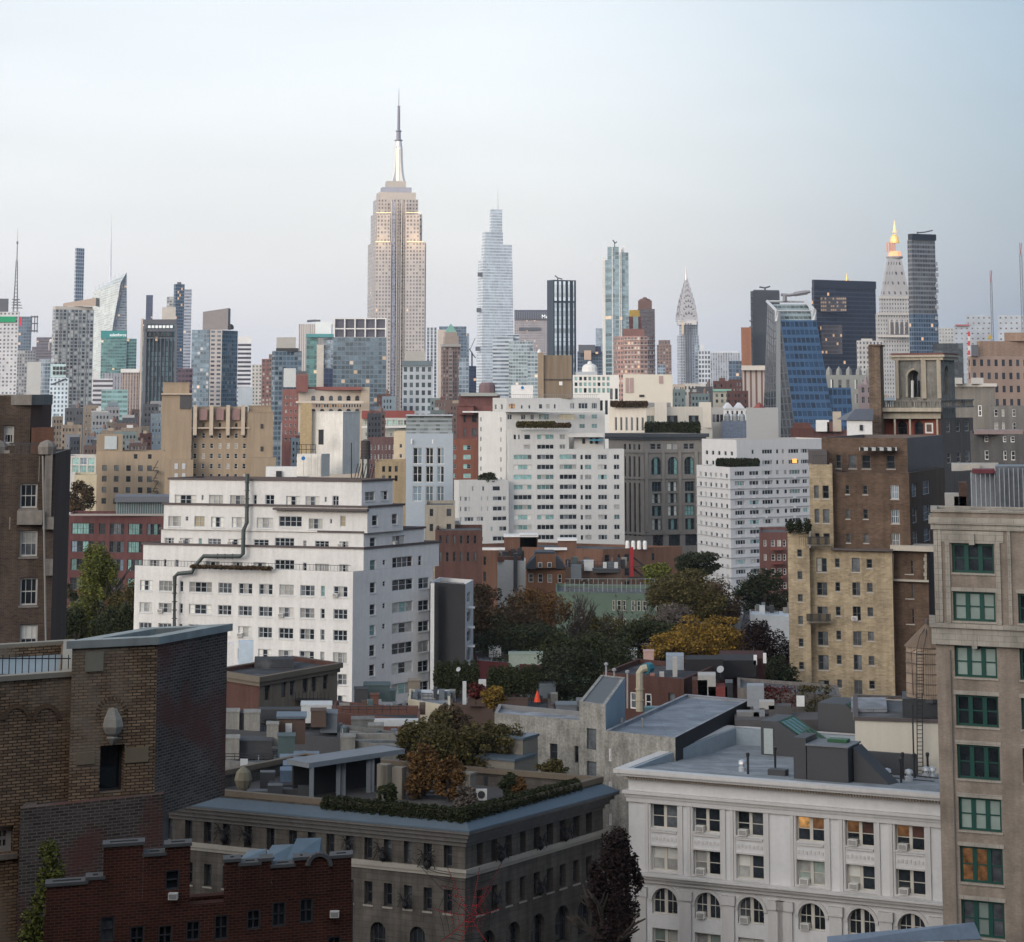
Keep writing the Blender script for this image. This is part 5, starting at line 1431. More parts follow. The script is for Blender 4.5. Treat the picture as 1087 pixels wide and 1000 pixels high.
# cream arcaded loft
b = mid('arcaded_loft', 'cream arcaded loft with a red roof edge and a brick side', [(300, 1012), (317, 1000), (385, 1008)], 413, [farbrick('loft_red', (.22, .105, .095)), plain('loft_cream', (.54, .48, .41), .85)], [(0, (301, 316, 3, .45), (418, 470, 7, .45), S_SM, 302), (1, (328, 384, 6, .5), [(420, 425.5)], style('lar', FRG, 1, 'd m', arch=True, rev=.3), 330), (1, (326, 384, 20, .55), [(429, 432.5)], style('llo', FRG, 1, 'd r d w', rev=.3, sash=False), 330), (1, (328, 384, 6, .55), [(434, 439), (442, 447)], style('lar', FRG, 1, 'd m', arch=True, rev=.3), 330)], limit=70)
block(b.root, 'roof_edge', 322, 384, 410.6, 414, 1002, 8, plain('roof_red', (.22, .085, .075)))
block(b.root, 'frieze_band', 314, 386, 425.8, 428, 998, 2, plain('loft_cream', (.54, .48, .41)))
block(b.root, 'corner_turret', 315, 327, 399, 416, 996, 4, farbrick('loft_red', (.22, .105, .095)))
block(b.root, 'roof_shed', 383, 392, 411, None, 1005, 6, TANL, zb=0)
b = mid('red_roofed_row', 'long low building with a red roof band and glazed terrace floors', [(385, 905), (441, 900)], 443.5, plain('terrace_pale', (.36, .38, .36)), [(0, (387, 440, 9, .8), [(446, 451)], style('terr', FRW, 2, 'gt tt dm', rev=.4), 388), (0, (387, 440, 16, .5), [(459, 463), (468, 473)], S_SM, 388)], limit=40)
block(b.root, 'red_parapet', 384, 440, 436, 444.5, 903, 6, plain('roof_red2', (.22, .065, .058), var=.1))
block(b.root, 'terrace_slab', 384, 441, 452.6, 454, 898, 3, WHT)
mid('rose_brick_house', 'rose brown brick house with a row of small windows under the red banded building', [(390, 760), (420, 762)], 465, farbrick('rose_brick', (.17, .105, .105)), [(0, (392, 419, 7, .4), (470, 500, 3, .5), S_SM, 392)])
mid('buff_house', 'buff brick house with cream corner and arched top next to the modern grey block', [(418, 700), (431, 700)], 458.5, plain('buff_wall', (.50, .43, .31), .85), [(0, (421, 430, 1, .35), (468, 500, 3, .4), S_SM, 421)])
mid('ochre_house', 'small ochre house with dark square windows behind the white stepped apartment house', [(398, 520), (431, 522)], 490, farbrick('ochre_brick', (.42, .33, .21)), [(0, (404, 424, 3, .5), [(495, 501), (505, 511)], S_SMD, 404)])
b = mid('modern_block', 'pale blue grey modern block with double height black windows', [(430, 562), (481, 560)], 460, plain('modern_grey', (.30, .35, .40), .7, var=.08), [(0, [(438.5, 448), (452, 460), (464, 471.5)], [(475, 492.5), (494.5, 512), (516, 532)], style('mod', FRW, 2, 'dd ds sd dd ss', fw=.14, rev=.3), 438.5)], par=.4)
block(b.root, 'louvre_screen', 431, 480, 441, 461, 566, 8, facade('fac_mlouv', (.30, .33, .34), (.20, .24, .24), 1, .5, lit=0))
block(b.root, 'louvre_frame', 430.6, 480.6, 440.4, 441.4, 565, 10, FRG)
for x in (437, 459.5): spire(b.root, 'roof_vent', x, [(.9, 471), (.9, 468), (1.3, 467.4), (.3, 466)], 561, WHT)
b = mid('brick_block', 'orange red brick block left of the white apartment tower', [(473, 700), (507, 698)], 467, farbrick('orange_red_brick', (.185, .082, .06), .12), [(0, [(481, 484), (491.5, 499.5)], (470, 560, 9, .5), style('ob', FRG, 2, 'tt dd td', rev=.2), 482)])
b = mid('brick_block', 'taller dark red brick house with gabled dormer behind the orange red block', [(485, 790), (532, 788)], 431, farbrick('dark_red_brick', (.155, .072, .066), .12), [(0, [(492, 494.5), (501, 506)], (437, 466, 2, .6), S_SMD, 492)])
m = MB()
a = V2(487, 789); c = V2(503, 789)
m.prism([(a.x, 786), (c.x, 786), (c.x, 796), (a.x, 796)], Zp(440, 789), Zp(431, 789))
mdl = (a.x + c.x) / 2
m.face([(a.x - .4, 785.6, Zp(431, 789)), (c.x + .4, 785.6, Zp(431, 789)), (mdl, 785.6, Zp(427, 789))])
m.face([(c.x + .4, 785.6, Zp(431, 789)), (c.x + .4, 797, Zp(431, 789)), (mdl, 797, Zp(427, 789)), (mdl, 785.6, Zp(427, 789))])
m.face([(a.x - .4, 797, Zp(431, 789)), (a.x - .4, 785.6, Zp(431, 789)), (mdl, 785.6, Zp(427, 789)), (mdl, 797, Zp(427, 789))])
m.build('dormer', farbrick('dark_red_brick', (.155, .072, .066)), b.root)
block(b.root, 'ledge', 491, 521, 436.5, 438, 785, 3, WHT)
b = mid('brick_block', 'red brick block with a flat pale roof behind the white apartment tower penthouse', [(487, 900), (531, 900)], 420, farbrick('dull_red_brick', (.15, .072, .07), .12), roof=MROOFL, limit=2)
block(b.root, 'roof_slab', 489, 528, 417, 420.5, 898, 8, plain('slab_green_grey', (.30, .32, .30)))
spire(b.root, 'plant_house', 517, [(9, 420), (8.5, 409), (6, 406)], 930, plain('plant_plum', (.16, .11, .12)), 10)
# loft with arches
STONE = plain('loft_stone', (.25, .235, .215), .85, var=.15, streak=.2)
b = mid('arched_loft', 'grey stone loft building with tall arched window bays and a dark cornice', [(646, 712), (683, 700), (745, 706)], 460.5, [STONE, STONE], [
  (0, (661, 681, 4, .42), [(484, 509), (512, 568)], style('lfl', FRD, 1, 'd d', rev=.5, fw=.12, sash=False), 662), (0, (661, 681, 4, .42), [(471, 477)], S_SMD, 662),
  (1, [(691.5, 702), (709, 719.5), (726.5, 737)], [(485, 504)], style('lfa', plain('frame_teal', (.05, .10, .11), .5), 3, 'dtd ttt ddt', arch=True, rev=.6, fw=.12), 692),
  (1, [(692, 702), (709, 719), (727, 737)], [(511.5, 522), (524, 534.5), (537, 548), (551, 563)], style('lfb', plain('frame_teal', (.05, .10, .11), .5), 3, 'ddd dtd ttt bdb ddd', rev=.6, fw=.12), 692),
  (1, [(690.5, 696), (697.5, 702), (708, 713), (714, 719.5), (726, 731), (732, 737)], [(471, 477)], style('lft', FRG, 1, 't b d', rev=.3), 692), (1, [(693, 704), (710, 722), (727.5, 740)], [(568, 580)], style('lfg', FRD, 2, 'dd', rev=.5), 692)], roof=MROOFD)
T = b.root
cm = MB(); cm.ring(b.poly, 1.3, b.z1 - 1.1, b.z1 + .02); cm.ring(b.poly, .8, b.z1 - 1.8, b.z1 - 1.11); cm.build('cornice', plain('cornice_dark', (.06, .07, .08), .7), T)
for z in (478.5, 506.5, 565.5):
    MB().ring(b.poly, .35, Zp(z + 2.4, 700), Zp(z, 700)).build('belt_course', STONE, T)
for x in (686.5, 704.5, 722, 739.5):
    block(T, 'pilaster', x - 1.6, x + 1.6, 479, 565, Yat(x, (683, 700), (745, 706)) - .6, .8, STONE)
# cream penthouse building over the loft, with box
CRM = plain('cream_stucco', (.60, .56, .49), .85, var=.07, streak=.1)
b = mid('penthouse_building', 'cream stucco building with slit windows and roof gardens above the arched loft', [(646, 742), (686, 735), (756, 742)], 432, [CRM, CRM], [(0, (651, 685, 6, .42), [(443, 457)], style('cr1', FRW, 1, 'd c m', rev=.3, sash=False), 652), (1, [(708, 719.5), (731, 742)], [(441, 450)], style('cr2', FRD, 3, 'ddd dmd', rev=.3), 708), (1, [(686.8, 695)], [(441, 458)], style('cr3', FRW, 2, 'gg', rev=.2), 688)], roof=MROOFL)
block(b.root, 'raised_bay', 695, 708, 427, 461, 734, 8, CRM); block(b.root, 'raised_bay', 742, 755, 427, 454, 741, 8, CRM)
block(b.root, 'tall_box', 661.5, 714, 397.5, 433, 775, 16, plain('cream_box', (.58, .545, .47), .85, var=.05))
for x0, x1, y0, y1 in ((664, 667.5, 401, 417), (668.5, 672.5, 401, 417), (699.5, 704, 399, 407)): block(b.root, 'brick_panel', x0, x1, y0, y1, 774.8, .3, plain('panel_pink', (.36, .27, .25)))
block(b.root, 'window_slot', 678.5, 684, 419, 421.4, 774.7, .3, BLK)
block(b.root, 'penthouse', 688, 712, 427.5, 436, 745, 10, plain('pent_grey', (.26, .26, .26)))
b = mid('penthouse_house', 'grey roof house with a band of windows right of the cream stucco building', [(755, 760), (768, 760)], 433, CONC, [(0, (756, 768, 3, .8), [(440, 448)], S_SMD, 756)])
# white building with cupola and grid of teal windows
WG = plain('white_grid', (.62, .62, .60), .8, var=.05)
b = mid('grid_house', 'white grid fronted house with teal panes under a small domed roof room', [(608, 1003), (657, 1000)], 398, WG, [(0, (609, 648, 8, .62), [(400, 404), (406, 410), (412, 417)], style('gr', FRW, 1, 't t d', rev=.3, sash=False), 610), (0, (609, 657, 9, .55), [(412.5, 424), (425, 440)], style('gr2', FRD, 1, 'd d m', rev=.3), 610)])
block(b.root, 'roof_deck', 611, 634, 394.5, 398.5, 1006, 10, FRG)
spire(b.root, 'domed_room', 626, [(8.5, 396), (8.2, 390), (6.5, 387.6), (4.5, 386.6), (2.6, 386), (2, 384), (.4, 383)], 1012, WG, 14)
# small pale houses low behind the lofts
for px0, px1, top, Yq, mat, lab in ((714, 727, 408, 1150, TANL, 'tan flat roofed house with a chimney behind the cream box'), (725, 746, 407, 1250, plain('pale_row', (.46, .45, .42)), 'pale stone house with many small windows behind the cream box'), (746, 776, 415, 1200, plain('green_roofed', (.38, .37, .32)), 'low stone house with a green roof edge left of the columned hall')):
    b = mid('low_house', lab, [(px0, Yq), (px1, Yq)], top, mat, [(0, (px0 + 1, px1 - 1, 5, .45), [(top + 3, top + 6.5), (top + 9, top + 12.5)], S_SMD, px0 + 1)], limit=12)
    if 'green' in lab: block(b.root, 'roof_edge', px0 - .5, px1 + .5, top - 2, top + .4, Yq - 1, 6, COPP)
b = mid('gabled_house', 'white gabled houses with shiny tanks right of the cream stucco building', [(768, 880), (796, 880)], 434, WHT, [(0, (770, 795, 5, .4), [(436, 440)], S_SMD, 770)], roof=MROOFL)
m = MB()
for x0 in (768, 780):
    a, c = V2(x0, 880), V2(x0 + 11, 880)
    q = (a.x + c.x) / 2
    m.face([(a.x, 879.5, Zp(434, 880)), (c.x, 879.5, Zp(434, 880)), (q, 879.5, Zp(427.5, 880))])
    m.face([(c.x, 879.5, Zp(434, 880)), (c.x, 890, Zp(434, 880)), (q, 890, Zp(427.5, 880)), (q, 879.5, Zp(427.5, 880))])
    m.face([(a.x, 890, Zp(434, 880)), (a.x, 879.5, Zp(434, 880)), (q, 879.5, Zp(427.5, 880)), (q, 890, Zp(427.5, 880))])
m.build('gable_roof', plain('roof_white_metal', (.58, .60, .64), .4), b.root)
for x, lab in ((772, 'leftmost of three round steel tanks below the white gables'), (780, 'middle of three round steel tanks below the white gables'), (787.5, 'rightmost of three round steel tanks below the white gables')):
    t = thing('steel_tank', lab, 'tank', tuple(P3(x, 450, 760)), 'steel tanks below the white gables')
    spire(t, 'tank', x, [(3.4, 448), (3.4, 441.5), (2.2, 439.5), (.2, 439)], 760, plain('tank_steel', (.30, .32, .33), .4, .5), 14)
    spire(t, 'stand', x, [(3, 460), (3, 448)], 760, FRD, 6)
b = mid('mural_house', 'low house with a blue and white painted wall under the round steel tanks', [(766, 745), (800, 745)], 447, plain('mural_blue', (.13, .16, .22), .8, var=.5, scale=1.2), limit=2)
# grey box and balcony apartment house
b = mid('grey_box_house', 'blank pale grey box house with a tiny red pyramid roof', [(792, 700), (826, 702)], 433, plain('grey_box', (.36, .37, .37), .85, var=.05), limit=2)
m = MB(); m.lathe(V2(806, 708), [(2.2, Zp(434, 708)), (.1, Zp(427, 708))], 4); m.build('pyramid_roof', plain('roof_red2', (.22, .065, .058)), b.root)
BAL = plain('balcony_white', (.52, .525, .535), .85, var=.07, streak=.08)
S_B4 = style('b4', FRG, 4, 'cddc dddd mddm bddb cttc', fw=.1, rev=.2, sash=False)
rb = [(500.5 + 10.45 * i, 505.2 + 10.45 * i) for i in range(12)]
b = mid('apartment_house', 'pale grey apartment house with long rows of windows and a planted setback', [(739.5, 640), (775, 620), (872, 640)], 496, [BAL, BAL], [
  (0, (741, 774, 6, .42), rb, style('b1', FRG, 1, 'd m c', rev=.2, fw=.1, sash=False), 743), (1, [(780, 790.5)], rb, S_B4, 780), (1, [(795.5, 805.5)], rb, S_C3, 780), (1, [(809, 820.5)], rb, S_B4, 780), (1, [(824, 827), (832.5, 835.5)], rb, S_C1, 780), (1, [(838, 849.5)], rb, S_B4, 780), (1, [(852, 857)], rb, S_C2, 780)], roof=MROOF, limit=100)
T = b.root
for i in range(12): 
    MB().ring(b.poly, .22, Zp(509.2 + i * 10.45, 620), Zp(508.4 + i * 10.45, 620)).build('floor_band', plain('band_grey', (.36, .37, .38)), T)
for i in range(11):
    for x0 in (783.5, 799, 812, 842):
        if RND.random() < .75: block(T, 'air_conditioner', x0, x0 + 3.2, 506.2 + i * 10.45, 507.9 + i * 10.45, Yat(x0, (775, 620), (872, 640)) - .35, .5, FRG)
u = Bld('upper_storey', '', [(745, 648), (782, 632), (884, 652)], 467, [BAL, BAL], MROOFL, root=T, base=497, par=.6, capm=plain('parapet_pinkish', (.50, .47, .45)))
u.win(1, [(798, 800.5), (824, 826.5), (830, 832.5)], [(477.5, 482), (489, 493.5)], S_C1, ref=800); u.win(1, [(809, 820), (837, 848), (850, 859)], [(477.5, 482), (489, 493.5)], S_B4, ref=800)
u.win(0, (747, 780, 5, .4), [(478, 482.5), (488.5, 493)], S_C1, ref=748); u.finish(wname='upper_storey')
block(T, 'lit_window', 841, 846, 487, 491.5, 640, .3, plain('pane_fire', (1, .42, .10), emit=.8))
b = mid('red_annex', 'dark red brick annex with a flat roof right of the blank grey box', [(839, 690), (864, 692)], 455, farbrick('annex_red', (.12, .058, .05)), limit=2)
block(b.root, 'roof_hut', 842, 860, 449, 456, 694, 8, farbrick('annex_red', (.12, .058, .05)))
b = mid('red_tenement', 'red brick tenement with white windows and fire escapes left of the yellow brick house', [(806, 470), (837, 470)], 565, farbrick('tenement_red', (.14, .075, .07), .12), [(0, [(810.5, 813.5), (818.5, 822.5), (825, 829), (831, 834)], [(573, 580), (588, 595), (603, 610), (618, 625), (633, 640)], S_SM, 811)])
for y in (583, 598, 613): block(b.root, 'fire_escape', 818, 831, y, y + 1, 467.5, 2, plain('escape_red', (.18, .05, .04)))
b = mid('brick_roof_row', 'low red roofed blocks and huts at the foot of the solar tower', [(846, 900), (915, 900)], 457, farbrick('row_red', (.14, .075, .07)), limit=2)
for x0, x1, y0, m_ in ((848, 862, 451, farbrick('row_red', (.14, .075, .07))), (866, 880, 446, WHT), (884, 893, 437, TANL), (878, 884, 448, farbrick('row_red', (.14, .075, .07)))): block(b.root, 'roof_hut', x0, x1, y0, 458, 897, 6, m_)
# french gothic hall and little gabled house left of the chimney
b = mid('mansard_hall', 'ornate grey stone hall with arched gables behind the brick chimney', [(874, 1320), (933, 1320)], 398, plain('hall_grey', (.24, .25, .24), .85), [(0, (879, 930, 6, .4), [(403, 413), (418, 428)], style('mh', SILL, 2, 'dd bd', rev=.3), 880)], roof=SLATE, limit=20)
for i in range(5): spire(b.root, 'gable', 880 + i * 10.5, [(3.4, 399), (3, 393), (.3, 389)], 1322, plain('hall_grey', (.24, .25, .24)), 4)
b = mid('pink_hall', 'small pink and white gabled house front beside the brick chimney', [(911, 1250), (927, 1250)], 408, plain('pink_wall', (.32, .25, .25)), [(0, (913, 926, 2, .5), [(411, 417), (421, 428)], style('ph', WHT, 2, 'dd', rev=.3), 913)], limit=8)
spire(b.root, 'gable', 919, [(4.5, 408.5), (.3, 399)], 1252, plain('pink_wall', (.32, .25, .25)), 4)
mid('low_house', 'cream low house with a roof terrace under the modern grey block', [(451, 440), (483, 440)], 536, plain('low_cream', (.30, .275, .23), .85, streak=.2), [(0, [(456, 460), (474, 479)], [(540, 548), (556, 564)], S_SMD, 456)])
mid('low_house', 'dark brown low house between the white stepped house and the brick row', [(462, 425), (512, 425)], 563, farbrick('low_brown', (.10, .055, .048)), [(0, (464, 508, 6, .4), [(568, 577), (586, 596)], S_SMD, 464)])
mid('low_house', 'grey low house with white roof sheds in front of the modern grey block', [(455, 460), (489, 460)], 555, plain('low_grey', (.34, .35, .35)), limit=2)
# scattered low roofs between the middle blocks and the towers
FILL = 'crowded low buildings beneath the distant towers'
fm = [farbrick('fill_red', (.14, .075, .068)), farbrick('fill_tan', (.34, .28, .22)), plain('fill_grey', (.30, .31, .32)), plain('fill_white', (.52, .52, .51)), plain('fill_dark', (.10, .105, .115)), plain('fill_blue', (.26, .32, .36)), plain('fill_brown', (.17, .12, .105)), plain('fill_teal', (.20, .25, .25))]
for x0, x1, lo, hi, y0, y1, n in ((52, 176, 9, 24, 425, 476, 34), (262, 330, 8, 16, 425, 468, 8), (384, 500, 10, 22, 418, 440, 12), (640, 800, 10, 24, 402, 420, 12), (870, 1000, 10, 22, 408, 440, 8)):
    for i in range(n):
        x, w, k = x0 + RND.random() * (x1 - x0), lo + RND.random() * (hi - lo), (i + .5) / n
        y = y0 + (y1 - y0) * k
        Yq = 1500 - 750 * k
        b = Bld('low_building', 'small low building among the crowded roofs beneath the distant towers', [(x, Yq), (x + w, Yq + 4)], y, fm[RND.randrange(8)], RND.choice([MROOF, MROOFL, MROOFD]), group=FILL, depth=14, par=.5)
        nn = max(2, int(w / 3.5))
        b.win(0, (x + .8, x + w - .8, nn, .5), (y + 2, y + 34, 5, .5), S_SMD if i % 3 else S_SM, keep=.9)
        b.finish(limit=12)
        if i % 2: block(b.root, 'roof_hut', x + w * .3, x + w * .6, y - 3, y + 1, Yq + 6, 4, RND.choice(fm))
        if i % 5 == 0: spire(b.root, 'roof_tank', x + w * .75, [(1.8, y + 1), (1.8, y - 4), (.2, y - 6)], Yq + 6, plain('fill_brown', (.17, .12, .105)), 8)
# ================================================================ near buildings
FRY = plain('frame_brownish', (.13, .125, .12), .5)
S_Y = style('yw', FRY, 2, 'dd dm md cd dd', fw=.07, rev=.22, sill=SILL)
S_Y1 = style('yw1', FRY, 1, 'd d m', fw=.07, rev=.22, sill=SILL)
# ---------------------------------------------------------------- yellow brick house on the right
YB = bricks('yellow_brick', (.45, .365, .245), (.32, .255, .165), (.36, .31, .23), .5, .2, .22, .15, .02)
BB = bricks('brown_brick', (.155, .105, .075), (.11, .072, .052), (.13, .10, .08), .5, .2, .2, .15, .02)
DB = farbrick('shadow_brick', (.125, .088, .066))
rA = [(583, 591), (606.7, 615), (630.5, 638.6), (654, 662.7), (678, 686.5), (702.5, 710.6), (726, 734)]
rB = [(592.5, 607), (618, 632), (643.8, 658.5), (670, 685), (695.5, 711), (722, 737)]
rC = [(592.7, 602.3), (617.7, 627.6), (643.5, 653.4), (669.8, 679), (695, 705), (721, 730)]
b = Bld('apartment_house', 'yellow brick apartment house with a brown brick upper block and scattered windows', [(858, 286), (947, 283), (951, 296)], 585, [YB, YB], MROOFD, par=.5, capm=COPE)
YR = b.root
b.win(0, [(866.7, 877.7)], rB, S_Y, ref=867)
b.win(0, [(886.3, 891.3), (920, 925.7)], rC, S_Y1, ref=887)
b.win(0, [(904, 912.9)], rB, style('yd', FRY, 2, 'dd dm mm', fw=.06, rev=.22, sill=SILL, ac=.35), ref=904)
b.finish(wname='front_wall')
u = Bld('stair_bay', '', [(836, 285), (859, 284.5)], 566, [YB], MROOFD, root=YR, depth=12, par=.6)
u.win(0, [(846.3, 851.2)], rA, S_Y1, ref=847); u.finish(wname='stair_bay')
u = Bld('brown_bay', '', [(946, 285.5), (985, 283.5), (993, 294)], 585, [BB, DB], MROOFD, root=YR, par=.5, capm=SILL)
u.win(0, [(960.8, 969.4)], [(594.4, 609), (620, 635), (646.5, 662), (673, 688)], S_Y, ref=961); u.finish(wname='brown_bay')
STN = plain('pale_trim', (.40, .37, .32), .85)
block(YR, 'stone_panel_band', 946, 986, 616, 618, 283, 1, STN, th=(284.7, 282.8)); block(YR, 'cornice', 945, 992, 580, 585.5, 282.4, 5, STN, th=(284.4, 281.8))
for i in range(7):
    for x in (947.4, 982.6): block(YR, 'quoin', x - (1.2 + i % 2), x + 1.2, 588 + i * 4, 591.6 + i * 4, 284.6 if x < 950 else 283.2, .4, STN)
block(YR, 'ledge', 882, 948, 583.2, 585.2, 282.6, 1, COPE, th=(284.4, 282.2))
u = Bld('upper_left', '', [(859, 286.5), (883.5, 285.7)], 493, [YB], MROOFD, root=YR, depth=14, par=.8)
u.win(0, [(864, 869.4), (873, 880)], [(515, 529), (540, 555), (566, 578)], S_Y1, ref=864); u.finish(wname='upper_left')
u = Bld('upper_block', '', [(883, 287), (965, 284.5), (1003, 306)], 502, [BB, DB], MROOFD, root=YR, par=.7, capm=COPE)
u.win(0, [(897.4, 901.8), (916, 920.8)], [(515, 524.5), (540.5, 550.5), (566.5, 576)], S_Y1, ref=898); u.win(0, [(945.5, 953.8)], [(515, 529.6), (540.5, 555.6), (566.5, 581)], style('yw3', FRW, 2, 'ss dd mm', fw=.07, rev=.22, sill=SILL, sub=2), ref=946)
u.win(1, [(968, 973), (979.5, 987)], [(513, 528), (540, 556), (565, 579)], style('yw4', FRG, 1, 's d m', rev=.2), ref=968); u.finish(wname='upper_block')
u = Bld('roof_storey', '', [(872, 293), (963, 290), (1001, 311)], 465, [BB, plain('glazed_storey', (.10, .078, .064), .4, var=.35)], MROOFD, root=YR, par=.5, capm=plain('parapet_dark', (.12, .10, .095)))
u.win(0, [(887, 893), (901, 909), (915, 924), (941, 950)], [(482.5, 497)], S_Y1, ref=887); u.finish(wname='roof_storey')
o = block(YR, 'striped_awning', 912, 952, 475, 478.5, 288.5, 2, facade('fac_awn', (.5, .5, .48), (.05, .05, .05), .5, 2, lit=0, dark=1, light=1)); 
block(YR, 'corner_room', 858, 878, 478, 494, 290, 6, plain('room_dark', (.10, .09, .09)))
m = MB()
for (x0, x1, y, Yq) in ((862, 882, 484, 286), (884, 964, 494, 284.6), (846, 879, 570, 284)):
    a, c = V2(x0, Yq), V2(x1, Yq)
    n = int((c - a).length / .25)
    for i in range(n): m.box(a.x + i * .25, a.x + i * .25 + .03, Yq, Yq + .03, Zp(y + 9, Yq), Zp(y, Yq))
    m.box(a.x, c.x, Yq - .01, Yq + .04, Zp(y, Yq), Zp(y, Yq) + .05)
m.build('terrace_railing', RAIL, YR)
for x0, x1, y in ((856, 882, 659.5), (857, 880, 578)): block(YR, 'balcony', x0, x1, y, y + 1.4, 283.6, 1.4, STN); block(YR, 'balcony_rail', x0, x1, y - 8, y - .1, 283.2, .1, facade('fac_rail', (.03, .03, .03), (.16, .13, .09), .6, .9, lit=0, dark=1, light=1))
# chimney, shed, belvedere
t = thing('brick_chimney', 'tall square brown brick chimney beside the stone belvedere', 'chimney', tuple(P3(930, 466, 325)))
block(t, 'stack', 922.5, 938.5, 367, 466, 325, 2.2, bricks('chimney_brick', (.20, .14, .10), (.12, .085, .065), (.2, .17, .14), .5, .2, .3, .1, .02), pc=935, th=14)
block(t, 'cap', 922, 939, 365.6, 367.4, 324.8, 2.6, BB, pc=935, th=14)
t = thing('roof_house', 'white roof house with a black sloped roof left of the red arcade', 'roof house', tuple(P3(899, 466, 318)))
block(t, 'wall', 899, 926, 446, 466, 318, 5, WHT)
m = MB()
a, c = P3(898, 446, 317.6), P3(927, 446, 317.6)
r0, r1 = P3(908, 434, 322), P3(927, 434, 322)
m.face([a, c, r1, r0]); m.face([c, (c.x, 327, c.z), r1]); m.face([(a.x, 327, a.z), a, r0]); m.face([(c.x, 327, c.z), (a.x, 327, a.z), r0, r1])
m.build('roof', SLATE, t)
block(t, 'window', 912.5, 916, 451, 457, 317.8, .2, BLK)
STB = plain('belvedere_stone', (.25, .245, .225), .9, var=.6, scale=.9, streak=.35)
CRS = plain('belvedere_cream', (.46, .41, .33), .9, var=.2, streak=.25)
b = Bld('belvedere', 'weathered stone belvedere with an arched opening above a balustrade and red arcade', [(950, 336), (999, 331), (1013, 338)], 377, [STB, STB], MROOFD, par=.3, basez=Zp(466, 331))
BV = b.root
b.win(0, [(963.5, 977)], [(393, 422)], style('arch_shade', SILL, 1, 'd', arch=True, rev=1.4, sash=False), ref=964)  # dark pane closes the open arch, standing in for its shaded inside
b.win(1, [(1002.6, 1007.4)], [(388, 420)], style('arch_shade', SILL, 1, 'd', arch=True, rev=1.4, sash=False), ref=1003)  # same dark pane as shade in the side arch
b.finish(cornice=(CRS, [(.45, -.7, -.25), (.75, -.25, .05)]))
m = MB(); m.ring(b.poly, .5, b.z1 + .06, b.z1 + .35, inn=1.2); m.build('red_roof_edge', plain('edge_brick_red', (.14, .065, .058)), BV)
for x0, x1, Yq in ((951, 954, 335.2), (978, 983, 332.4), (994.5, 998.8, 330.8)): block(BV, 'corner_stones', x0, x1, 380, 423, Yq, .5, CRS)
a, c = V2(963.5, 334), V2(977, 333)
for x0, x1 in ((961.5, 963.6), (977, 979.2)): block(BV, 'arch_jamb', x0, x1, 398, 421, 333.6, .4, CRS)
m = MB(); cx = (963.5 + 977) / 2; Yq = 333.9; k = Yq / F
for q in range(12):
    a0, a1 = math.pi * q / 12, math.pi * (q + 1) / 12
    P = lambda r, a: P3(cx + r * math.cos(a), 400 - r * math.sin(a) * 1.05, Yq)
    m.face([P(6.9, a0), P(9, a0), P(9, a1), P(6.9, a1)])
m.build('arch_moulding', CRS, BV)
MB().tube([P3(968.5, 422, 334.6), P3(968.5, 404, 334.6)], .22, 6).build('white_flue', WHT, BV)
def balus(root, px0, px1, pt, pb, Y0, Y1, mat, n):
    a, c = V2(px0, Y0), V2(px1, Y1)
    d = (c - a).normalized(); Ln = (c - a).length
    z0, z1 = Zp(pb, Y0), Zp(pt, Y0)
    m = MB()
    m.obox(a, d, 0, Ln, 0, .35, z0, z0 + .2); m.obox(a, d, 0, Ln, -.02, .4, z1 - .18, z1)
    for i in range(n):
        u = Ln * (i + .5) / n
        wd = .4 if i % 6 == 0 else .09
        m.obox(a, d, u - wd, u + wd, .08, .26, z0 + .2, z1 - .18)
    return m.build('balustrade', mat, root)
balus(BV, 935.5, 999, 425, 433.5, 330, 326, STB, 26); balus(BV, 999, 1034, 424, 433, 326, 339, STB, 18)
block(BV, 'cornice_shelf', 935, 1034, 433, 437, 326, 10, CRS, pc=999, th=8)
block(BV, 'frieze', 937, 1032, 437, 444.5, 327, 9, CRS, pc=998.5, th=8)
b2 = Bld('arcade', '', [(938, 331), (998, 327.5), (1033, 342)], 444.5, [farbrick('arcade_red', (.24, .075, .055), .12), farbrick('arcade_grey', (.15, .132, .12))], MROOFD, root=BV, base=0, basez=0, par=0)
b2.win(0, [(953, 963), (971, 980)], [(447, 461)], style('arw', FRD, 1, 'd', arch=True, rev=.3), ref=953)
b2.win(0, [(982, 990.5)], [(449, 460)], style('arf', WHT, 1, 'r', fw=.22, rev=.1, sash=False), ref=982)
b2.win(1, [(1004.5, 1009), (1015, 1019.5), (1024, 1029)], [(448, 459), (480, 492)], style('ars', SILL, 1, 'd m', fw=.12, rev=.2), ref=1005); b2.finish(wname='arcade_wall')
for x in (950, 966, 995): block(BV, 'column', x - 1, x + 1, 445, 463, 327.2, .5, CRS)
# grey stucco group, dark house and metal hall behind the green windowed building
b = mid('stucco_house', 'grey stucco house with stepped white framed windows right of the belvedere', [(1012, 425), (1056, 420)], 407, farbrick('grey_stucco', (.20, .19, .175)), [(0, [(1014, 1021), (1031, 1035), (1036.5, 1043)], [(404.8, 411)], S_SM, 1014), (0, [(1038, 1042), (1056, 1058)], [(430, 442)], style('st', WHT, 1, 'd', fw=.2), 1038)], cornice=(plain('stucco_white', (.44, .43, .41)), [(.4, -.6, 0)]))
for x0, x1 in ((1013.5, 1021.5), (1031, 1044)): block(b.root, 'roof_windows', x0, x1, 401, 407.5, 421, 4, plain('stucco_white', (.44, .43, .41)))
b = mid('stucco_house', 'lower grey stucco house with a gable and round window near the right border', [(1050, 405), (1090, 400)], 431, farbrick('grey_stucco2', (.17, .165, .16)), [(0, [(1055, 1059), (1063, 1066), (1074, 1078)], [(434, 442), (448, 456)], S_SM, 1055)])
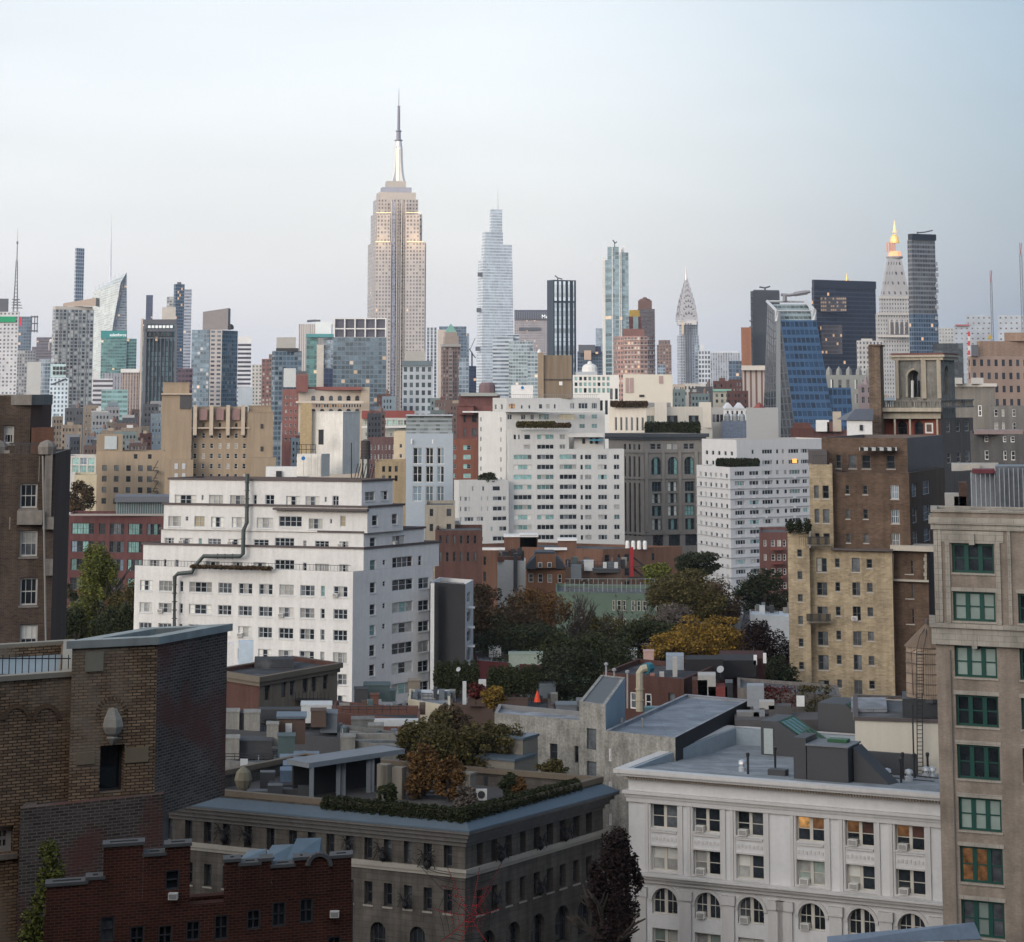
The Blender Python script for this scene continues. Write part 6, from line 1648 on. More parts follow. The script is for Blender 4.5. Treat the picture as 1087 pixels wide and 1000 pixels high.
b = mid('dark_house', 'dark grey house with a pinkish roof and white dormer windows behind the metal hall', [(1030, 268), (1100, 262)], 460, farbrick('dark_stucco', (.10, .098, .10)), [(0, [(1044, 1049), (1064, 1068), (1072, 1077)], [(463, 469), (478, 488)], S_SM, 1045)], roof=plain('roof_pink', (.26, .20, .19)))
block(b.root, 'roof_edge', 1034, 1086, 457, 461, 265, 8, plain('roof_pink', (.26, .20, .19)))
block(b.root, 'parapet', 1010, 1060, 492, 500, 262, 3, CONC); block(b.root, 'planter', 1022, 1040, 493, 499, 260, 1.5, STN)
b = mid('metal_hall', 'grey ribbed metal hall with a curved dark red roof edge behind the green windowed building', [(1030, 192), (1057, 190), (1120, 188)], 502, plain('metal_panels', (.20, .215, .235), .45, .4, var=.3, streak=.3), limit=2)
block(b.root, 'raised_hall', 1057, 1110, 495, None, 189, 5, plain('metal_panels', (.20, .215, .235)), zb=0)
for i in range(14): block(b.root, 'rib', 1031 + i * 5, 1031.6 + i * 5, 497 if i > 5 else 503, 545, 189.6 if i < 6 else 188.6, .2, FRG)
block(b.root, 'red_roof_edge', 1032, 1056, 498.5, 502.5, 189.5, 3, plain('edge_dark_red', (.14, .04, .05)))
for i, (x0, x1, y0) in enumerate(((1003, 1018, 524), (1013, 1026, 527), (1018, 1027, 512))): block(b.root, 'roof_unit', x0, x1, y0, 546, 196, 2, (CONC, SILL, bricks('unit_brick', (.16, .085, .06), (.11, .06, .05), (.1, .09, .08)))[i])
# ---------------------------------------------------------------- tan building with green windows
GB = bricks('buff_brick', (.33, .275, .225), (.265, .215, .175), (.29, .255, .215), .22, .075, .2, .2)
GST = bricks('glazed_stone', (.40, .375, .325), (.345, .32, .28), (.25, .23, .2), .9, .42, .15, .25, .02)
GRN = plain('green_frame', (.008, .056, .044), .5, var=.15)
b = Bld('office_house', 'tan brick house with dark green triple windows and pale stone bands', [(990, 168.5), (1150, 164)], 541, [GB], MROOF, depth=5, par=.6, capm=GST)
GR = b.root
GGL = dict(GL, b=glass('pane_shade', (.20, .25, .23), .3, .12))
sG = style('grn', GRN, 3, 'dbd/x', gl=GGL, fw=.16, mw=.32, rev=.3, sill=GST, lintel=GST)
cg = ['ddd', 'bbb', 'bbb', 'ddd', 'ddd', 'bbb', 'oom', 'mbm']
rws = [(1008, 1052.3, 576, 607.5), (1009.6, 1053.5, 627.4, 658.6), (1011, 1055.4, 685.5, 718), (1012.8, 1057, 736.5, 770), (1015, 1059.6, 790, 826), (1016.6, 1062, 845, 880.6), (1019, 1064, 898, 936), (1020.7, 1067, 954, 993)]
u0, u1 = 1.35, 4.45
for (x0, x1, y0, y1), c in zip(rws, cg):
    with at_row((y0 + y1) / 2): zt, zb_ = b.Zf(0, x0, y0), b.Zf(0, x0, y1)
    for k in (0, 1):
        if k == 1 and y0 < 600: continue
        b.hole(0, u0 + k * 4.75, u1 + k * 4.75, zb_, zt, sG, tuple(c) if k == 0 else tuple(RND.choice(['bbb', 'ddd', 'dbd'])))
b.finish()
with at_row(600):
    zl = lambda y: Zp(y, 168)
    m = MB()
    m.ring(b.poly, .45, zl(666), zl(661.5)); m.ring(b.poly, .3, zl(672), zl(666)); m.ring(b.poly, .3, zl(684), zl(672))
    m.build('belt_course', GST, GR); m = MB()
    for o, y0, y1 in ((.18, 562, 553), (.32, 556, 551.5), (.22, 551.5, 549)):
        m.ring(b.poly, o, zl(y0), zl(y1))
    m.build('stone_cornice', GST, GR)
    MB().ring(b.poly, .15, zl(543.5), zl(540.6), inn=.35).build('parapet_cap', GST, GR)
    a, c = b.ab(0); d = (c - a).normalized()
    m = MB()
    for x0, x1, y0, y1, o in ((.35, .62, 661, 562, .1), (.62, 1.22, 575, 563, .07), (4.58, 5.2, 575, 563, .07), (.88, 1.22, 661, 575, .13), (4.58, 4.92, 661, 575, .13), (1.22, 4.58, 576, 563, .11), (5.45, 5.7, 661, 562, .11), (.05, .3, 661, 562, .03)):
        m.obox(a, d, x0, x1, -o, .02, zl(y0), zl(y1))
    m.build('stone_surround', GST, GR)
    m = MB()
    m.obox(a, d, 2.7, 3.1, -.3, .02, zl(577.5), zl(566)); m.build('keystone', GST, GR); m = MB(); m.obox(a, d, 2.72, 3.1, -.34, .02, zl(687), zl(674))
    m.build('keystone', GST, GR)
    MB().tube([tuple(a + d * 1.0 - Vector((0, .12))) + (0,), tuple(a + d * 1.0 - Vector((0, .12))) + (zl(690),)], .05, 6).build('downpipe', plain('pipe_grey', (.16, .15, .14)), GR)
# bulkhead house with water tank
BHM = plain('bulkhead_plaster', (.56, .525, .45), .9, var=.06, streak=.08)
b = mid('bulkhead_house', 'cream plastered bulkhead house carrying a wooden water tank', [(907.5, 196), (1010, 194)], 762, BHM, roof=MROOF, par=.25, limit=2, depth=14)
BH = b.root
m = MB(); m.ring(b.poly, .12, b.z1 - .18, b.z1 + .1, inn=.3); m.build('roof_edge', COPE, BH)
block(BH, 'roof_room', 905.5, 940, 752, 764, 201, 7, plain('room_cream', (.42, .36, .29)), roof=MROOFL, par=.15)
m = MB()
for x in (974, 979.8): m.tube([P3(x, 824, 193.6), P3(x - 1, 736, 193.4)], .045, 5)
for i in range(20): m.tube([P3(974 - i * .05, 822 - i * 4.3, 193.5), P3(979.7 - i * .05, 822 - i * 4.3, 193.5)], .03, 4)
m.build('ladder', RAIL, BH)
MB().tube([P3(970.5, 830, 193.5), P3(968.5, 748, 193.5)], .07, 6).build('vent_pipe', RAIL, BH)
t = water_tank(984.5, 661, 739.5, 45.5, 199, 'large pale wooden water tank with a conical roof next to the green windowed building', bricks('tank_staves', (.44, .345, .26), (.38, .295, .225), (.20, .16, .13), .16, 30, .3, .2, .015), leg_bot=762, roofc=plain('tank_roof_brown', (.17, .125, .09), .85, streak=.2), cone=.315)
m = MB()
for x in (970, 977): m.tube([P3(x + 3, 738, 196.4), P3(x + 3, 690, 196.6), P3(x + 6, 676, 197.5), P3(983.5, 664, 199)], .035, 4)
for i in range(14): m.tube([P3(973.2, 736 - i * 3.4, 196.4), P3(979.8, 736 - i * 3.4, 196.4)], .025, 4)
m.build('ladder', RAIL, t)
MB().tube([P3(969.5, 738, 196.8), P3(967.5, 692, 196.8), P3(972, 689.5, 196.8)], .05, 5).build('overflow_pipe', plain('pipe_rust', (.12, .06, .05)), t)
with at_row(700): cT = V2(984.5, 199)
MB().lathe(cT, [(.18, Zp(662, 199)), (.14, Zp(658, 199)), (.02, Zp(656, 199))], 8).build('finial', COPE, t)
block(BH, 'tank_stand', 958, 1010, 742, 762, 197.2, 5, STEELD, roof=STEELD)
# ---------------------------------------------------------------- white arched building, front right
WA = plain('painted_white', (.60, .60, .60), .7, var=.12, scale=.25, streak=.07)
WT = plain('painted_trim', (.53, .52, .51), .7, var=.08, streak=.1)
p0, p1 = P3(667, 819, 190), P3(1000, 843, 178.6)
p0, p1 = Vector((p0.x, p0.y)), Vector((p1.x, p1.y))
dv = (p1 - p0).normalized(); sv = Vector((-dv.y, dv.x)) * 25
b = Bld('arcaded_house', 'white painted arcaded house with paired windows and a dark skylit roof', [(0, 1), (1, 1)], 815, [WA], membrane('roof_membrane', (.28, .31, .335), (.16, .18, .2)), par=1.9, closed=True, ref=(667, 190), capm=plain('cap_metal', (.27, .32, .36), .5))
b.poly = [p0, p1, p1 + sv, p0 + sv]; b.nf = 1; b.holes = [[] for _ in range(4)]
b.z1 = Zp(815.5, 190); b.root.location = (p0.x, p0.y, 0)
AR = b.root
sA = style('aw', plain('frame_cream', (.50, .475, .42), .6, var=.05), 2, 'g/bc bg/bg cb/dm dd/dc dm/bg dm/md', fw=.1, mw=.26, rev=.42, sill=WT)
sA['pick'] = [(1, ('cb', 'cb')), (1, ('cb', 'd')), (1, ('mg', 'gb')), (1, ('d', 'd')), (1, ('d', 'm')), (1, ('gc', 'cg'))]
sL = dict(sA, id='awl'); sL['pick'] = [(1, ('dw', 'do')), (1, ('dw', 'mo')), (1, ('do', 'dr'))]
sR = style('awa', sA['frame'], 2, 'dd dm md', fw=.1, mw=.28, rev=.42, arch=True, sub=2)
bays = [(692.2, 717.5, 853.4, 878.7), (736.8, 762.9, 857.6, 883.5), (782.3, 809, 862.5, 888.8), (844.5, 875.5, 867.2, 894.3), (896.4, 928.6, 872.6, 900.8), (949, 982.7, 878, 907.5)]
BU = []
for x0, x1, y0, y1 in bays:
    with at_row((y0 + y1) / 2): BU.append((b.U(0, x0), b.U(0, x1)))
wd = sum(c[1] - c[0] for c in BU) / 6
BU = [((c[0] + c[1] - wd) / 2, (c[0] + c[1] + wd) / 2) for c in BU]
with at_row(870): zA = [b.Zf(0, 692, y) for y in (853.4, 878.7, 898, 923.5, 941.5, 969.8, 984, 1012, 1035, 1062)]
acs = {(1, 0): 0, (2, 0): 0, (1, 1): 0, (4, 0): 0, (5, 0): 0, (3, 1): 0, (4, 1): 0, (5, 1): 0, (1, 2): 0, (2, 2): 0, (3, 2): 0}
for i, (c0, c1) in enumerate(BU):
    b.hole(0, c0, c1, zA[1], zA[0], sL if i > 2 else sA)
    b.hole(0, c0, c1, zA[3], zA[2], sA)
    b.hole(0, c0 + .05, c1 - .05, zA[5], zA[4], sR)
    b.hole(0, c0 + .05, c1 - .05, zA[7], zA[6], sA)
    b.hole(0, c0 + .05, c1 - .05, zA[9], zA[8], sA)
b.finish(limit=100)
for w in [o for o in AR.children if o.name.startswith('window')]:
    wl = Vector(w.location) + Vector(AR.location)
    u = (Vector((wl.x, wl.y)) - p0).dot(dv)
    i = min(range(6), key=lambda k: abs((BU[k][0] + BU[k][1]) / 2 - u))
    j = min(range(3), key=lambda k: abs(zA[2 * k + 1] - wl.z))
    if abs(zA[2 * j + 1] - wl.z) < .4 and (i, j) in acs: aircon(w, wd * .98, 2, sA)
z1 = b.z1
m = MB()
for o, a0, a1 in ((.95, -.28, .03), (.75, -.5, -.28), (.3, -.78, -.5), (.42, -1.95, -1.72), (.25, -2.2, -1.95), (.16, -2.6, -2.2)): m.ring(b.poly, o, z1 + a0, z1 + a1)
m.build('cornice', WT, AR)
m = MB(); n = int((p1 - p0).length / .24)
for i in range(n): m.obox(p0, dv, i * .24 + .03, i * .24 + .15, -.55, -.1, z1 - .72, z1 - .505)
m.build('dentil_course', plain('dentil_tan', (.34, .28, .22)), AR)
with at_row(925): zc = Zp(922, 190)
m = MB()
zc2 = zA[3] - .22
for o, a0, a1 in ((.85, -.15, 0), (.6, -.4, -.15), (.3, -.75, -.4)): m.ring(b.poly, o, zc2 + a0, zc2 + a1)
m.build('belt_cornice', WT, AR)
m = MB()
for c0, c1 in BU:                                   # moulded bay frames and spandrels
    for q0, q1, v0, v1, o in ((c0 - .5, c0 - .22, zA[3] - .2, zA[0] + .55, .12), (c1 + .22, c1 + .5, zA[3] - .2, zA[0] + .55, .12), (c0 - .22, c1 + .22, zA[0] + .3, zA[0] + .55, .12), (c0 - .2, c0 - .04, zA[3] - .2, zA[0] + .28, .06), (c1 + .04, c1 + .2, zA[3] - .2, zA[0] + .28, .06), (c0 + .05, c1 - .05, zA[1] - .3, zA[1] - .16, .1), (c0 + .05, c1 - .05, zA[2] + .03, zA[2] + .16, .07)):
        m.obox(p0, dv, q0, q1, -o, .02, v0, v1)
m.build('bay_moulding', WT, AR)
m = MB()
for c0, c1 in BU:
    for k in range(7):
        u = c0 + (c1 - c0) * (k + .5) / 7
        zc = (zA[1] - .3 + zA[2] + .16) / 2
        m.obox(p0, dv, u - .09, u + .09, -.05, .02, zc - .16 + .06 * (k % 2), zc + .1 + .06 * (k % 2))
m.build('spandrel_ornament', WT, AR)
m = MB()
cs = [(BU[i][1] + BU[i + 1][0]) / 2 for i in (0, 1, 3, 4)]
for u, w in [(BU[0][0] - 1.05, .62), (BU[5][1] + .9, .55), (BU[2][1] + 1.0, .6), (BU[3][0] - 1.0, .6)] + [(c, .5) for c in cs]:
    m.obox(p0, dv, u - w, u + w, -.24, .02, 0, zA[4] - .75)
    m.obox(p0, dv, u - w - .1, u + w + .1, -.34, .02, zA[4] - .75, zA[4] - .05)
m.build('pilaster', WT, AR)
m = MB()
for c0, c1 in BU:
    c = (c0 + c1) / 2; R0 = (c1 - c0) / 2 - .05; hs = zA[4] - R0
    for q in range(14):
        a0, a1 = math.pi * q / 14, math.pi * (q + 1) / 14
        def pq(r, a, o): 
            p = p0 + dv * (c + r * math.cos(a)) + Vector((dv.y, -dv.x)) * o
            return (p.x, p.y, hs + r * math.sin(a))
        m.face([pq(R0 + .02, a0, .1), pq(R0 + .3, a0, .1), pq(R0 + .3, a1, .1), pq(R0 + .02, a1, .1)])
        m.face([pq(R0 + .3, a0, .1), pq(R0 + .3, a0, 0), pq(R0 + .3, a1, 0), pq(R0 + .3, a1, .1)])
        m.face([pq(R0 + .02, a1, .1), pq(R0 + .02, a1, 0), pq(R0 + .02, a0, 0), pq(R0 + .02, a0, .1)])
m.build('arch_moulding', WT, AR)
# roof: skylight houses, pipes, vents
CHAR = plain('charcoal_panel', (.055, .057, .062), .55, var=.12)
GLS = plain('skylight_glass', (.05, .10, .09), .1, var=.4, spec=.8)
ZR = lambda v: b.z1 - .1 - 1.3 * min(max(v, 0) / 19, 1)
zr = ZR(6)
m = MB(); q = [p0 + dv * .3 + sv.normalized() * .25, p1 - dv * .3 + sv.normalized() * .25]
m.face([(*q[0], b.z1 - .1), (*q[1], b.z1 - .1), (*(q[1] + sv.normalized() * 18.7), b.z1 - 1.4), (*(q[0] + sv.normalized() * 18.7), b.z1 - 1.4)])
m.face([(*(q[0] + sv.normalized() * 18.7), b.z1 - 1.4), (*(q[1] + sv.normalized() * 18.7), b.z1 - 1.4), (*(q[1] + sv.normalized() * 24.4), b.z1 - 1.45), (*(q[0] + sv.normalized() * 24.4), b.z1 - 1.45)])
m.build('sloped_roof', MATS['roof_membrane'], AR)
def rp(u, v): return p0 + dv * u + sv.normalized() * v
def rprism(name, prof, u0, u1, mat, root=AR, axis='u'):
    """profile in (v, height) swept from u0 to u1 along the front"""
    m = MB()
    L_ = [(*rp(u0, v), zr + h) for v, h in prof]; R_ = [(*rp(u1, v), zr + h) for v, h in prof]
    n = len(prof)
    m.face(L_); m.face(list(reversed(R_)))
    for i in range(n):
        j = (i + 1) % n
        m.face([L_[j], L_[i], R_[i], R_[j]])
    return m.build(name, mat, root)
def uv_at(px, py):
    """front-frame coordinates of the roof point seen at (px, py)"""
    z = zr
    for _ in range(12):
        Y = (CZ - z) / ((py - H) * CS) * (F + (py - H) * SN)
        p = P3(px, py, Y); q = Vector((p.x, p.y)) - p0
        z = ZR(q.dot(sv.normalized()))
    return q.dot(dv), q.dot(sv.normalized())
m = MB()
def slope_house(u0, u1, v0, v1, h, part, sl=.45):
    """box whose right end slopes down, with a glazed slope"""
    q = [(u0, 0), (u1, 0), (u1, h * .28), (u0 + (u1 - u0) * sl, h), (u0, h)]
    m = MB()
    A_ = [(*rp(u, v0), zr + z) for u, z in q]; B2 = [(*rp(u, v1), zr + z) for u, z in q]
    m.face(A_); m.face(list(reversed(B2)))
    for i in range(5):
        j = (i + 1) % 5
        m.face([A_[j], A_[i], B2[i], B2[j]])
    o = m.build(part, CHAR, AR)
    g_ = MB()
    du = Vector(A_[3]) - Vector(A_[2])
    for k in range(1):
        a0, a1, a2, a3 = Vector(A_[2]), Vector(B2[2]), Vector(B2[3]), Vector(A_[3])
        up = Vector((0, 0, .06))
        f = lambda s, t_: (a0 * (1 - s) + a1 * s) * (1 - t_) + (a3 * (1 - s) + a2 * s) * t_ + up
        g_.face([f(.12, .08), f(.88, .08), f(.88, .94), f(.12, .94)])
    g_.build('skylight', GLS, AR)
    fr_ = MB()
    for s in (.1, .3, .5, .7, .9): fr_.tube([f(s, .06), f(s, .96)], .05, 4)
    for t_ in (.06, .96): fr_.tube([f(.1, t_), f(.9, t_)], .06, 4)
    fr_.build('skylight_frame', plain('skylight_green', (.03, .10, .05), .4), AR)
u0, v0 = uv_at(808, 801); u1, _ = uv_at(858, 808); zr = ZR(v0)
slope_house(u0, u1, v0, v0 + 4.5, 2.95, 'skylight_house', .3)
rprism('door', [(v0 - .08, .1), (v0 - .02, .1), (v0 - .02, 2.3), (v0 - .08, 2.3)], u0 + .3, u0 + 1.15, plain('door_pale', (.36, .40, .40)))
slope_house(u0 + 3.2, u0 + 9.6, v0 + 6.5, v0 + 11, 3.9, 'skylight_house', .4)
slope_house(u0 + 8.4, u0 + 11.2, v0 + 4, v0 + 8, 1.7, 'skylight_house', .8)
u0, v0 = uv_at(857, 828); u1, _ = uv_at(902, 831); zr = ZR(v0 + 1)
rprism('plant_house', [(v0, -.3), (v0 + 3.2, -.3), (v0 + 3.2, 2.75), (v0, 2.75)], u0, u1, CHAR)
rprism('plant_house_cap', [(v0 - .1, 2.77), (v0 + 3.3, 2.77), (v0 + 3.3, 2.88), (v0 - .1, 2.88)], u0 - .1, u1 + .1, plain('cap_grey', (.16, .175, .19)))
rprism('roof_hatch', [(v0 + 1.6, 2.9), (v0 + 2.6, 2.9), (v0 + 2.6, 3.15), (v0 + 1.6, 3.15)], u0 + 1.2, u1 - .6, plain('skylight_green', (.03, .10, .05)))
rprism('fin_wall', [(v0 + .2, -.3), (v0 + 3, -.3), (v0 + 3, 3.3), (v0 + .2, 3.3)], u0 - 1.2, u0 - .15, CHAR)
m = MB(); q = [(u1 + .15, -.3), (u1 + 3.4, -.3), (u1 + .15, 2.7)]
A_ = [(*rp(u, v0 + 1), zr + z) for u, z in q]; B2 = [(*rp(u, v0 + 3.2), zr + z) for u, z in q]
m.face(A_); m.face(list(reversed(B2)))
for i in range(3): m.face([A_[(i + 1) % 3], A_[i], B2[i], B2[(i + 1) % 3]])
m.build('stair_wedge', CHAR, AR)
rprism('low_parapet', [(v0 + 9, -1), (v0 + 9.4, -1), (v0 + 9.4, 1.2), (v0 + 9, 1.2)], u0 - .5, u1 + 3, CHAR)
PIPE = plain('pipe_black', (.025, .025, .028), .4)
for px, pb, pt in ((794, 822, 801), (823, 817, 795), (845, 820, 799), (956.5, 831, 807), (958.5, 826, 801), (971, 826, 802), (985, 823, 801)):
    u, v = uv_at(px, pb); c = rp(u, v); zr = ZR(v); h = (pb - pt) / F * c.y
    MB().tube([(c.x, c.y, zr), (c.x, c.y, zr + h)], .1, 7).lathe((c.x, c.y), [(.14, zr + h - .25), (.16, zr + h), (.1, zr + h + .08)], 8).build('vent_pipe', PIPE, AR)
for px, pb in ((788, 819), (933, 821), (942, 828), (948, 820), (965, 829), (990, 826), (983, 826)):
    u, v = uv_at(px, pb); c = rp(u, v); zr = ZR(v)
    MB().lathe((c.x, c.y), [(.32, zr), (.3, zr + .35), (.2, zr + .4), (.2, zr + .6), (.34, zr + .62), (.3, zr + .85), (.05, zr + .95)], 12).build('exhaust_vent', plain('vent_zinc', (.62, .64, .66), .3, .6), AR)
m = MB()
for (a0, b0), (a1, b1) in (((932, 822), (996, 828)), ((945, 826), (992, 830))):
    u, v = uv_at(a0, b0); c = rp(u, v); u, v = uv_at(a1, b1); d_ = rp(u, v)
    m.tube([(c.x, c.y, zr + .2), (d_.x, d_.y, zr + .2)], .06, 5)
m.build('roof_conduit', PIPE, AR)
u, v = uv_at(824, 823); zr = ZR(v); rprism('roof_curb', [(v - .4, 0), (v + .5, 0), (v + .5, .5), (v - .4, .5)], u - .6, u + .9, CHAR)
# ---------------------------------------------------------------- grey stone corner building with roof garden
LS = bricks('corner_limestone', (.125, .113, .10), (.105, .095, .084), (.075, .068, .062), 1.0, .45, .3, .3, .018)
Ys = lambda px: Yat(px, (178, 186.5), (493, 175))
Yr = lambda px: Yat(px, (497, 175), (640, 190.6))
S_L = style('lw', FRD, 1, 'd d m', fw=.1, rev=.5, sill=plain('lime_sill', (.26, .245, .215)))
sLA = style('lwa', FRD, 1, 'd', arch=True, fw=.12, rev=.5, sub=3)
b = Bld('corner_building', 'grey stone corner building with a slate blue cornice and planted roof terrace', [(160, Ys(160)), (494, 175), (640, 190.6)], 868, [LS, LS], plain('terrace_paving', (.085, .08, .078), .9, var=.4), par=1.0, row=890)
LR = b.root
Lc = [179, 200, 220, 240, 263, 287, 311, 330.6, 350.7, 371, 391, 411.7, 433, 454, 475.5]
hw = 4.2
b.win(0, [(x - hw, x + hw) for x in Lc], [(889, 915)], S_L, ref=411)
b.win(0, [(x - hw, x + hw) for x in Lc], [(935.5, 960)], S_L, ref=391)
b.win(0, [(x - 8, x + 8) for x in (191, 230, 275, 320, 361, 401, 443)], [(979, 1018)], sLA, ref=401)
Rc = [509.4, 525, 540, 555, 570, 584, 597.6, 612, 625.5]
b.win(1, [(x - 3.3, x + 3.3) for x in Rc], [(892, 919)], S_L, ref=509)
b.win(1, [(x - 3.3, x + 3.3) for x in Rc], [(945, 971)], S_L, ref=509)
b.win(1, [(x - 7.5, x + 7.5) for x in (518, 545, 571, 597, 621)], [(987, 1030)], sLA, ref=518)
b.finish(limit=100)
SB = plain('slate_blue_metal', (.085, .115, .145), .45, .1, var=.15)
CD = plain('cornice_weathered', (.13, .125, .12), .8, streak=.25)
m = MB(); po, pi = offset(b.poly, .95), offset(b.poly, .02)
zt, zo = b.z1 - .15, b.z1 - .75
for k in range(4):
    j = (k + 1) % 4
    m.face([(*po[k], zo), (*po[j], zo), (*pi[j], zt), (*pi[k], zt)]); m.face([(*po[k], zo - .14), (*po[j], zo - .14), (*po[j], zo), (*po[k], zo)])
m.build('cornice_roof', SB, LR)
m = MB()
for o, a0, a1 in ((.92, -1.05, -.9), (.65, -1.4, -1.05), (.4, -1.75, -1.4), (.12, -2.1, -1.75)): m.ring(b.poly, o, b.z1 + a0, b.z1 + a1)
m.build('cornice', CD, LR)
zs = Zp(921, 176)
m = MB(); m.ring(b.poly, .22, zs - .3, zs + .05); m.ring(b.poly, .12, zs - .55, zs - .3); m.build('sill_band', plain('lime_band', (.30, .285, .25)), LR)
m = MB()
mi_ = plain('parapet_tan', (.13, .105, .078))
m.ring(b.poly, .06, b.z1 + .0, b.z1 + .42, inn=.5); m.build('roof_curb', mi_, LR)
ZT = b.z1 - 1.0
def tp(px, py, up=0):
    """terrace point seen at (px, py)"""
    dy = py - H
    Y = (CZ - ZT - up) * (F + dy * SN) / (dy * CS)
    return P3(px, py, Y)
TAUPE = plain('terrace_render', (.20, .185, .155), .9, var=.12, streak=.1)
def tblock(name, px0, px1, pt, pb, d, mat, root=LR, roof=None, th=26, pc=None, par=0):
    p = tp((px0 + px1) / 2, pb)
    return block(root, name, px0, px1, pt, pb, p.y, d, mat, pc=pc, th=th, roof=roof, zb=ZT, par=par)
TARP = plain('tarp_blue', (.10, .15, .22), .6, var=.35)
tblock('tarpaulin', 297, 312, 818, 842, 2, TARP); tblock('tarpaulin', 311, 338, 806, 838, 1.5, TARP); tblock('tarpaulin', 300, 325, 812, 830, 2.5, TARP)
for x0, x1, y0, y1 in ((284, 300, 834, 850), (300, 318, 838, 849), (316, 329, 836, 851), (262, 284, 840, 850), (276, 292, 820, 840)): tblock('storage_box', x0, x1, y0, y1, 1.2, CHAR)
pU = tp(258, 842)
MB().lathe((pU.x, pU.y), [(.25, ZT), (.55, ZT + .5), (.75, ZT + 1.1), (.6, ZT + 1.7), (.3, ZT + 2.0), (.05, ZT + 2.1)], 9).build('stone_urn', plain('urn_stone', (.21, .19, .135), streak=.3), LR)
tblock('bulkhead', 528, 571, 783, 828, 4, TAUPE, roof=SB, pc=555, th=30, par=.1)
tblock('bulkhead', 506, 568, 806, 833, 5, TAUPE, roof=SB, pc=546, th=30, par=.1)
tblock('chimney', 483.5, 505, 821, 853, 1.6, TAUPE, pc=499, th=30, par=.08)
tblock('bulkhead', 460, 495, 788, 818, 3.2, TAUPE, pc=486, th=30, par=.08)
for x0, x1 in ((514, 518), (520, 525)): tblock('door', x0, x1, 815, 834, .2, BLK)
for x0, x1 in ((400, 416), (416, 431), (404, 410)): tblock('garden_pier', x0, x1, 812 + (x0 - 400) * .2, 849, 1.4, TAUPE, pc=(x0 + x1) / 2 + 3, th=30)
t = thing('pergola', 'grey painted roof pergola with square posts on the planted terrace', 'pergola', tuple(tp(328, 853)))
PG = plain('pergola_grey', (.18, .20, .22), .7)
for x, y in ((330.5, 852), (359, 845), (364.5, 844), (391, 841), (395, 840.5)):
    p = tp(x, y)
    MB().box(p.x - .18, p.x + .18, p.y - .18, p.y + .18, ZT, ZT + 2.75).build('post', PG, t)
pa, pb_ = tp(328, 852), tp(425, 836)
d_ = Vector((pb_.x - pa.x, pb_.y - pa.y)).normalized()
MB().obox(Vector((pa.x, pa.y)), d_, -.3, (pb_ - pa).length + .2, -.3, 2.6, ZT + 2.75, ZT + 3.15).build('roof_slab', PG, t)
MB().obox(Vector((pa.x, pa.y)), d_, .2, (pb_ - pa).length - .2, 2.3, 2.45, ZT, ZT + 2.7).build('back_wall', plain('pergola_dark', (.03, .03, .032)), t)
t = thing('garden_table', 'long dark table with benches on the roof terrace', 'table', tuple(tp(463, 850)))
p = tp(448, 846); MB().box(p.x, p.x + 2.8, p.y, p.y + .9, ZT + .7, ZT + .78).build('table_top', plain('bench_wood', (.09, .06, .045)), t)
for x in (.2, 2.5): MB().box(p.x + x, p.x + x + .1, p.y + .1, p.y + .8, ZT, ZT + .7).build('leg', FRD, t)
MB().box(p.x, p.x + 2.8, p.y - .7, p.y - .35, ZT + .38, ZT + .45).build('bench', plain('bench_wood', (.09, .06, .045)), t)
t = thing('condenser_unit', 'white air condenser with a round fan beside the terrace chimney', 'condenser', tuple(tp(511, 851)))
p = tp(511, 851); MB().box(p.x - .45, p.x + .45, p.y, p.y + .4, ZT + .1, ZT + .95).build('casing', plain('ac_white', (.62, .61, .58)), t)
MB().lathe((0, 0), [(.3, 0), (.3, .03), (.01, .04)], 14).build('fan', FRD, t, (0, 0, 0))
o = t.children[-1] if t.children[-1].name.startswith('fan') else [c for c in t.children if c.name.startswith('fan')][0]
o.rotation_euler = (rad(90), 0, 0); o.location = (0, -.02, .55)
# halloween spiders and the red lit web
def spider(px, py, f, sc, lab):
    a, c = b.ab(f)
    with at_row(py): u = b.U(f, px)
    p = b.pt(f, u, .25)
    z = Zp(py, p.y)
    d = (c - a).normalized()
    t = thing('spider_decoration', lab, 'decoration', (p.x, p.y, z), 'black spider decorations on the stone windows')
    m = MB()
    prof = [(.36 * sc * math.sin(math.pi * i / 8) + .001, z - .9 * sc + .9 * sc * i / 8) for i in range(9)]
    m.lathe((p.x, p.y), prof, 10); m.lathe((p.x, p.y), [(r * .55, z - .02 + (q - z + .9 * sc) * .5) for r, q in prof], 8)
    m.build('body', plain('spider_black', (.008, .008, .01), .7), t)
    for s in (-1, 1):
        for k in range(4):
            an = (-.7 + k * .5)
            q = lambda r, h: (p.x + d.x * s * r * sc + d.y * .15, p.y + d.y * s * r * sc - d.x * .15, z + h * sc)
            MB().tube([q(.1, 0), q(.5, an * .42 + .3), q(.85, an * 1.0)], .045 * sc, 5).build('leg', plain('spider_black', (.008, .008, .01)), t)
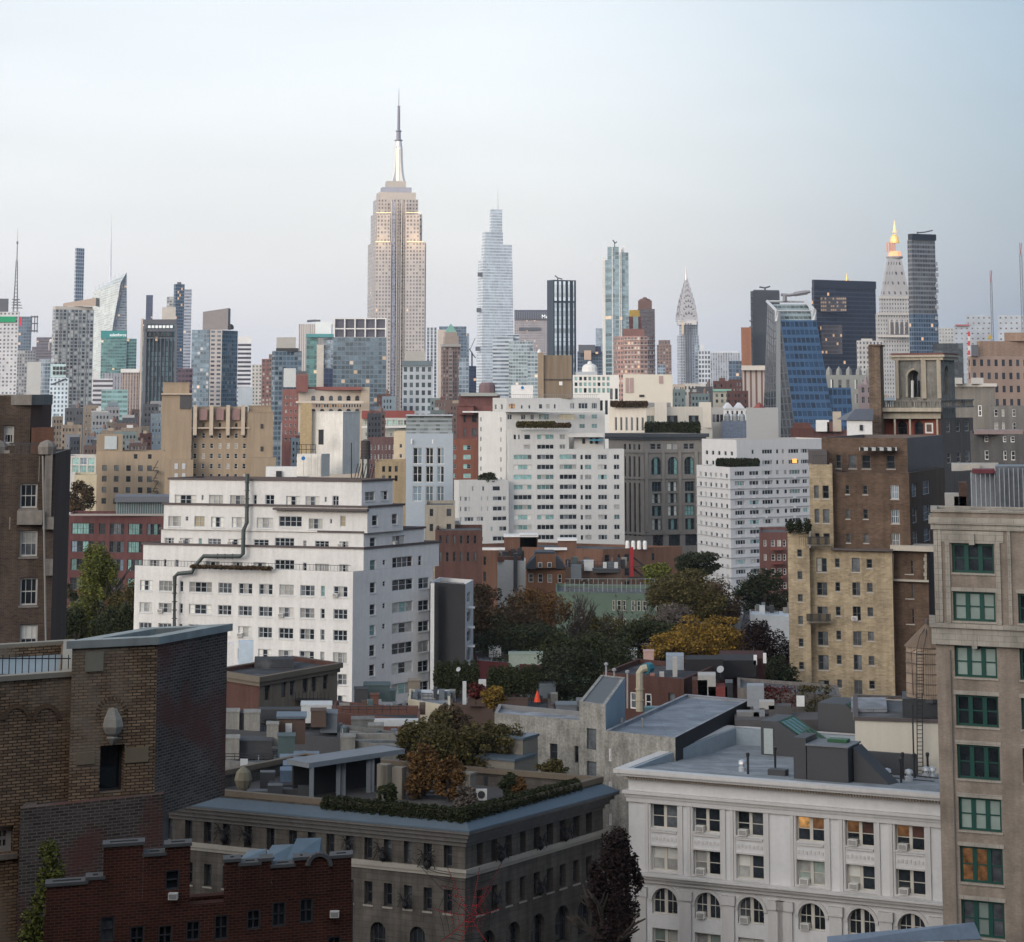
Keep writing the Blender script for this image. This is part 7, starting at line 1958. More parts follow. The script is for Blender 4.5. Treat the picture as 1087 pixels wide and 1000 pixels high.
for px, py, f, sc, lab in ((239, 884, 0, 1.15, 'spider decoration on the leftmost visible part of the long stone front'), (263, 886, 0, .9, 'spider decoration one window right of the leftmost spider'), (371.5, 895, 0, .8, 'small spider decoration above the red battlement wall'), (408, 904, 0, 1.1, 'large spider decoration over a top window left of the corner'), (455, 912, 0, 1.1, 'spider decoration on the top window nearest the corner on the long front'),
                           (432, 956, 0, .9, 'spider decoration on a lower window of the long front'), (529, 903, 1, 1.2, 'spider decoration on the short front nearest the corner'), (571, 893, 1, 1.0, 'middle spider decoration on the top row of the short front'), (598, 883, 1, 1.1, 'spider decoration on the short front nearest the stained grey house'), (571, 940, 1, 1.1, 'spider decoration on a lower window of the short front'), (524, 953, 1, .8, 'small spider decoration beside the red lit web')):
    spider(px, py, f, sc * .8, lab)
t = thing('web_decoration', 'giant spider web of black strands and red lights stretched round the building corner', 'decoration', tuple(P3(499, 970, 173)))
cen = P3(499.5, 972, 172.4)
ends = [P3(475, 921, 174.6), P3(438, 911, 176.4), P3(509, 921, 174.6), P3(533, 915, 177.3), P3(523, 940, 176), P3(533, 963, 176.4), P3(517, 1000, 175), P3(487, 1004, 174.6), P3(467, 1000, 174.8), P3(459, 964, 175.2)]
m = MB()
for e in ends: m.tube([cen, cen.lerp(e, .5) + Vector((0, 0, -.12)), e], .03, 4)
for r in (.2, .36, .52, .68, .84):
    for e, g_ in zip(ends, ends[1:] + ends[:1]):
        q0, q1 = cen.lerp(e, r), cen.lerp(g_, r)
        m.tube([q0, (q0 + q1) / 2 * .97 + cen * .03, q1], .022, 4)
m.build('strand', plain('web_black', (.012, .012, .014)), t)
m = MB()
def bead(p, r=.026):
    m.lathe((p.x, p.y - .06), [(.002, p.z - r), (r, p.z), (.002, p.z + r)], 5)
for i, e in enumerate(ends):
    if i in (1,): continue
    for k in range(22): bead(cen.lerp(e, .04 + k / 23) + Vector((0, 0, -.12 * math.sin(math.pi * (.04 + k / 23)))))
for r in (.2, .36, .52):
    for e, g_ in zip(ends, ends[1:] + ends[:1]):
        for k in range(5): bead(cen.lerp(e, r).lerp(cen.lerp(g_, r), k / 5))
m.build('light_string', plain('red_light', (.6, .025, .025), emit=.3), t)
# ================================================================ left edge, foreground and roofs
def leafcloud(n, blobs, size, seed, flat=.5):
    """n small leaf faces spread through blobs [(centre, (rx, ry, rz), weight)]"""
    r = random.Random(seed)
    m = MB()
    tot = sum(w for _, _, w in blobs)
    for c, rr, w in blobs:
        for _ in range(int(n * w / tot)):
            while 1:
                p = Vector((r.uniform(-1, 1), r.uniform(-1, 1), r.uniform(-1, 1)))
                if .12 < p.length < 1: break
            p = p * (.55 + .45 * r.random()) if r.random() < .5 else p.normalized() * r.uniform(.72, 1.06)
            q = Vector((c[0] + p.x * rr[0], c[1] + p.y * rr[1], c[2] + p.z * rr[2]))
            s = size * r.uniform(.6, 1.5)
            t1 = Vector((r.uniform(-1, 1), r.uniform(-1, 1), r.uniform(-flat, flat))).normalized()
            t2 = t1.cross(Vector((r.uniform(-1, 1), r.uniform(-1, 1), r.uniform(-1, 1)))).normalized()
            m.face([q - t1 * s, q + t2 * s * .55, q + t1 * s, q - t2 * s * .55])
    return m
def branches(m, p, d, ln, rr, lev, r, spread=.6):
    q = p + d * ln
    m.tube([p, (p + q) / 2 + Vector((r.uniform(-1, 1), r.uniform(-1, 1), 0)) * ln * .05, q], rr, 5 if lev > 2 else 3, r2=rr * .6)
    if lev == 0: return
    for _ in range(3 if lev > 1 else 4):
        nd = (d + Vector((r.uniform(-1, 1), r.uniform(-1, 1), r.uniform(-.35, .6))) * spread).normalized()
        branches(m, p + (q - p) * r.uniform(.55, 1), nd, ln * r.uniform(.55, .8), rr * .55, lev - 1, r, spread)
BARK = plain('bark', (.055, .045, .038), .9)
BARKS = plain('bark_silver', (.36, .35, .37), .9)
LEAF = dict(green=leafmat('leaf_green', (.014, .020, .009), (.044, .052, .019)), olive=leafmat('leaf_olive', (.036, .034, .012), (.105, .085, .028)), poplar=leafmat('leaf_poplar', (.060, .075, .014), (.15, .155, .034)), orange=leafmat('leaf_orange', (.060, .036, .014), (.165, .085, .028)),
            red=leafmat('leaf_red', (.040, .010, .010), (.12, .022, .018)), yellow=leafmat('leaf_yellow', (.075, .050, .012), (.27, .165, .026)), dark=leafmat('leaf_dark', (.010, .015, .009), (.034, .042, .018)), brown=leafmat('leaf_brown', (.040, .028, .018), (.11, .075, .040)), hedge=leafmat('leaf_hedge', (.012, .017, .007), (.034, .040, .014)), maroon=leafmat('leaf_maroon', (.010, .006, .006), (.026, .013, .012)), grey=leafmat('leaf_grey', (.070, .060, .052), (.14, .118, .10)))
def tree(label, px, pt, pb, wpx, Y, kind, seed, n=3200, group=None, base=None, tall=False, bare=False, bark=None, leaf=None, name='tree'):
    """crown from row pt to row pb, wpx wide; trunk down to base"""
    r = random.Random(seed)
    k = Y / F
    c = P3(px, (pt + pb) / 2, Y)
    rx, rz = wpx / 2 * k, (pb - pt) / 2 * k * CS
    zb = base if base is not None else 0
    t = thing(name, label, 'tree' if name != 'shrub' else 'shrub', (c.x, c.y, zb), group)
    m = MB()
    p0 = Vector((c.x, c.y, zb)); top = Vector((c.x, c.y, c.z))
    rt = max(.05, .035 * (c.z + rz - zb))
    m.tube([p0, p0.lerp(top, .5) + Vector((r.uniform(-.3, .3), 0, 0)), top], rt, 7, r2=rt * .45)
    st = p0.lerp(top, .55 if not bare else .35)
    for i in range(6 if bare else 5):
        d = Vector((r.uniform(-1, 1), r.uniform(-1, 1), 1.5 if bare else .9)).normalized()
        branches(m, st.lerp(top, r.random() * .6), d, (rz * 1.15 if bare else rz * .8) * r.uniform(.6, .9), rt * .4, 4 if bare else 2, r, .42 if bare else .7)
    m.build('trunk', bark or BARK, t)
    n = int(n * .12) if bare else int(n * 2.2)
    blobs = []
    for i in range(16 if not tall else 12):
        a, e = r.uniform(0, 6.283), r.uniform(-.9, .95)
        q = math.sqrt(1 - e * e) * r.uniform(.45, .82)
        f = r.uniform(.34, .52)
        wz = (1 - .55 * max(0, e)) if tall else 1
        f, wt = f * r.uniform(.75, 1.1), r.uniform(.35, 1.2)
        blobs.append(((c.x + math.cos(a) * q * rx * wz, c.y + math.sin(a) * q * rx * wz, c.z + e * rz * .78), (rx * f * 1.15, rx * f * 1.15, rz * f * (.95 if not tall else .8)), f * f * wt))
    for i in range(9):
        a, e = r.uniform(0, 6.283), r.uniform(-.7, 1)
        q = math.sqrt(max(0, 1 - e * e)) * r.uniform(.8, 1.08) * (1 - .5 * max(0, e) if tall else 1)
        blobs.append(((c.x + math.cos(a) * q * rx, c.y + math.sin(a) * q * rx, c.z + e * rz * 1.02), (rx * .2, rx * .2, rz * .16), .022))
    if n: leafcloud(n, blobs, leaf or max(.16, 1.25 * k), seed).build('crown', LEAF[kind], t)
    return t
def hedge(label, pts, w, h, mat, seed, cat='hedge', name='hedge', dens=260, leaf=.1):
    t = thing(name, label, cat, pts[0])
    bl = []
    Ltot = 0
    for p, q in zip(pts, pts[1:]):
        p, q = Vector(p), Vector(q)
        n = max(1, int((q - p).length / (w * .8)))
        Ltot += (q - p).length
        for i in range(n + 1):
            c = p.lerp(q, i / n)
            bl.append(((c.x, c.y, c.z + h * .5), (w * .62, w * .62, h * (.58 + .03 * ((i * 7) % 3))), 1))
    leafcloud(int(dens * Ltot), bl, leaf, seed).build('foliage', mat, t)
    m = MB()
    for p, q in zip(pts, pts[1:]): m.tube([Vector(p) + Vector((0, 0, .12)), Vector(q) + Vector((0, 0, .12))], .1, 4)
    m.build('stem', BARK, t)
    return t
# ---------------------------------------------------------------- dark brick deco house at the left edge
LB = bricks('left_brick', (.125, .085, .062), (.072, .050, .040), (.15, .125, .105), .3, .1, .3, .3)
LSN = plain('left_stone', (.25, .225, .20), .9, var=.3, streak=.3)
b = Bld('deco_apartment_house', 'dark brick house with pale stone ornaments and white sash windows at the left border', [(-60, 158), (59, 160), (75, 171)], 481, [LB, farbrick('left_side', (.095, .062, .05))], MROOFD, par=.8, capm=LSN)
LE = b.root
sE = style('le', plain('sash_white', (.46, .45, .43), .5), 1, 'bd db bc td', fw=.12, rev=.25, sub=3, sill=LSN)
sE['pick'] = [(1, ('gd'.replace('g', 'd'),)), (1, ('db',)), (1, ('mc',))]
for y0, y1 in ((513, 539.5), (563, 591), (613, 643), (663, 694)): b.win(0, [(21.5, 39.5)], [(y0, y1)], sE, ref=22)
b.win(0, [(-20, -3)], [(513, 539.5), (563, 591)], sE, ref=-20)
b.finish()
u = Bld('upper_storey', '', [(-60, 161.5), (33, 163), (55, 174)], 420, [LB, farbrick('left_rust', (.13, .07, .05))], MROOFD, root=LE, basez=Zp(485, 160), par=.4, capm=LSN)
u.win(0, [(4, 15)], [(452, 471)], sE, ref=4); u.finish(wname='upper_storey')
block(LE, 'coping', -60, 56, 419, 430, 162.6, 2, LSN, pc=33.6, th=2)
block(LE, 'side_pier', 33, 57, 454, 483, 163, 3, farbrick('left_rust', (.13, .07, .05)))
for x0, x1 in ((-14, 11), (43, 57)):
    block(LE, 'stone_pier', x0 + 4, x1 - 2, 478, 557, 159.4, .7, LSN)
    block(LE, 'stone_foot', x0 + 2, x1, 549, 562, 159.2, .9, LSN); block(LE, 'stone_bracket', x0 + 5, x1 - 1, 594, 611, 159.3, .8, LSN)
    with at_row(475): MB().lathe(V2((x0 + x1) / 2, 159.8), [(.62, Zp(482, 160)), (.66, Zp(474, 160)), (.5, Zp(470, 160)), (.1, Zp(467, 160))], 10).build('urn', LSN, LE)
block(LE, 'stone_panel', 15, 42, 484, 511, 159.7, .4, LSN); block(LE, 'stone_panel', 26, 35, 592, 612, 159.8, .3, LSN)
block(LE, 'balcony_box', 18, 45, 542, 557, 159, 1.1, LSN)
for i in range(9): block(LE, 'balustrade_rail', 12 + i * 4, 13 + i * 4, 471, 483, 159.8, .12, FRD)
block(LE, 'balustrade_top', 10, 46, 470, 471.6, 159.8, .14, FRD)
MB().tube([P3(45.5, 484, 159), P3(49, 700, 159)], .07, 6).build('downpipe', plain('pipe_pale', (.26, .25, .23)), LE)
# ---------------------------------------------------------------- tan brick corner tower in the left foreground
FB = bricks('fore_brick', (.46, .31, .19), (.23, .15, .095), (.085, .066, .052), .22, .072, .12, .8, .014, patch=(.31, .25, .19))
FBD = bricks('fore_brick_shaded', (.15, .118, .10), (.075, .058, .05), (.24, .20, .17), .22, .072, .1, .6, .013, patch=(.16, .066, .054))  # darker copy of the tower brick, with the side's shade in its colour
CPM = plain('cap_bluish', (.37, .40, .385), .7, var=.2, streak=.25)
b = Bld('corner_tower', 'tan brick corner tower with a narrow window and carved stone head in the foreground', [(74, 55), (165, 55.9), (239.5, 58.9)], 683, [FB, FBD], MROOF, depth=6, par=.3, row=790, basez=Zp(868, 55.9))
FT = b.root
b.win(0, [(106.5, 131.5)], [(791, 842)], style('ft', FRD, 1, 'd', fw=.05, rev=.35, sash=False), ref=107); b.finish()
m = MB(); m.ring(b.poly, .06, b.z1 - .02, b.z1 + .16, inn=.3); m.build('cap', CPM, FT)
fp = lambda px, py, o=0.0: P3(px, py, Yat(px, (74, 55), (165, 55.9)) - o)
def plate(name, px0, px1, py0, py1, th, mat, root=FT):
    a, c = fp(px0, py1), fp(px1, py1)
    d = Vector((c.x - a.x, c.y - a.y)).normalized()
    return MB().obox(Vector((a.x, a.y)), d, 0, (c - a).length, -th, .02, fp(px0, py1).z, fp(px0, py0).z).build(name, mat, root)
plate('stone_plaque', 90, 109, 692, 713, .05, plain('plaque_stone', (.27, .25, .20)))
plate('stone_block', 81, 100, 799, 812, .03, plain('block_stone', (.24, .195, .13))); plate('stone_block', 132.5, 157, 794, 810, .03, plain('block_stone', (.24, .195, .13)))
m = MB()
hp = fp(119, 770)
m.lathe((hp.x, hp.y - .02), [(.02, fp(119, 791).z), (.09, fp(119, 787).z), (.16, fp(119, 783).z), (.11, fp(119, 781.5).z), (.2, fp(119, 778).z), (.275, fp(119, 771).z), (.24, fp(119, 763).z), (.17, fp(119, 757).z), (.12, fp(119, 752.5).z), (.02, fp(119, 751).z)], 6, sq=.75)
m.build('carved_head', plain('carved_stone', (.34, .32, .28), .9, var=.35, scale=3), FT)
m = MB()
for q in range(13):
    a = math.pi * q / 12
    p0_, p1_ = fp(119 + 12.6 * math.cos(a), 757 - 13 * math.sin(a)), fp(119 + 17 * math.cos(a), 757 - 18 * math.sin(a))
    m.tube([p0_, p1_], .035, 4)
m.build('brick_arch', bricks('arch_brick', (.22, .13, .075), (.13, .08, .05), (.15, .12, .09), .22, .072, .1, .3), FT)
with at_row(790):
    b = Bld('parapet_house', 'tan brick parapet with shallow arches below an iron roof railing at lower left', [(-60, 53.6), (74.5, 55.25)], 726, [FB], plain('roof_bluish', (.24, .29, .31), .7), depth=7, par=.25, row=790, basez=0)
    b.win(0, [(-12, 14.5)], [(876, 906)], sE, ref=0)
    b.finish()
FP = b.root
m = MB(); m.ring(b.poly, .05, b.z1 - .03, b.z1 + .09, inn=.25); m.build('cap', plain('cap_stone_warm', (.32, .29, .235), .9, var=.2), FP)
q2 = lambda px, py, o=0.0: P3(px, py, Yat(px, (-60, 53.6), (74.5, 55.25)) - o)
m = MB()
for cx_ in (-12, 18, 50):
    for q in range(12):
        a0, a1 = math.pi * q / 12, math.pi * (q + 1) / 12
        A_, B2 = [(cx_ + r_ * math.cos(a), 764 - r_ * 1.1 * math.sin(a)) for r_ in (11, 15.5) for a in (a0,)], [(cx_ + r_ * math.cos(a), 764 - r_ * 1.1 * math.sin(a)) for r_ in (11, 15.5) for a in (a1,)]
        m.face([q2(*A_[0], .05), q2(*A_[1], .05), q2(*B2[1], .05), q2(*B2[0], .05)])
        m.face([q2(*B2[0], .05), q2(*B2[0], 0), q2(*A_[0], 0), q2(*A_[0], .05)])
m.build('blind_arch', MATS['arch_brick'], FP)
m = MB()
for x in range(-40, 76, 7):
    for_ = q2(x, 728, -.5); m.tube([(for_.x, for_.y, b.z1), (for_.x, for_.y, q2(x, 695, -.5).z)], .012, 5)
for y in (699, 716): m.tube([q2(-45, y, -.5), q2(75, y, -.5)], .014, 5)
m.build('railing', RAIL, FP)
block(FP, 'rear_parapet', -60, 75, 700, 712, 61.5, .3, MATS['cap_stone_warm'], zb=b.z1 - .3)
# lower brick wing, its shade put into the brick colour
b = Bld('brick_wing', 'lower wing of brick coloured dark for shade beneath the tan brick corner tower', [(20, 53.9), (172, 55.8), (178, 58)], 843, [FBD, FBD], MROOFD, par=.05, row=920, basez=0)
b.finish()
t = thing('ivy', 'green ivy climbing the dark brick at the lower left corner', 'plant', tuple(P3(48, 990, 51)))
leafcloud(2600, [(P3(px, py, 53.2), (.26, .16, .3), 1) for px, py in ((52, 905), (58, 925), (48, 935), (62, 945), (44, 958), (34, 975), (46, 985), (30, 995), (40, 1005))], .045, 5).build('foliage', LEAF['poplar'], t)
MB().tube([P3(46, 1040, 53.5), P3(50, 960, 53.5), P3(54, 905, 53.5)], .03, 5).build('stem', BARK, t)
# ---------------------------------------------------------------- red brick battlement wall
RB = bricks('battlement_brick', (.095, .030, .021), (.050, .018, .015), (.13, .07, .048), .17, .058, .15, .7, .009)
W0, W1 = (48, 48.2), (374, 50.4)
b = Bld('battlement_house', 'dark red brick house with a stepped battlement parapet and slate roofs', [W0, W1, (375, 51.4)], 947, [RB, RB], MROOFD, par=.3, row=940, basez=0, capm=RB)
RR = b.root
sB = style('bw', FRD, 1, 'd d d m', fw=.03, rev=.09, sub=2); sBL = style('bwl', FRD, 1, 'do do d', fw=.03, rev=.09)
for px0, px1, y0, y1 in ((72, 80, 949, 958), (110, 118, 974, 1000), (142, 149, 986, 1010), (201, 209, 979, 999), (231, 239, 972, 998), (265, 273.6, 965, 987), (292, 300.6, 960, 984), (171, 180, 982, 1004), (321.5, 329, 954, 980), (351, 358.6, 993, 1010)): b.win(0, [(px0, px1)], [(y0, y1)], sB, ref=px0)
b.finish()
wp = lambda px, o=0.0: Yat(px, W0, W1) - o
def merlon(px0, px1, pt, pb=949, win=None, cap=True):
    u = Bld('merlon', '', [(px0, wp(px0)), (px1, wp(px1))], pt, [RB], MROOFD, root=RR, depth=.4, par=0, basez=b.z1 + .001, row=pt + 10)
    if win: u.win(0, [win[:2]], [win[2:4]], sBL if win[4] else sB, ref=win[0])
    u.finish(wname='merlon')
    if cap: MB().ring(u.poly, .03, u.z1 - .01, u.z1 + .055, inn=.12).build('merlon_cap', plain('coping_grey', (.10, .10, .098)), RR)
    return u
merlon(49, 92, 941); merlon(92, 110, 934, win=(100, 108, 931, 944, 0)); merlon(110, 152, 899, win=(131, 138.5, 916, 925, 0)); merlon(152.2, 175, 909); merlon(175.2, 202, 899, win=(179, 187, 925, 945, 1))
merlon(238, 254, 915); merlon(254.2, 276, 919); merlon(276.2, 288, 914); merlon(288.2, 312, 921); merlon(312.2, 327, 913); merlon(351, 373, 911, win=(351.5, 358.6, 944, 966, 1))
m = MB()
P = lambda x, y: P3(x, y, wp(x, .02))
arc = [P(339 + 12 * math.cos(math.pi * q / 10), 919 - 12 * math.sin(math.pi * q / 10)) for q in range(11)]
m.face([P(327, 949), P(351, 949)] + arc); m.build('gable', RB, RR)
m = MB()
for p, q in zip(arc, arc[1:]): m.tube([p, q], .06, 5)
m.build('gable_cap', MATS['coping_grey'], RR)
for px, py in ((184.5, 951), (355.5, 970)):
    o = bpy.data.objects.new('air_conditioner', ACM['me']); COL.objects.link(o); o.parent = RR
    o.location = P3(px, py + 3, wp(px)) - world_loc(RR); o.scale = (.27, .27, .27)
m = MB()
for x0, x1, y in ((252, 283, 902), (277, 312, 897), (303, 341, 890)):
    a0, a1 = P3(x0, 915, wp(x0, -.5)), P3(x1 - 4, 922, wp(x1, -.5)); r0_, r1_ = P3(x0 + 12, y, wp(x0, -1.8)), P3(x1, y - 1, wp(x1, -1.8))
    m.face([a0, a1, r1_, r0_]); m.face([r0_, r1_, (r1_.x, r1_.y + 1.2, r1_.z - 1), (r0_.x, r0_.y + 1.2, r0_.z - 1)])
    m.face([a0, r0_, (r0_.x, r0_.y + 1.2, r0_.z - 1)]); m.face([a1, (r1_.x, r1_.y + 1.2, r1_.z - 1), r1_])
m.build('slate_roof', plain('slate_blue', (.11, .155, .19), .5, var=.25), RR)
# ---------------------------------------------------------------- stained grey building and roofs behind
SG = plain('stained_stucco', (.36, .35, .32), .95, var=.6, scale=.5, streak=.42)
b = Bld('stucco_building', 'stained grey stucco building with a square stair tower and bricked window openings', [(525, 214), (617, 209), (619, 215)], 765, [SG, SG], MROOFL, par=.4, capm=plain('stucco_coping', (.20, .20, .20)), row=790)
SR = b.root
sS = style('sw', FRD, 1, 'd', fw=.06, rev=.25); sSW = style('sww', WHT, 1, 'd m', fw=.12, rev=.15)
b.win(0, [(584, 591.5), (610, 614)], [(789, 807)], sS, ref=584); b.finish()
u = Bld('stair_tower', '', [(615, 205), (643, 203), (664, 222)], 748, [SG, plain('tower_side_blue', (.26, .33, .38), .8)], STEELD, root=SR, par=.1, row=790, basez=0)
u.win(0, [(622.5, 633)], [(773, 795), (808, 830), (845, 866)], style('sbrick', FRD, 1, 'm', fw=.05, rev=.2, sash=False), ref=623); u.finish(wname='stair_tower')
u = Bld('lower_block', '', [(642, 202), (717, 198), (797, 222)], 783, [SG, plain('flank_black', (.02, .02, .022))], membrane('roof_blue_grey', (.23, .265, .31), (.14, .16, .19)), root=SR, par=.3, row=800, basez=0, capm=MROOFL)
u.win(0, [(645.5, 649)], [(794, 808), (829, 842), (863, 876)], sSW, ref=646); u.finish(wname='lower_block')
block(SR, 'roof_parapet', 664, 712, 766, 775, 212, .5, WHT); block(SR, 'rear_wall', 712, 797, 761, 770, 226, .5, plain('rear_stucco', (.30, .28, .25), streak=.3))
for px in (660, 682): MB().tube([P3(px, 786, 206), P3(px, 762, 206)], .09, 6).build('vent_pipe', plain('pipe_pale', (.26, .25, .23)), SR)
# red brick row with chimneys
BR = farbrick('row_brick', (.092, .048, .04), .25)
b = Bld('brick_row_house', 'dark red brick row house with white sash windows and a cluttered roof', [(640, 246), (726, 240), (760, 252)], 721, [BR, BR], MROOFD, par=.5, row=735)
BRR = b.root
b.win(0, [(653, 660)], [(733, 743)], style('bdoor', WHT, 1, 's', fw=.12, sash=False), ref=653)
b.win(0, [(669, 675.5), (684.5, 691.5)], [(734, 752)], sSW, ref=669); b.win(0, [(709.5, 716.5)], [(735, 751)], S_SMD, ref=710); b.finish()
block(BRR, 'dark_roof_wall', 727, 768, 700, 722, 251, 4, plain('tar_black', (.022, .022, .025))); block(BRR, 'dark_roof', 762, 803, 701, 719, 256, 6, plain('tar_black', (.022, .022, .025)))
block(BRR, 'party_wall', 764, 812, 699, None, 262, 8, farbrick('party_maroon', (.07, .032, .03)), zb=0); block(BRR, 'light_box', 707, 726, 696, 717, 252, 3, plain('box_pale_blue', (.26, .30, .34)))
for x0, x1, y0, m_ in ((735, 751, 722, BR), (752, 772, 729, farbrick('row_red2', (.20, .055, .05))), (770, 778, 725, BLK), (741, 760, 717, CONC)): block(BRR, 'roof_hut', x0, x1, y0, 760, 238, 3, m_)
for x, y in ((810, 694), (800, 696)): block(BRR, 'white_chimney', x, x + 3.5, y, y + 10, 256, .8, WHT)
for x, y in ((690, 716), (700, 714), (714, 698)): block(BRR, 'chimney', x, x + 5, y, 726, 246, 1, plain('pot_terracotta', (.30, .13, .09)) if x < 700 else CONC)
t = thing('exhaust_duct', 'stained buff exhaust duct with a teal elbow on the dark red brick row house', 'duct', tuple(P3(679, 754, 236)))
duct([P3(679, 755, 236), P3(679, 714, 236), P3(682, 710, 236), P3(687, 709, 236)], .38, 'pipe', plain('duct_buff', (.40, .36, .27), .7, var=.3), t)
duct([P3(685, 709.5, 236), P3(690, 708.5, 237)], .55, 'fan_housing', plain('duct_teal', (.03, .17, .22), .5), t)
block(t, 'trunk', 684, 724, 751, 759, 229, 1.2, plain('duct_teal2', (.10, .19, .22), .5))
for px, pb, pt in ((643.5, 745, 704), (666, 752, 712), (652, 722, 710)):
    MB().tube([P3(px, pb, 236), P3(px, pt, 236)], .1, 6).lathe((P3(px, pt, 236).x, 236), [(.22, Zp(pt + 2, 236)), (.22, Zp(pt, 236)), (.02, Zp(pt - 1, 236))], 8).build('vent_pipe', plain('pipe_steel', (.30, .31, .32), .5), BRR)
def dish(px, py, Y, lab, s=1.0):
    t = thing('satellite_dish', lab, 'satellite dish', tuple(P3(px, py + 8, Y)))
    p = P3(px, py, Y)
    MB().lathe((0, 0), [(.02, 0), (.25 * s, .04), (.45 * s, .14)], 14).build('dish', plain('dish_grey', (.30, .31, .33), .5), t, (0, 0, 0))
    o = [c for c in t.children][0]; o.location = p - world_loc(t); o.rotation_euler = (rad(60), 0, rad(-25))
    MB().tube([P3(px, py + 8, Y), p], .04, 5).build('post', STEELD, t)
dish(765, 711, 250, 'grey satellite dish on the black roof of the dark red row house', .9); dish(487, 711, 262, 'white satellite dish beside the evergreen shrubs near the black party wall', .6)
IV = plain('ivy_wall_render', (.16, .145, .135), .9, var=.3, streak=.3)
b = Bld('roof_annex', 'grey rendered annex overgrown with red and green ivy beside the yellow brick house', [(783, 226), (893, 220)], 730, [IV], MROOF, depth=8, par=.3, row=745); b.finish(); IVR = b.root
block(IVR, 'white_shed', 793, 811, 728, 750, 219, 2, plain('shed_pale', (.27, .29, .31))); block(IVR, 'white_screen', 845.5, 854, 739, 750, 218, .4, WHT)
for (px0, px1, kd, lab, sd) in ((811, 845, 'red', 'red creeper hanging over the grey rendered annex', 31), (850, 880, 'olive', 'yellow green creeper on the grey rendered annex', 32)):
    t = thing('creeper', lab, 'creeper', tuple(P3(px0, 760, 219.6)))
    r = random.Random(sd)
    leafcloud(1500, [(P3(r.uniform(px0, px1), 731 + r.random() ** 2 * 26 * (1 if kd != 'red' else .6), 219.5), (.55, .18, .4), 1) for _ in range(26)], .09, sd).build('foliage', LEAF[kd], t)
    MB().tube([P3((px0 + px1) / 2, 762, 219.8), P3((px0 + px1) / 2, 734, 219.8)], .04, 4).build('stem', BARK, t)
tree('clump of tan ornamental grass in front of the dark red brick row house', 764, 745, 761, 30, 226, 'orange', 41, 1500, base=Zp(766, 226), name='shrub')
plain('unit_dk', (.20, .20, .20))
for x0, x1, y0, y1, m_, nm in ((782, 806, 756, 768, MATS['unit_dk'], 'roof_unit'), (800, 812, 752, 764, plain('unit_steel', (.24, .26, .28), .4), 'roof_unit'), (816, 840, 749, 760, plain('annex_dark', (.09, .085, .085)), 'roof_unit'), (806, 822, 745, 747, CONC, 'roof_shelf')): block(IVR, nm, x0, x1, y0, y1 + 6, 215, 1.6, m_)
block(IVR, 'front_block', 780, 905, 764, None, 213, 5, plain('annex_dark', (.09, .085, .085)), zb=0)
# ---------------------------------------------------------------- crowded roofs between the corner building and the white house
b = Bld('stone_fronted_house', 'old house with a banded stone front and brick side below the white stepped house', [(228, 253), (275.5, 247), (358, 259)], 718, [BR, plain('banded_stone', (.20, .17, .13), .9, streak=.3)], MROOFD, par=.4, row=730)
SH = b.root
b.win(1, [(281, 286.7), (298.4, 304), (307.6, 312.5), (321, 327), (330.6, 336), (343, 348)], [(728, 744)], style('sh', FRD, 1, 'd d m', fw=.09, rev=.25), ref=281); b.finish()
m = MB(); m.ring(b.poly, .5, b.z1 - .55, b.z1 + .02); m.ring(b.poly, .25, b.z1 - 1.0, b.z1 - .55); m.build('cornice', plain('cornice_buff', (.135, .115, .09)), SH)
block(SH, 'roof_wall', 270, 312, 700, 712, 257, 3, MROOFD); m = MB(); p = P3(330, 742, 253)
m.box(p.x - 1.6, p.x + 2, p.y - 1.2, p.y, p.z, p.z + .1)
for i in range(10): m.tube([(p.x - 1.6 + i * .4, p.y - 1.2, p.z), (p.x - 1.6 + i * .4, p.y - 1.2, p.z + .9)], .03, 4)
m.build('fire_escape', RAIL, SH)
for x0, x1, y0, lab in ((239.5, 248.5, 683, 'white tall roof cabinet at left beside the dark flat roof'), (253, 269, 681, 'pale blue tall roof cabinet beside the dark flat roof')):
    t = thing('roof_cabinet', lab, 'cabinet', tuple(P3(x0, 712, 262)))
    block(t, 'casing', x0, x1, y0, 710, 262, 1.6, WHT if x0 < 245 else plain('cabinet_blue', (.45, .54, .62), .5)); block(t, 'base', x0 - 1, x1 + 1, 709, 713, 262, 1.8, STEELD)
RFS = [plain('rf_pale', (.25, .245, .225), .9, var=.25, streak=.3), plain('rf_dark', (.05, .052, .058), .8), plain('rf_slate', (.12, .14, .16), .7), plain('rf_red', (.115, .056, .044), .9), plain('rf_brown', (.085, .058, .047), .9), plain('rf_white', (.45, .47, .48), .8), plain('rf_grey', (.15, .152, .15), .9, var=.25, streak=.3), plain('rf_blue', (.12, .16, .205), .6, var=.35), plain('rf_teal', (.06, .09, .095), .6), plain('rf_tan', (.20, .175, .14), .9)]
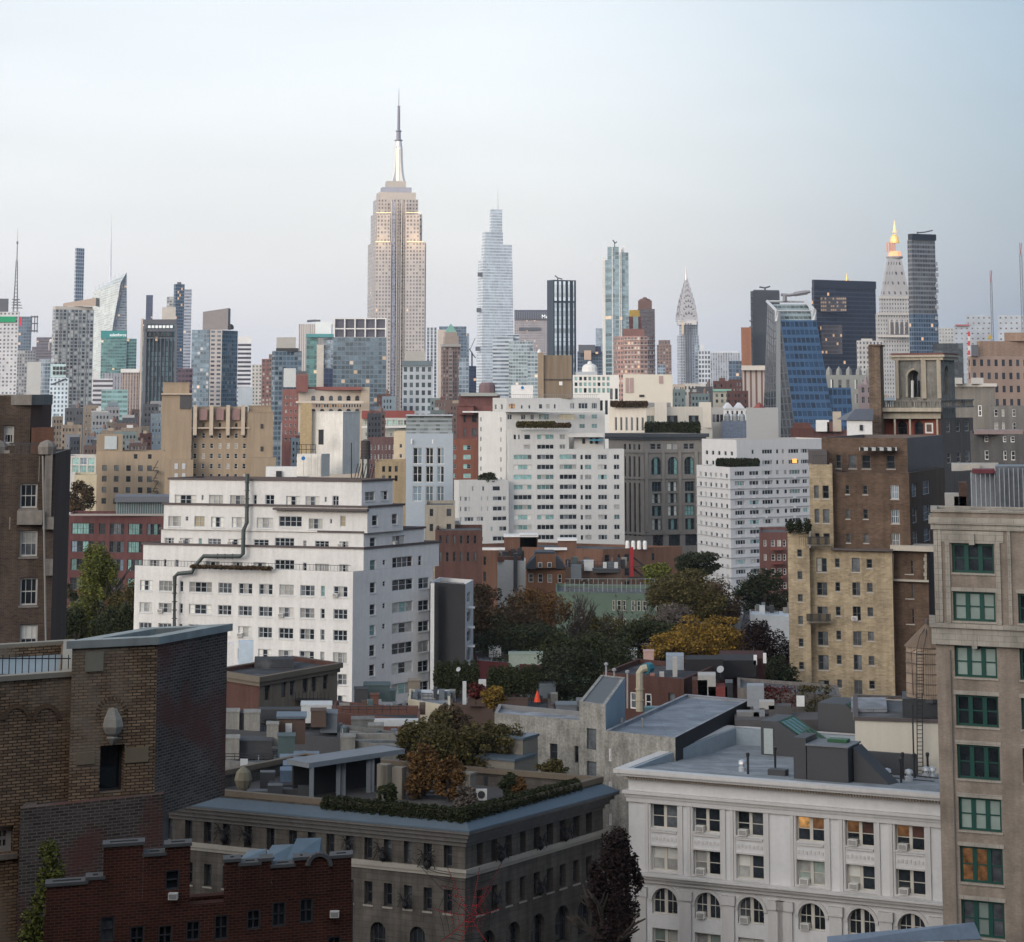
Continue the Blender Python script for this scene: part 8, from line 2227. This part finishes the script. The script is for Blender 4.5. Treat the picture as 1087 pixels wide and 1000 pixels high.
def roofhouse(label, pts, top, mat, parts=(), roof=None, row=None, par=.4):
    b = Bld('row_house', label, pts, top, [mat, mat], roof or MROOFD, par=par, row=row or top + 8, depth=9)
    b.finish()
    for nm, x0, x1, y0, y1, dY, d, mi in parts: block(b.root, nm, x0, x1, y0, y1, pts[0][1] + dY, d, RFS[mi] if isinstance(mi, int) else mi, par=.06 if d > 1 else 0)
    for i in range(11):
        px = pts[0][0] + (pts[1][0] - pts[0][0]) * RND.random()
        y, w = top - RND.uniform(0, 5), RND.uniform(2, 8)
        block(b.root, RND.choice(['roof_box', 'air_unit', 'chimney', 'skylight']), px, px + w, y - RND.uniform(2, 8), y + 4, pts[0][1] + RND.uniform(2, 8), RND.uniform(.6, 2), RFS[RND.choice([0, 1, 1, 2, 2, 4, 6, 8])])
    m = MB(); xa, xb = pts[0][0] + RND.random() * 20, pts[1][0] - RND.random() * 20
    for i in range(9): m.tube([P3(xa + (xb - xa) * i / 8, top + 1, pts[0][1] + 1), P3(xa + (xb - xa) * i / 8, top - 6, pts[0][1] + 1)], .035, 4)
    for y in (6, 3): m.tube([P3(xa, top - y, pts[0][1] + 1), P3(xb, top - y, pts[0][1] + 1)], .035, 4)
    m.build('roof_rail', RAIL, b.root)
    for i in range(7):
        px = pts[0][0] + (pts[1][0] - pts[0][0]) * RND.random()
        Yq = pts[0][1] + 2 + RND.random() * 4
        y = top + RND.uniform(-2, 3)
        MB().tube([P3(px, y + 6, Yq), P3(px, y - RND.uniform(3, 10), Yq)], .06, 5).build('vent_pipe', RND.choice([PIPE, MATS['pipe_steel']]), b.root)
    return b
roofhouse('row house with pale chimneys and a brown stair shed beside the foreground tower', [(228, 212), (325, 208)], 806, RFS[6], [('chimney', 239, 254, 783, 806, 1, 2, 0), ('roof_shed', 254, 289, 786, 806, 2, 3, 1), ('green_tank', 295, 313, 781, 804, 0, 2, 8), ('stair_shed', 295, 324, 761, 790, 6, 2.5, 4), ('shed_roof', 294, 325, 760, 763, 5.8, 3, 7), ('shed_door', 303, 310, 768, 780, 5.9, .2, 5), ('chimney', 283, 295.5, 768, 792, 4, 1.6, 0), ('tarpaulin', 297, 337, 806, 832, -10, 3, 7), ('tarpaulin', 312, 338, 803, 815, -8, 3, 7), ('dark_bin', 286, 330, 833, 848, -22, 2, 1), ('white_frame', 255, 263, 806, 815, -6, .3, 5)], roof=RFS[2])
roofhouse('row house with two pale chimney blocks and a white shed below the stone front', [(238, 236), (361, 230)], 774, RFS[1], [('chimney', 239, 254, 755, 776, 0, 2.4, 0), ('chimney', 259, 276, 756, 776, 0, 2.4, 0), ('gap_shade', 254, 259, 757, 776, .5, 2, 1), ('white_shed', 319.5, 352, 748, 768, 2, 3, 5), ('dark_shed', 340, 358, 757, 778, -2, 3, 2), ('dark_shed', 330, 346, 754, 772, -3, 2, 4), ('black_wall', 275, 320, 753, 764, 5, 2, 1)])  # dark block between the two chimneys stands in for shade in the gap
roofhouse('row house with a stained pale side wall and black rails above the pergola', [(361, 214), (424, 209)], 784, RFS[6], [('parapet', 361, 424, 779, 785, 0, .6, 0), ('pale_block', 362, 377, 782, 809, -2, 2, 0), ('roof_box', 373, 397, 763, 775, 14, 2, 6), ('pale_block', 391, 407, 770, 786, 8, 2, 0), ('white_parapet', 396, 444, 764, 771, 20, 1, 5)], roof=RFS[0])
roofhouse('row house with a long rust red wall and scattered tanks under the white house', [(352, 246), (446, 240)], 756, RFS[3], [('red_wall', 357, 444, 750, 760, 1, .8, 3), ('roof_box', 360, 371, 747, 754, 5, 1, 0), ('pipe_cluster', 376, 390, 731, 750, 12, 2, 1), ('green_shed', 386, 414, 727, 742, 16, 3, 8), ('chimney', 393, 402, 737, 750, 9, 1.4, 3)])
roofhouse('low house with a cream parapet and white roof before the black party wall', [(433, 262), (478, 256)], 742, plain('rf_cream', (.46, .42, .33), .9), [('roof_panel', 440, 478, 737, 742, 3, 4, 5), ('tank', 433, 446, 722, 736, 14, 2, 9), ('stack', 491, 495, 724, 748, 2, .8, 5), ('roof_tank', 405, 420, 733, 745, 10, 2, 8)], roof=MROOFL)
roofhouse('low red brown terrace house with wooden decks beside the evergreens', [(478, 285), (585, 280)], 746, RFS[4], [('deck_wall', 497, 560, 741, 750, -2, 2, 4), ('chimney', 508, 516, 722, 742, 4, 1, 5), ('pale_dormer', 519, 541, 720, 736, 12, 3, 9), ('slate_dormer', 552, 590, 727, 745, 10, 4, 2), ('white_edge', 530, 606, 757, 763, -18, .8, 5), ('ac_box', 588, 601, 706, 716, 40, 2, 5)])
roofhouse('maroon house with a pale green gable wall below the dark trees', [(503, 312), (576, 306)], 701, farbrick('maroon_wall', (.075, .022, .026)), [('green_gable', 540, 576, 694, 716, -4, 3, plain('gable_green', (.24, .29, .25))), ('roof_box', 519, 532, 687, 698, 4, 2, 5), ('chimney', 562, 570, 688, 697, 4, 1, 5)], roof=MROOFL)
roofhouse('black tarred row house right of the closed orange parasol', [(585, 262), (640, 258)], 757, RFS[4], [('roof_box', 590, 612, 748, 760, -3, 3, 2), ('roof_box', 612, 634, 744, 757, 2, 3, 6)])
roofhouse('white roofed low house with tiny turrets before the yellow tree', [(640, 352), (705, 345)], 682, farbrick('maroon_wall', (.075, .022, .026)), [('roof_block', 660, 676, 690, 700, -20, 3, 5), ('pink_chimney', 683, 694, 691, 702, -40, 2, plain('pink_pot', (.42, .28, .26))), ('turret', 686, 692, 666, 680, 2, 1, 5), ('turret', 706, 712, 672, 682, 2, 1, 5), ('turret', 654, 662, 676, 684, 1, 1, 5)], roof=MROOFL)
roofhouse('low pale house with a blue metal roof beside the yellow brick house', [(796, 395), (845, 390)], 652, plain('rf_palewall', (.35, .38, .41), .8), [('roof_vent', 806, 812, 643, 652, 3, 1, 5)], roof=plain('metal_roof', (.42, .47, .52), .5), par=.1)
t = thing('parasol', 'small closed orange red parasol on the planted roof terrace', 'parasol', tuple(P3(570, 748, 272)))
MB().lathe(V2(570 , 272), [(.42, Zp(745, 272)), (.22, Zp(738, 272)), (.05, Zp(733, 272))], 8).build('canopy', plain('parasol_red', (.62, .07, .03)), t)
MB().tube([P3(570, 750, 272), P3(570, 731, 272)], .04, 5).build('pole', FRD, t)
# ---------------------------------------------------------------- low brick row, mansard house, green school
LRB = farbrick('low_row_brick', (.15, .085, .062), .14)
b = mid('brick_row', 'long low brown brick row with black fire escapes below the white apartment tower', [(480, 545), (640, 530), (724, 540)], 583, [LRB, LRB], [(0, [(487, 490), (496, 500), (513, 516)], [(590, 599), (606, 616)], S_SMD, 487), (0, [(607, 612), (620, 626)], [(591, 599), (603, 611)], S_SMD, 607), (1, [(642, 647), (656, 658.5), (663, 668), (692, 695)], [(589, 597), (604, 612), (618, 626)], S_SMD, 643)], roof=MROOF)
for x0, x1, y in ((535, 571, 569.5), (592, 612, 573.5), (552, 570, 568.5)): block(b.root, 'roof_hut', x0, x1, y, 585, 538, 6, LRB); block(b.root, 'hut_roof', x0 - .5, x1 + .5, y - 1, y + .6, 537.5, 7, WHT)
for x in (512, 578): block(b.root, 'roof_panel', x, x + 24, 582, 584, 533, 3, WHT)
for i in range(4): spire(b.root, 'roof_fan', 666 + i * 6.2, [(2.2, 583), (2.2, 576), (1.6, 574)], 534, WHT, 10)
m = MB()
for y in (590, 602): m.tube([P3(670, y, 529), P3(684, y + 11, 529)], .2, 4); m.box(P3(668, y, 529).x, P3(686, y, 529).x, 528, 530, Zp(y + 11.5, 529), Zp(y + 11, 529))
m.build('fire_escape', RAIL, b.root)
block(b.root, 'red_duct', 669, 672.5, 581, 612, 528, .5, plain('duct_red', (.28, .02, .03)))
b = mid('mansard_house', 'orange brick house with a dark slate mansard roof and two upper windows', [(559, 462), (600, 460)], 602, farbrick('mansard_brick', (.19, .10, .062), .12), [(0, [(561, 566), (571, 576), (581, 586), (592, 596)], [(609, 618)], S_SM, 561)], par=.1, depth=7)
R_ = b.root
block(R_, 'upper_front', 569, 590, 588, 603, 459.6, 6, farbrick('mansard_brick', (.19, .10, .062)))
for x in (571, 581): block(R_, 'window', x, x + 4.6, 597, 602.5, 459.4, .2, FRW); block(R_, 'window_pane', x + .6, x + 4, 597.6, 602, 459.3, .2, GL['m'])
for pr, d0 in (([(567, 588), (590, 588), (588, 586), (569, 586)], -.4), ([(558, 604), (569.5, 604), (569.5, 589), (562, 597)], -.2), ([(589.5, 604), (600.5, 604), (597, 597), (589.5, 589)], -.2)):
    m = MB(); f = [P3(x, y, 460 + d0) for x, y in pr]; bk = [Vector((p.x, p.y + 7, p.z)) for p in f]
    m.face(f); m.face(list(reversed(bk)))
    for i in range(4): m.face([f[(i + 1) % 4], f[i], bk[i], bk[(i + 1) % 4]])
    m.build('mansard_roof', plain('mansard_slate', (.03, .038, .05), .6), R_)
roofhouse('weathered white party wall house left of the slate mansard house', [(528, 468), (558, 464)], 594, RFS[5], [('chimney', 545, 549, 588, 625, -4, 2, 1), ('parapet', 528, 553, 591, 596, -1, 1, 3)])
roofhouse('dark terrace house with vents right of the slate mansard house', [(600, 458), (660, 452)], 602, RFS[4], [('roof_box', 620, 630, 595, 606, -3, 2, 5), ('canopy', 629, 658, 604, 608, -6, 3, 1), ('chimney', 640, 644, 597, 604, -4, 1, 5), ('chimney', 652, 656, 597, 604, -4, 1, 5), ('roof_box', 606, 617, 600, 614, -6, 2, 2)])
GS = plain('school_green', (.085, .125, .10), .85, var=.1)
b = mid('school_building', 'pale green school building with cream window bands and a fenced roof court', [(590, 428), (768, 420)], 628, GS, [(0, [(650, 653), (655, 659.5), (661, 664.5), (670, 674), (676, 680), (682, 686), (696, 700), (706, 710), (722, 726), (745, 749)], [(637, 648), (656, 668)], style('sch', plain('school_cream', (.34, .33, .28)), 1, 'd d m', fw=.13, rev=.12), 650)], roof=MROOF)
m = MB()
for x in range(600, 768, 5): m.tube([P3(x, 628, 424), P3(x, 614 if x % 4 else 618, 424)], .06 if x % 4 else .12, 4)
for y in (614.5, 621): m.tube([P3(600, y, 424), P3(766, y, 424)], .05, 4)
m.build('roof_fence', plain('fence_grey', (.20, .24, .24)), b.root)
# ---------------------------------------------------------------- trees
TG = 'trees among the houses in the middle of the city'
for a in (('tall pale green poplar beside the white stepped house', 101, 577, 690, 46, 330, 'poplar', 1, 5200, dict(tall=True)), ('low orange green tree against the left wall of the white stepped house', 133, 616, 690, 30, 325, 'olive', 2, 3000, {}), ('dark green tree in the gap beside the left border house', 76, 622, 690, 26, 322, 'green', 3, 2200, {}), ('dark tree hidden below the tall pale green poplar', 122, 640, 700, 44, 318, 'green', 4, 2600, {}),
          ('small brown green tree on the red brick factory terrace', 85, 511, 548, 24, 500, 'brown', 5, 1500, dict(base=Zp(549, 500))), ('round reddish brown tree touching the black party wall house', 520, 620, 708, 48, 335, 'brown', 6, 5000, {}), ('rust orange tree in front of the slate mansard house', 571, 628, 692, 58, 350, 'orange', 7, 4200, {}), ('dense dark green tree below the rust orange tree', 560, 664, 724, 78, 332, 'dark', 8, 4200, {}),
          ('bare grey branched tree left of the pale green school', 614, 618, 700, 66, 345, 'grey', 9, 3000, dict(bare=True)), ('dark thin leaved tree below the bare grey tree', 642, 672, 735, 62, 322, 'green', 10, 2800, {}), ('very dark shrubby tree above the stucco stair tower', 600, 690, 748, 80, 300, 'dark', 11, 3600, {}), ('sparse bare tree before the green school windows', 668, 632, 690, 40, 395, 'grey', 12, 1500, dict(bare=True)),
          ('large olive brown tree right of the green school fence', 726, 606, 672, 72, 392, 'olive', 13, 5200, {}), ('greyish seed headed tree below the large olive brown tree', 716, 644, 692, 62, 372, 'grey', 14, 3400, {}), ('small bright green tree beside the brick row end', 697, 598, 622, 28, 450, 'poplar', 15, 1400, {}), ('flat dark tree before the arched loft building', 740, 586, 610, 40, 500, 'dark', 16, 2000, {}),
          ('silver barked bare tree before the pale grey apartment house', 780, 596, 658, 48, 430, 'grey', 17, 0, dict(bare=True, bark=BARKS)), ('round dark green tree beside the yellow brick house', 812, 608, 652, 46, 420, 'dark', 18, 3000, {}), ('bright yellow tree at the heart of the city block', 756, 655, 704, 84, 332, 'yellow', 19, 6400, {}), ('thin golden tree at the left edge of the bright yellow tree', 716, 672, 706, 56, 326, 'yellow', 20, 2400, {}), ('dark maroon tree next to the yellow brick house', 818, 652, 742, 52, 312, 'maroon', 21, 4200, {}),
          ('broad dark tree behind the clipped evergreens', 548, 655, 735, 70, 318, 'dark', 23, 4200, {}), ('dark brown tree between the rust orange tree and the black party wall', 543, 636, 712, 50, 342, 'brown', 24, 3600, {}), ('dull olive tree before the pale green school wall', 634, 652, 715, 56, 352, 'olive', 25, 3000, {}), ('low dark green tree under the large olive brown tree', 690, 660, 712, 66, 345, 'green', 26, 3600, {}), ('brown tree at the right end of the school fence', 760, 618, 668, 44, 410, 'brown', 27, 2600, {}), ('dark tree over the maroon house roofs', 584, 676, 728, 60, 316, 'green', 28, 3200, {}),
          ('deep shadowed tree between the row house and the yellow brick house', 826, 700, 760, 40, 280, 'dark', 22, 2400, {})):
    tree(a[0], a[1], a[2], a[3], a[4] * 1.22, *a[5:8], n=int(a[8] * 1.5), group=TG, **a[9])
for lab, px, pt, pb, w, kd, sd, n in (('tallest olive tree on the corner building terrace', 470, 757, 822, 62, 'olive', 51, 4200), ('broad olive tree behind the terrace bulkheads', 538, 772, 820, 46, 'olive', 62, 2200), ('olive tree at the left of the terrace grove', 448, 766, 818, 46, 'olive', 63, 2400), ('golden olive tree right of the terrace bulkhead', 510, 768, 822, 66, 'olive', 52, 3800), ('small brown topped tree at the back of the terrace', 478, 748, 790, 40, 'brown', 53, 2200), ('rust coloured terrace tree beside the garden piers', 449, 792, 845, 36, 'orange', 54, 2400), ('orange brown terrace tree next to the terrace chimney', 477, 805, 848, 34, 'orange', 55, 2000), ('green tree over the left terrace wall', 434, 768, 812, 26, 'olive', 56, 1600), ('dark round shrub in front of the terrace bulkhead', 540, 822, 845, 22, 'green', 57, 1400), ('small rust shrub in front of the terrace doors', 551, 826, 846, 14, 'orange', 58, 800), ('grassy shrub by the terrace chimney', 494, 832, 860, 22, 'grey', 59, 900), ('loose green shrub at the far terrace corner', 584, 808, 832, 34, 'olive', 60, 1600), ('dark shrub beside the garden piers', 411, 832, 852, 20, 'green', 61, 1000)):
    p = tp(px, min(pb + 8, 862))
    tree(lab, px, pt, pb, w, p.y + 2, kd, sd, n, group='trees and shrubs on the roof terrace', base=ZT, leaf=.13, name='tree' if pb - pt > 30 else 'shrub')
A3, B3, C3 = tp(345, 857, .9), tp(491, 872, .9), tp(618, 838, .9)
for p in (A3, B3, C3): p.z = ZT + .45
hedge('long clipped dark hedge along both edges of the roof terrace', [A3 + Vector((.2, .6, 0)), B3 + Vector((0, 1.2, 0)), C3 + Vector((-.6, .3, 0))], 1.0, 1.15, LEAF['hedge'], 71, dens=2600, leaf=.085)
for lab, x0, x1, y, Yq, kd, h, sd in (('row of tall evergreens at the foot of the black party wall', 466, 503, 733, 292, 'green', 3.4, 81), ('second row of clipped evergreens along the planted roof terrace', 523, 566, 737, 284, 'green', 3.2, 82)):
    hedge(lab, [P3(x0, y, Yq), P3(x1, y, Yq)], 1.2, h, LEAF[kd], sd, name='evergreen_row', cat='evergreens', dens=2600, leaf=.12)
tree('small scarlet shrub beside the evergreens', 505, 726, 742, 20, 278, 'red', 83, 1300, base=Zp(748, 278), name='shrub'); tree('small golden shrub on the planted roof terrace', 524, 730, 752, 22, 272, 'yellow', 84, 1500, base=Zp(756, 272), name='shrub')
tree('nearly black tree right of the stone corner building', 652, 886, 1010, 52, 178, 'maroon', 85, 6000, leaf=.14)
for lab, pts, kd, h, sd in (('hedge on the penthouse terrace of the white apartment tower', [P3(550, 453.5, 646), P3(588, 453.5, 646)], 'olive', 1.5, 86), ('red tinted shrubs at the end of the white tower terrace hedge', [P3(590, 453.5, 646), P3(604, 453.5, 646)], 'brown', 1.1, 87), ('planting along the edge of the arched loft roof', [P3(686, 459.5, 722), P3(742, 459.5, 722)], 'green', 3.2, 88), ('roof garden on top of the cream stucco building', [P3(650, 431.5, 739), P3(686, 431.5, 734)], 'brown', 1.6, 89), ('bushes before the setback of the pale grey apartment house', [P3(762, 495, 632), P3(804, 495, 632)], 'dark', 2.0, 90), ('potted shrubs on the corner of the yellow brick house', [P3(839, 565, 284), P3(857, 565, 284)], 'dark', 1.5, 91), ('planters along the big setback of the white stepped house', [P3(206, 603, 306), P3(285, 605, 303)], 'brown', .4, 92)):
    hedge(lab, pts, .9, h, LEAF[kd], sd, dens=700, leaf=.30 if pts[0].y > 500 else .14)
tree('bush on the low left wing of the white apartment tower', 518, 502, 513, 18, 645, 'green', 93, 700, base=Zp(514, 645), name='shrub', leaf=.3)
t = thing('metal_canopy', 'blue metal canopy cutting across the foot of the white arcaded house', 'canopy', tuple(P3(878, 1004, 158)))
m = MB(); q = [P3(878, 994, 158), P3(1034, 979, 150), P3(1042, 997, 150), P3(878, 1002, 158)]; r = [Vector((p.x + .1, p.y + .35, p.z - .12)) for p in q]
m.face(list(reversed(q))); m.face([q[0], q[1], r[1], r[0]]); m.face([q[1], q[2], r[2], r[1]]); m.face(r); m.face([q[3], q[0], r[0], r[3]])
m.build('sheet', plain('canopy_blue', (.17, .235, .33), .5, var=.25), t)
for px in (900, 960, 1036): MB().tube([P3(px, 1000, 156 if px < 1000 else 150.3), (*P3(px, 1000, 156 if px < 1000 else 150.3).xy, 0)], .08, 5).build('post', STEELD, t)
# unseen blocks added behind the viewpoint to shade the foreground from the sky
for x0, x1, y0, y1, h in ((-420, -230, -170, -90, 84), (-222, -120, -160, -80, 108), (-112, -40, -150, -72, 132), (-34, 60, -150, -70, 150), (68, 170, -160, -74, 135), (180, 380, -170, -90, 96)):
    structure(MB().box(x0, x1, y0, y1, 0, h).build('shade_block', farbrick('shade_block_brick', (.12, .10, .09))))
# ---------------------------------------------------------------- haze
hz = MB()
hz.box(-2600, 2600, -260, 5600, -1.0, 470)
m, p = newmat('haze_air')
nt.nodes.remove(p)
pv = N('ShaderNodeVolumePrincipled')
pv.inputs['Color'].default_value = (.80, .87, .97, 1)
pv.inputs['Density'].default_value = HAZE
pv.inputs['Anisotropy'].default_value = 0.2
L(pv.outputs[0], nt.nodes['Material Output'].inputs['Volume'])
o = hz.build('haze', m)
o['kind'] = 'stuff'
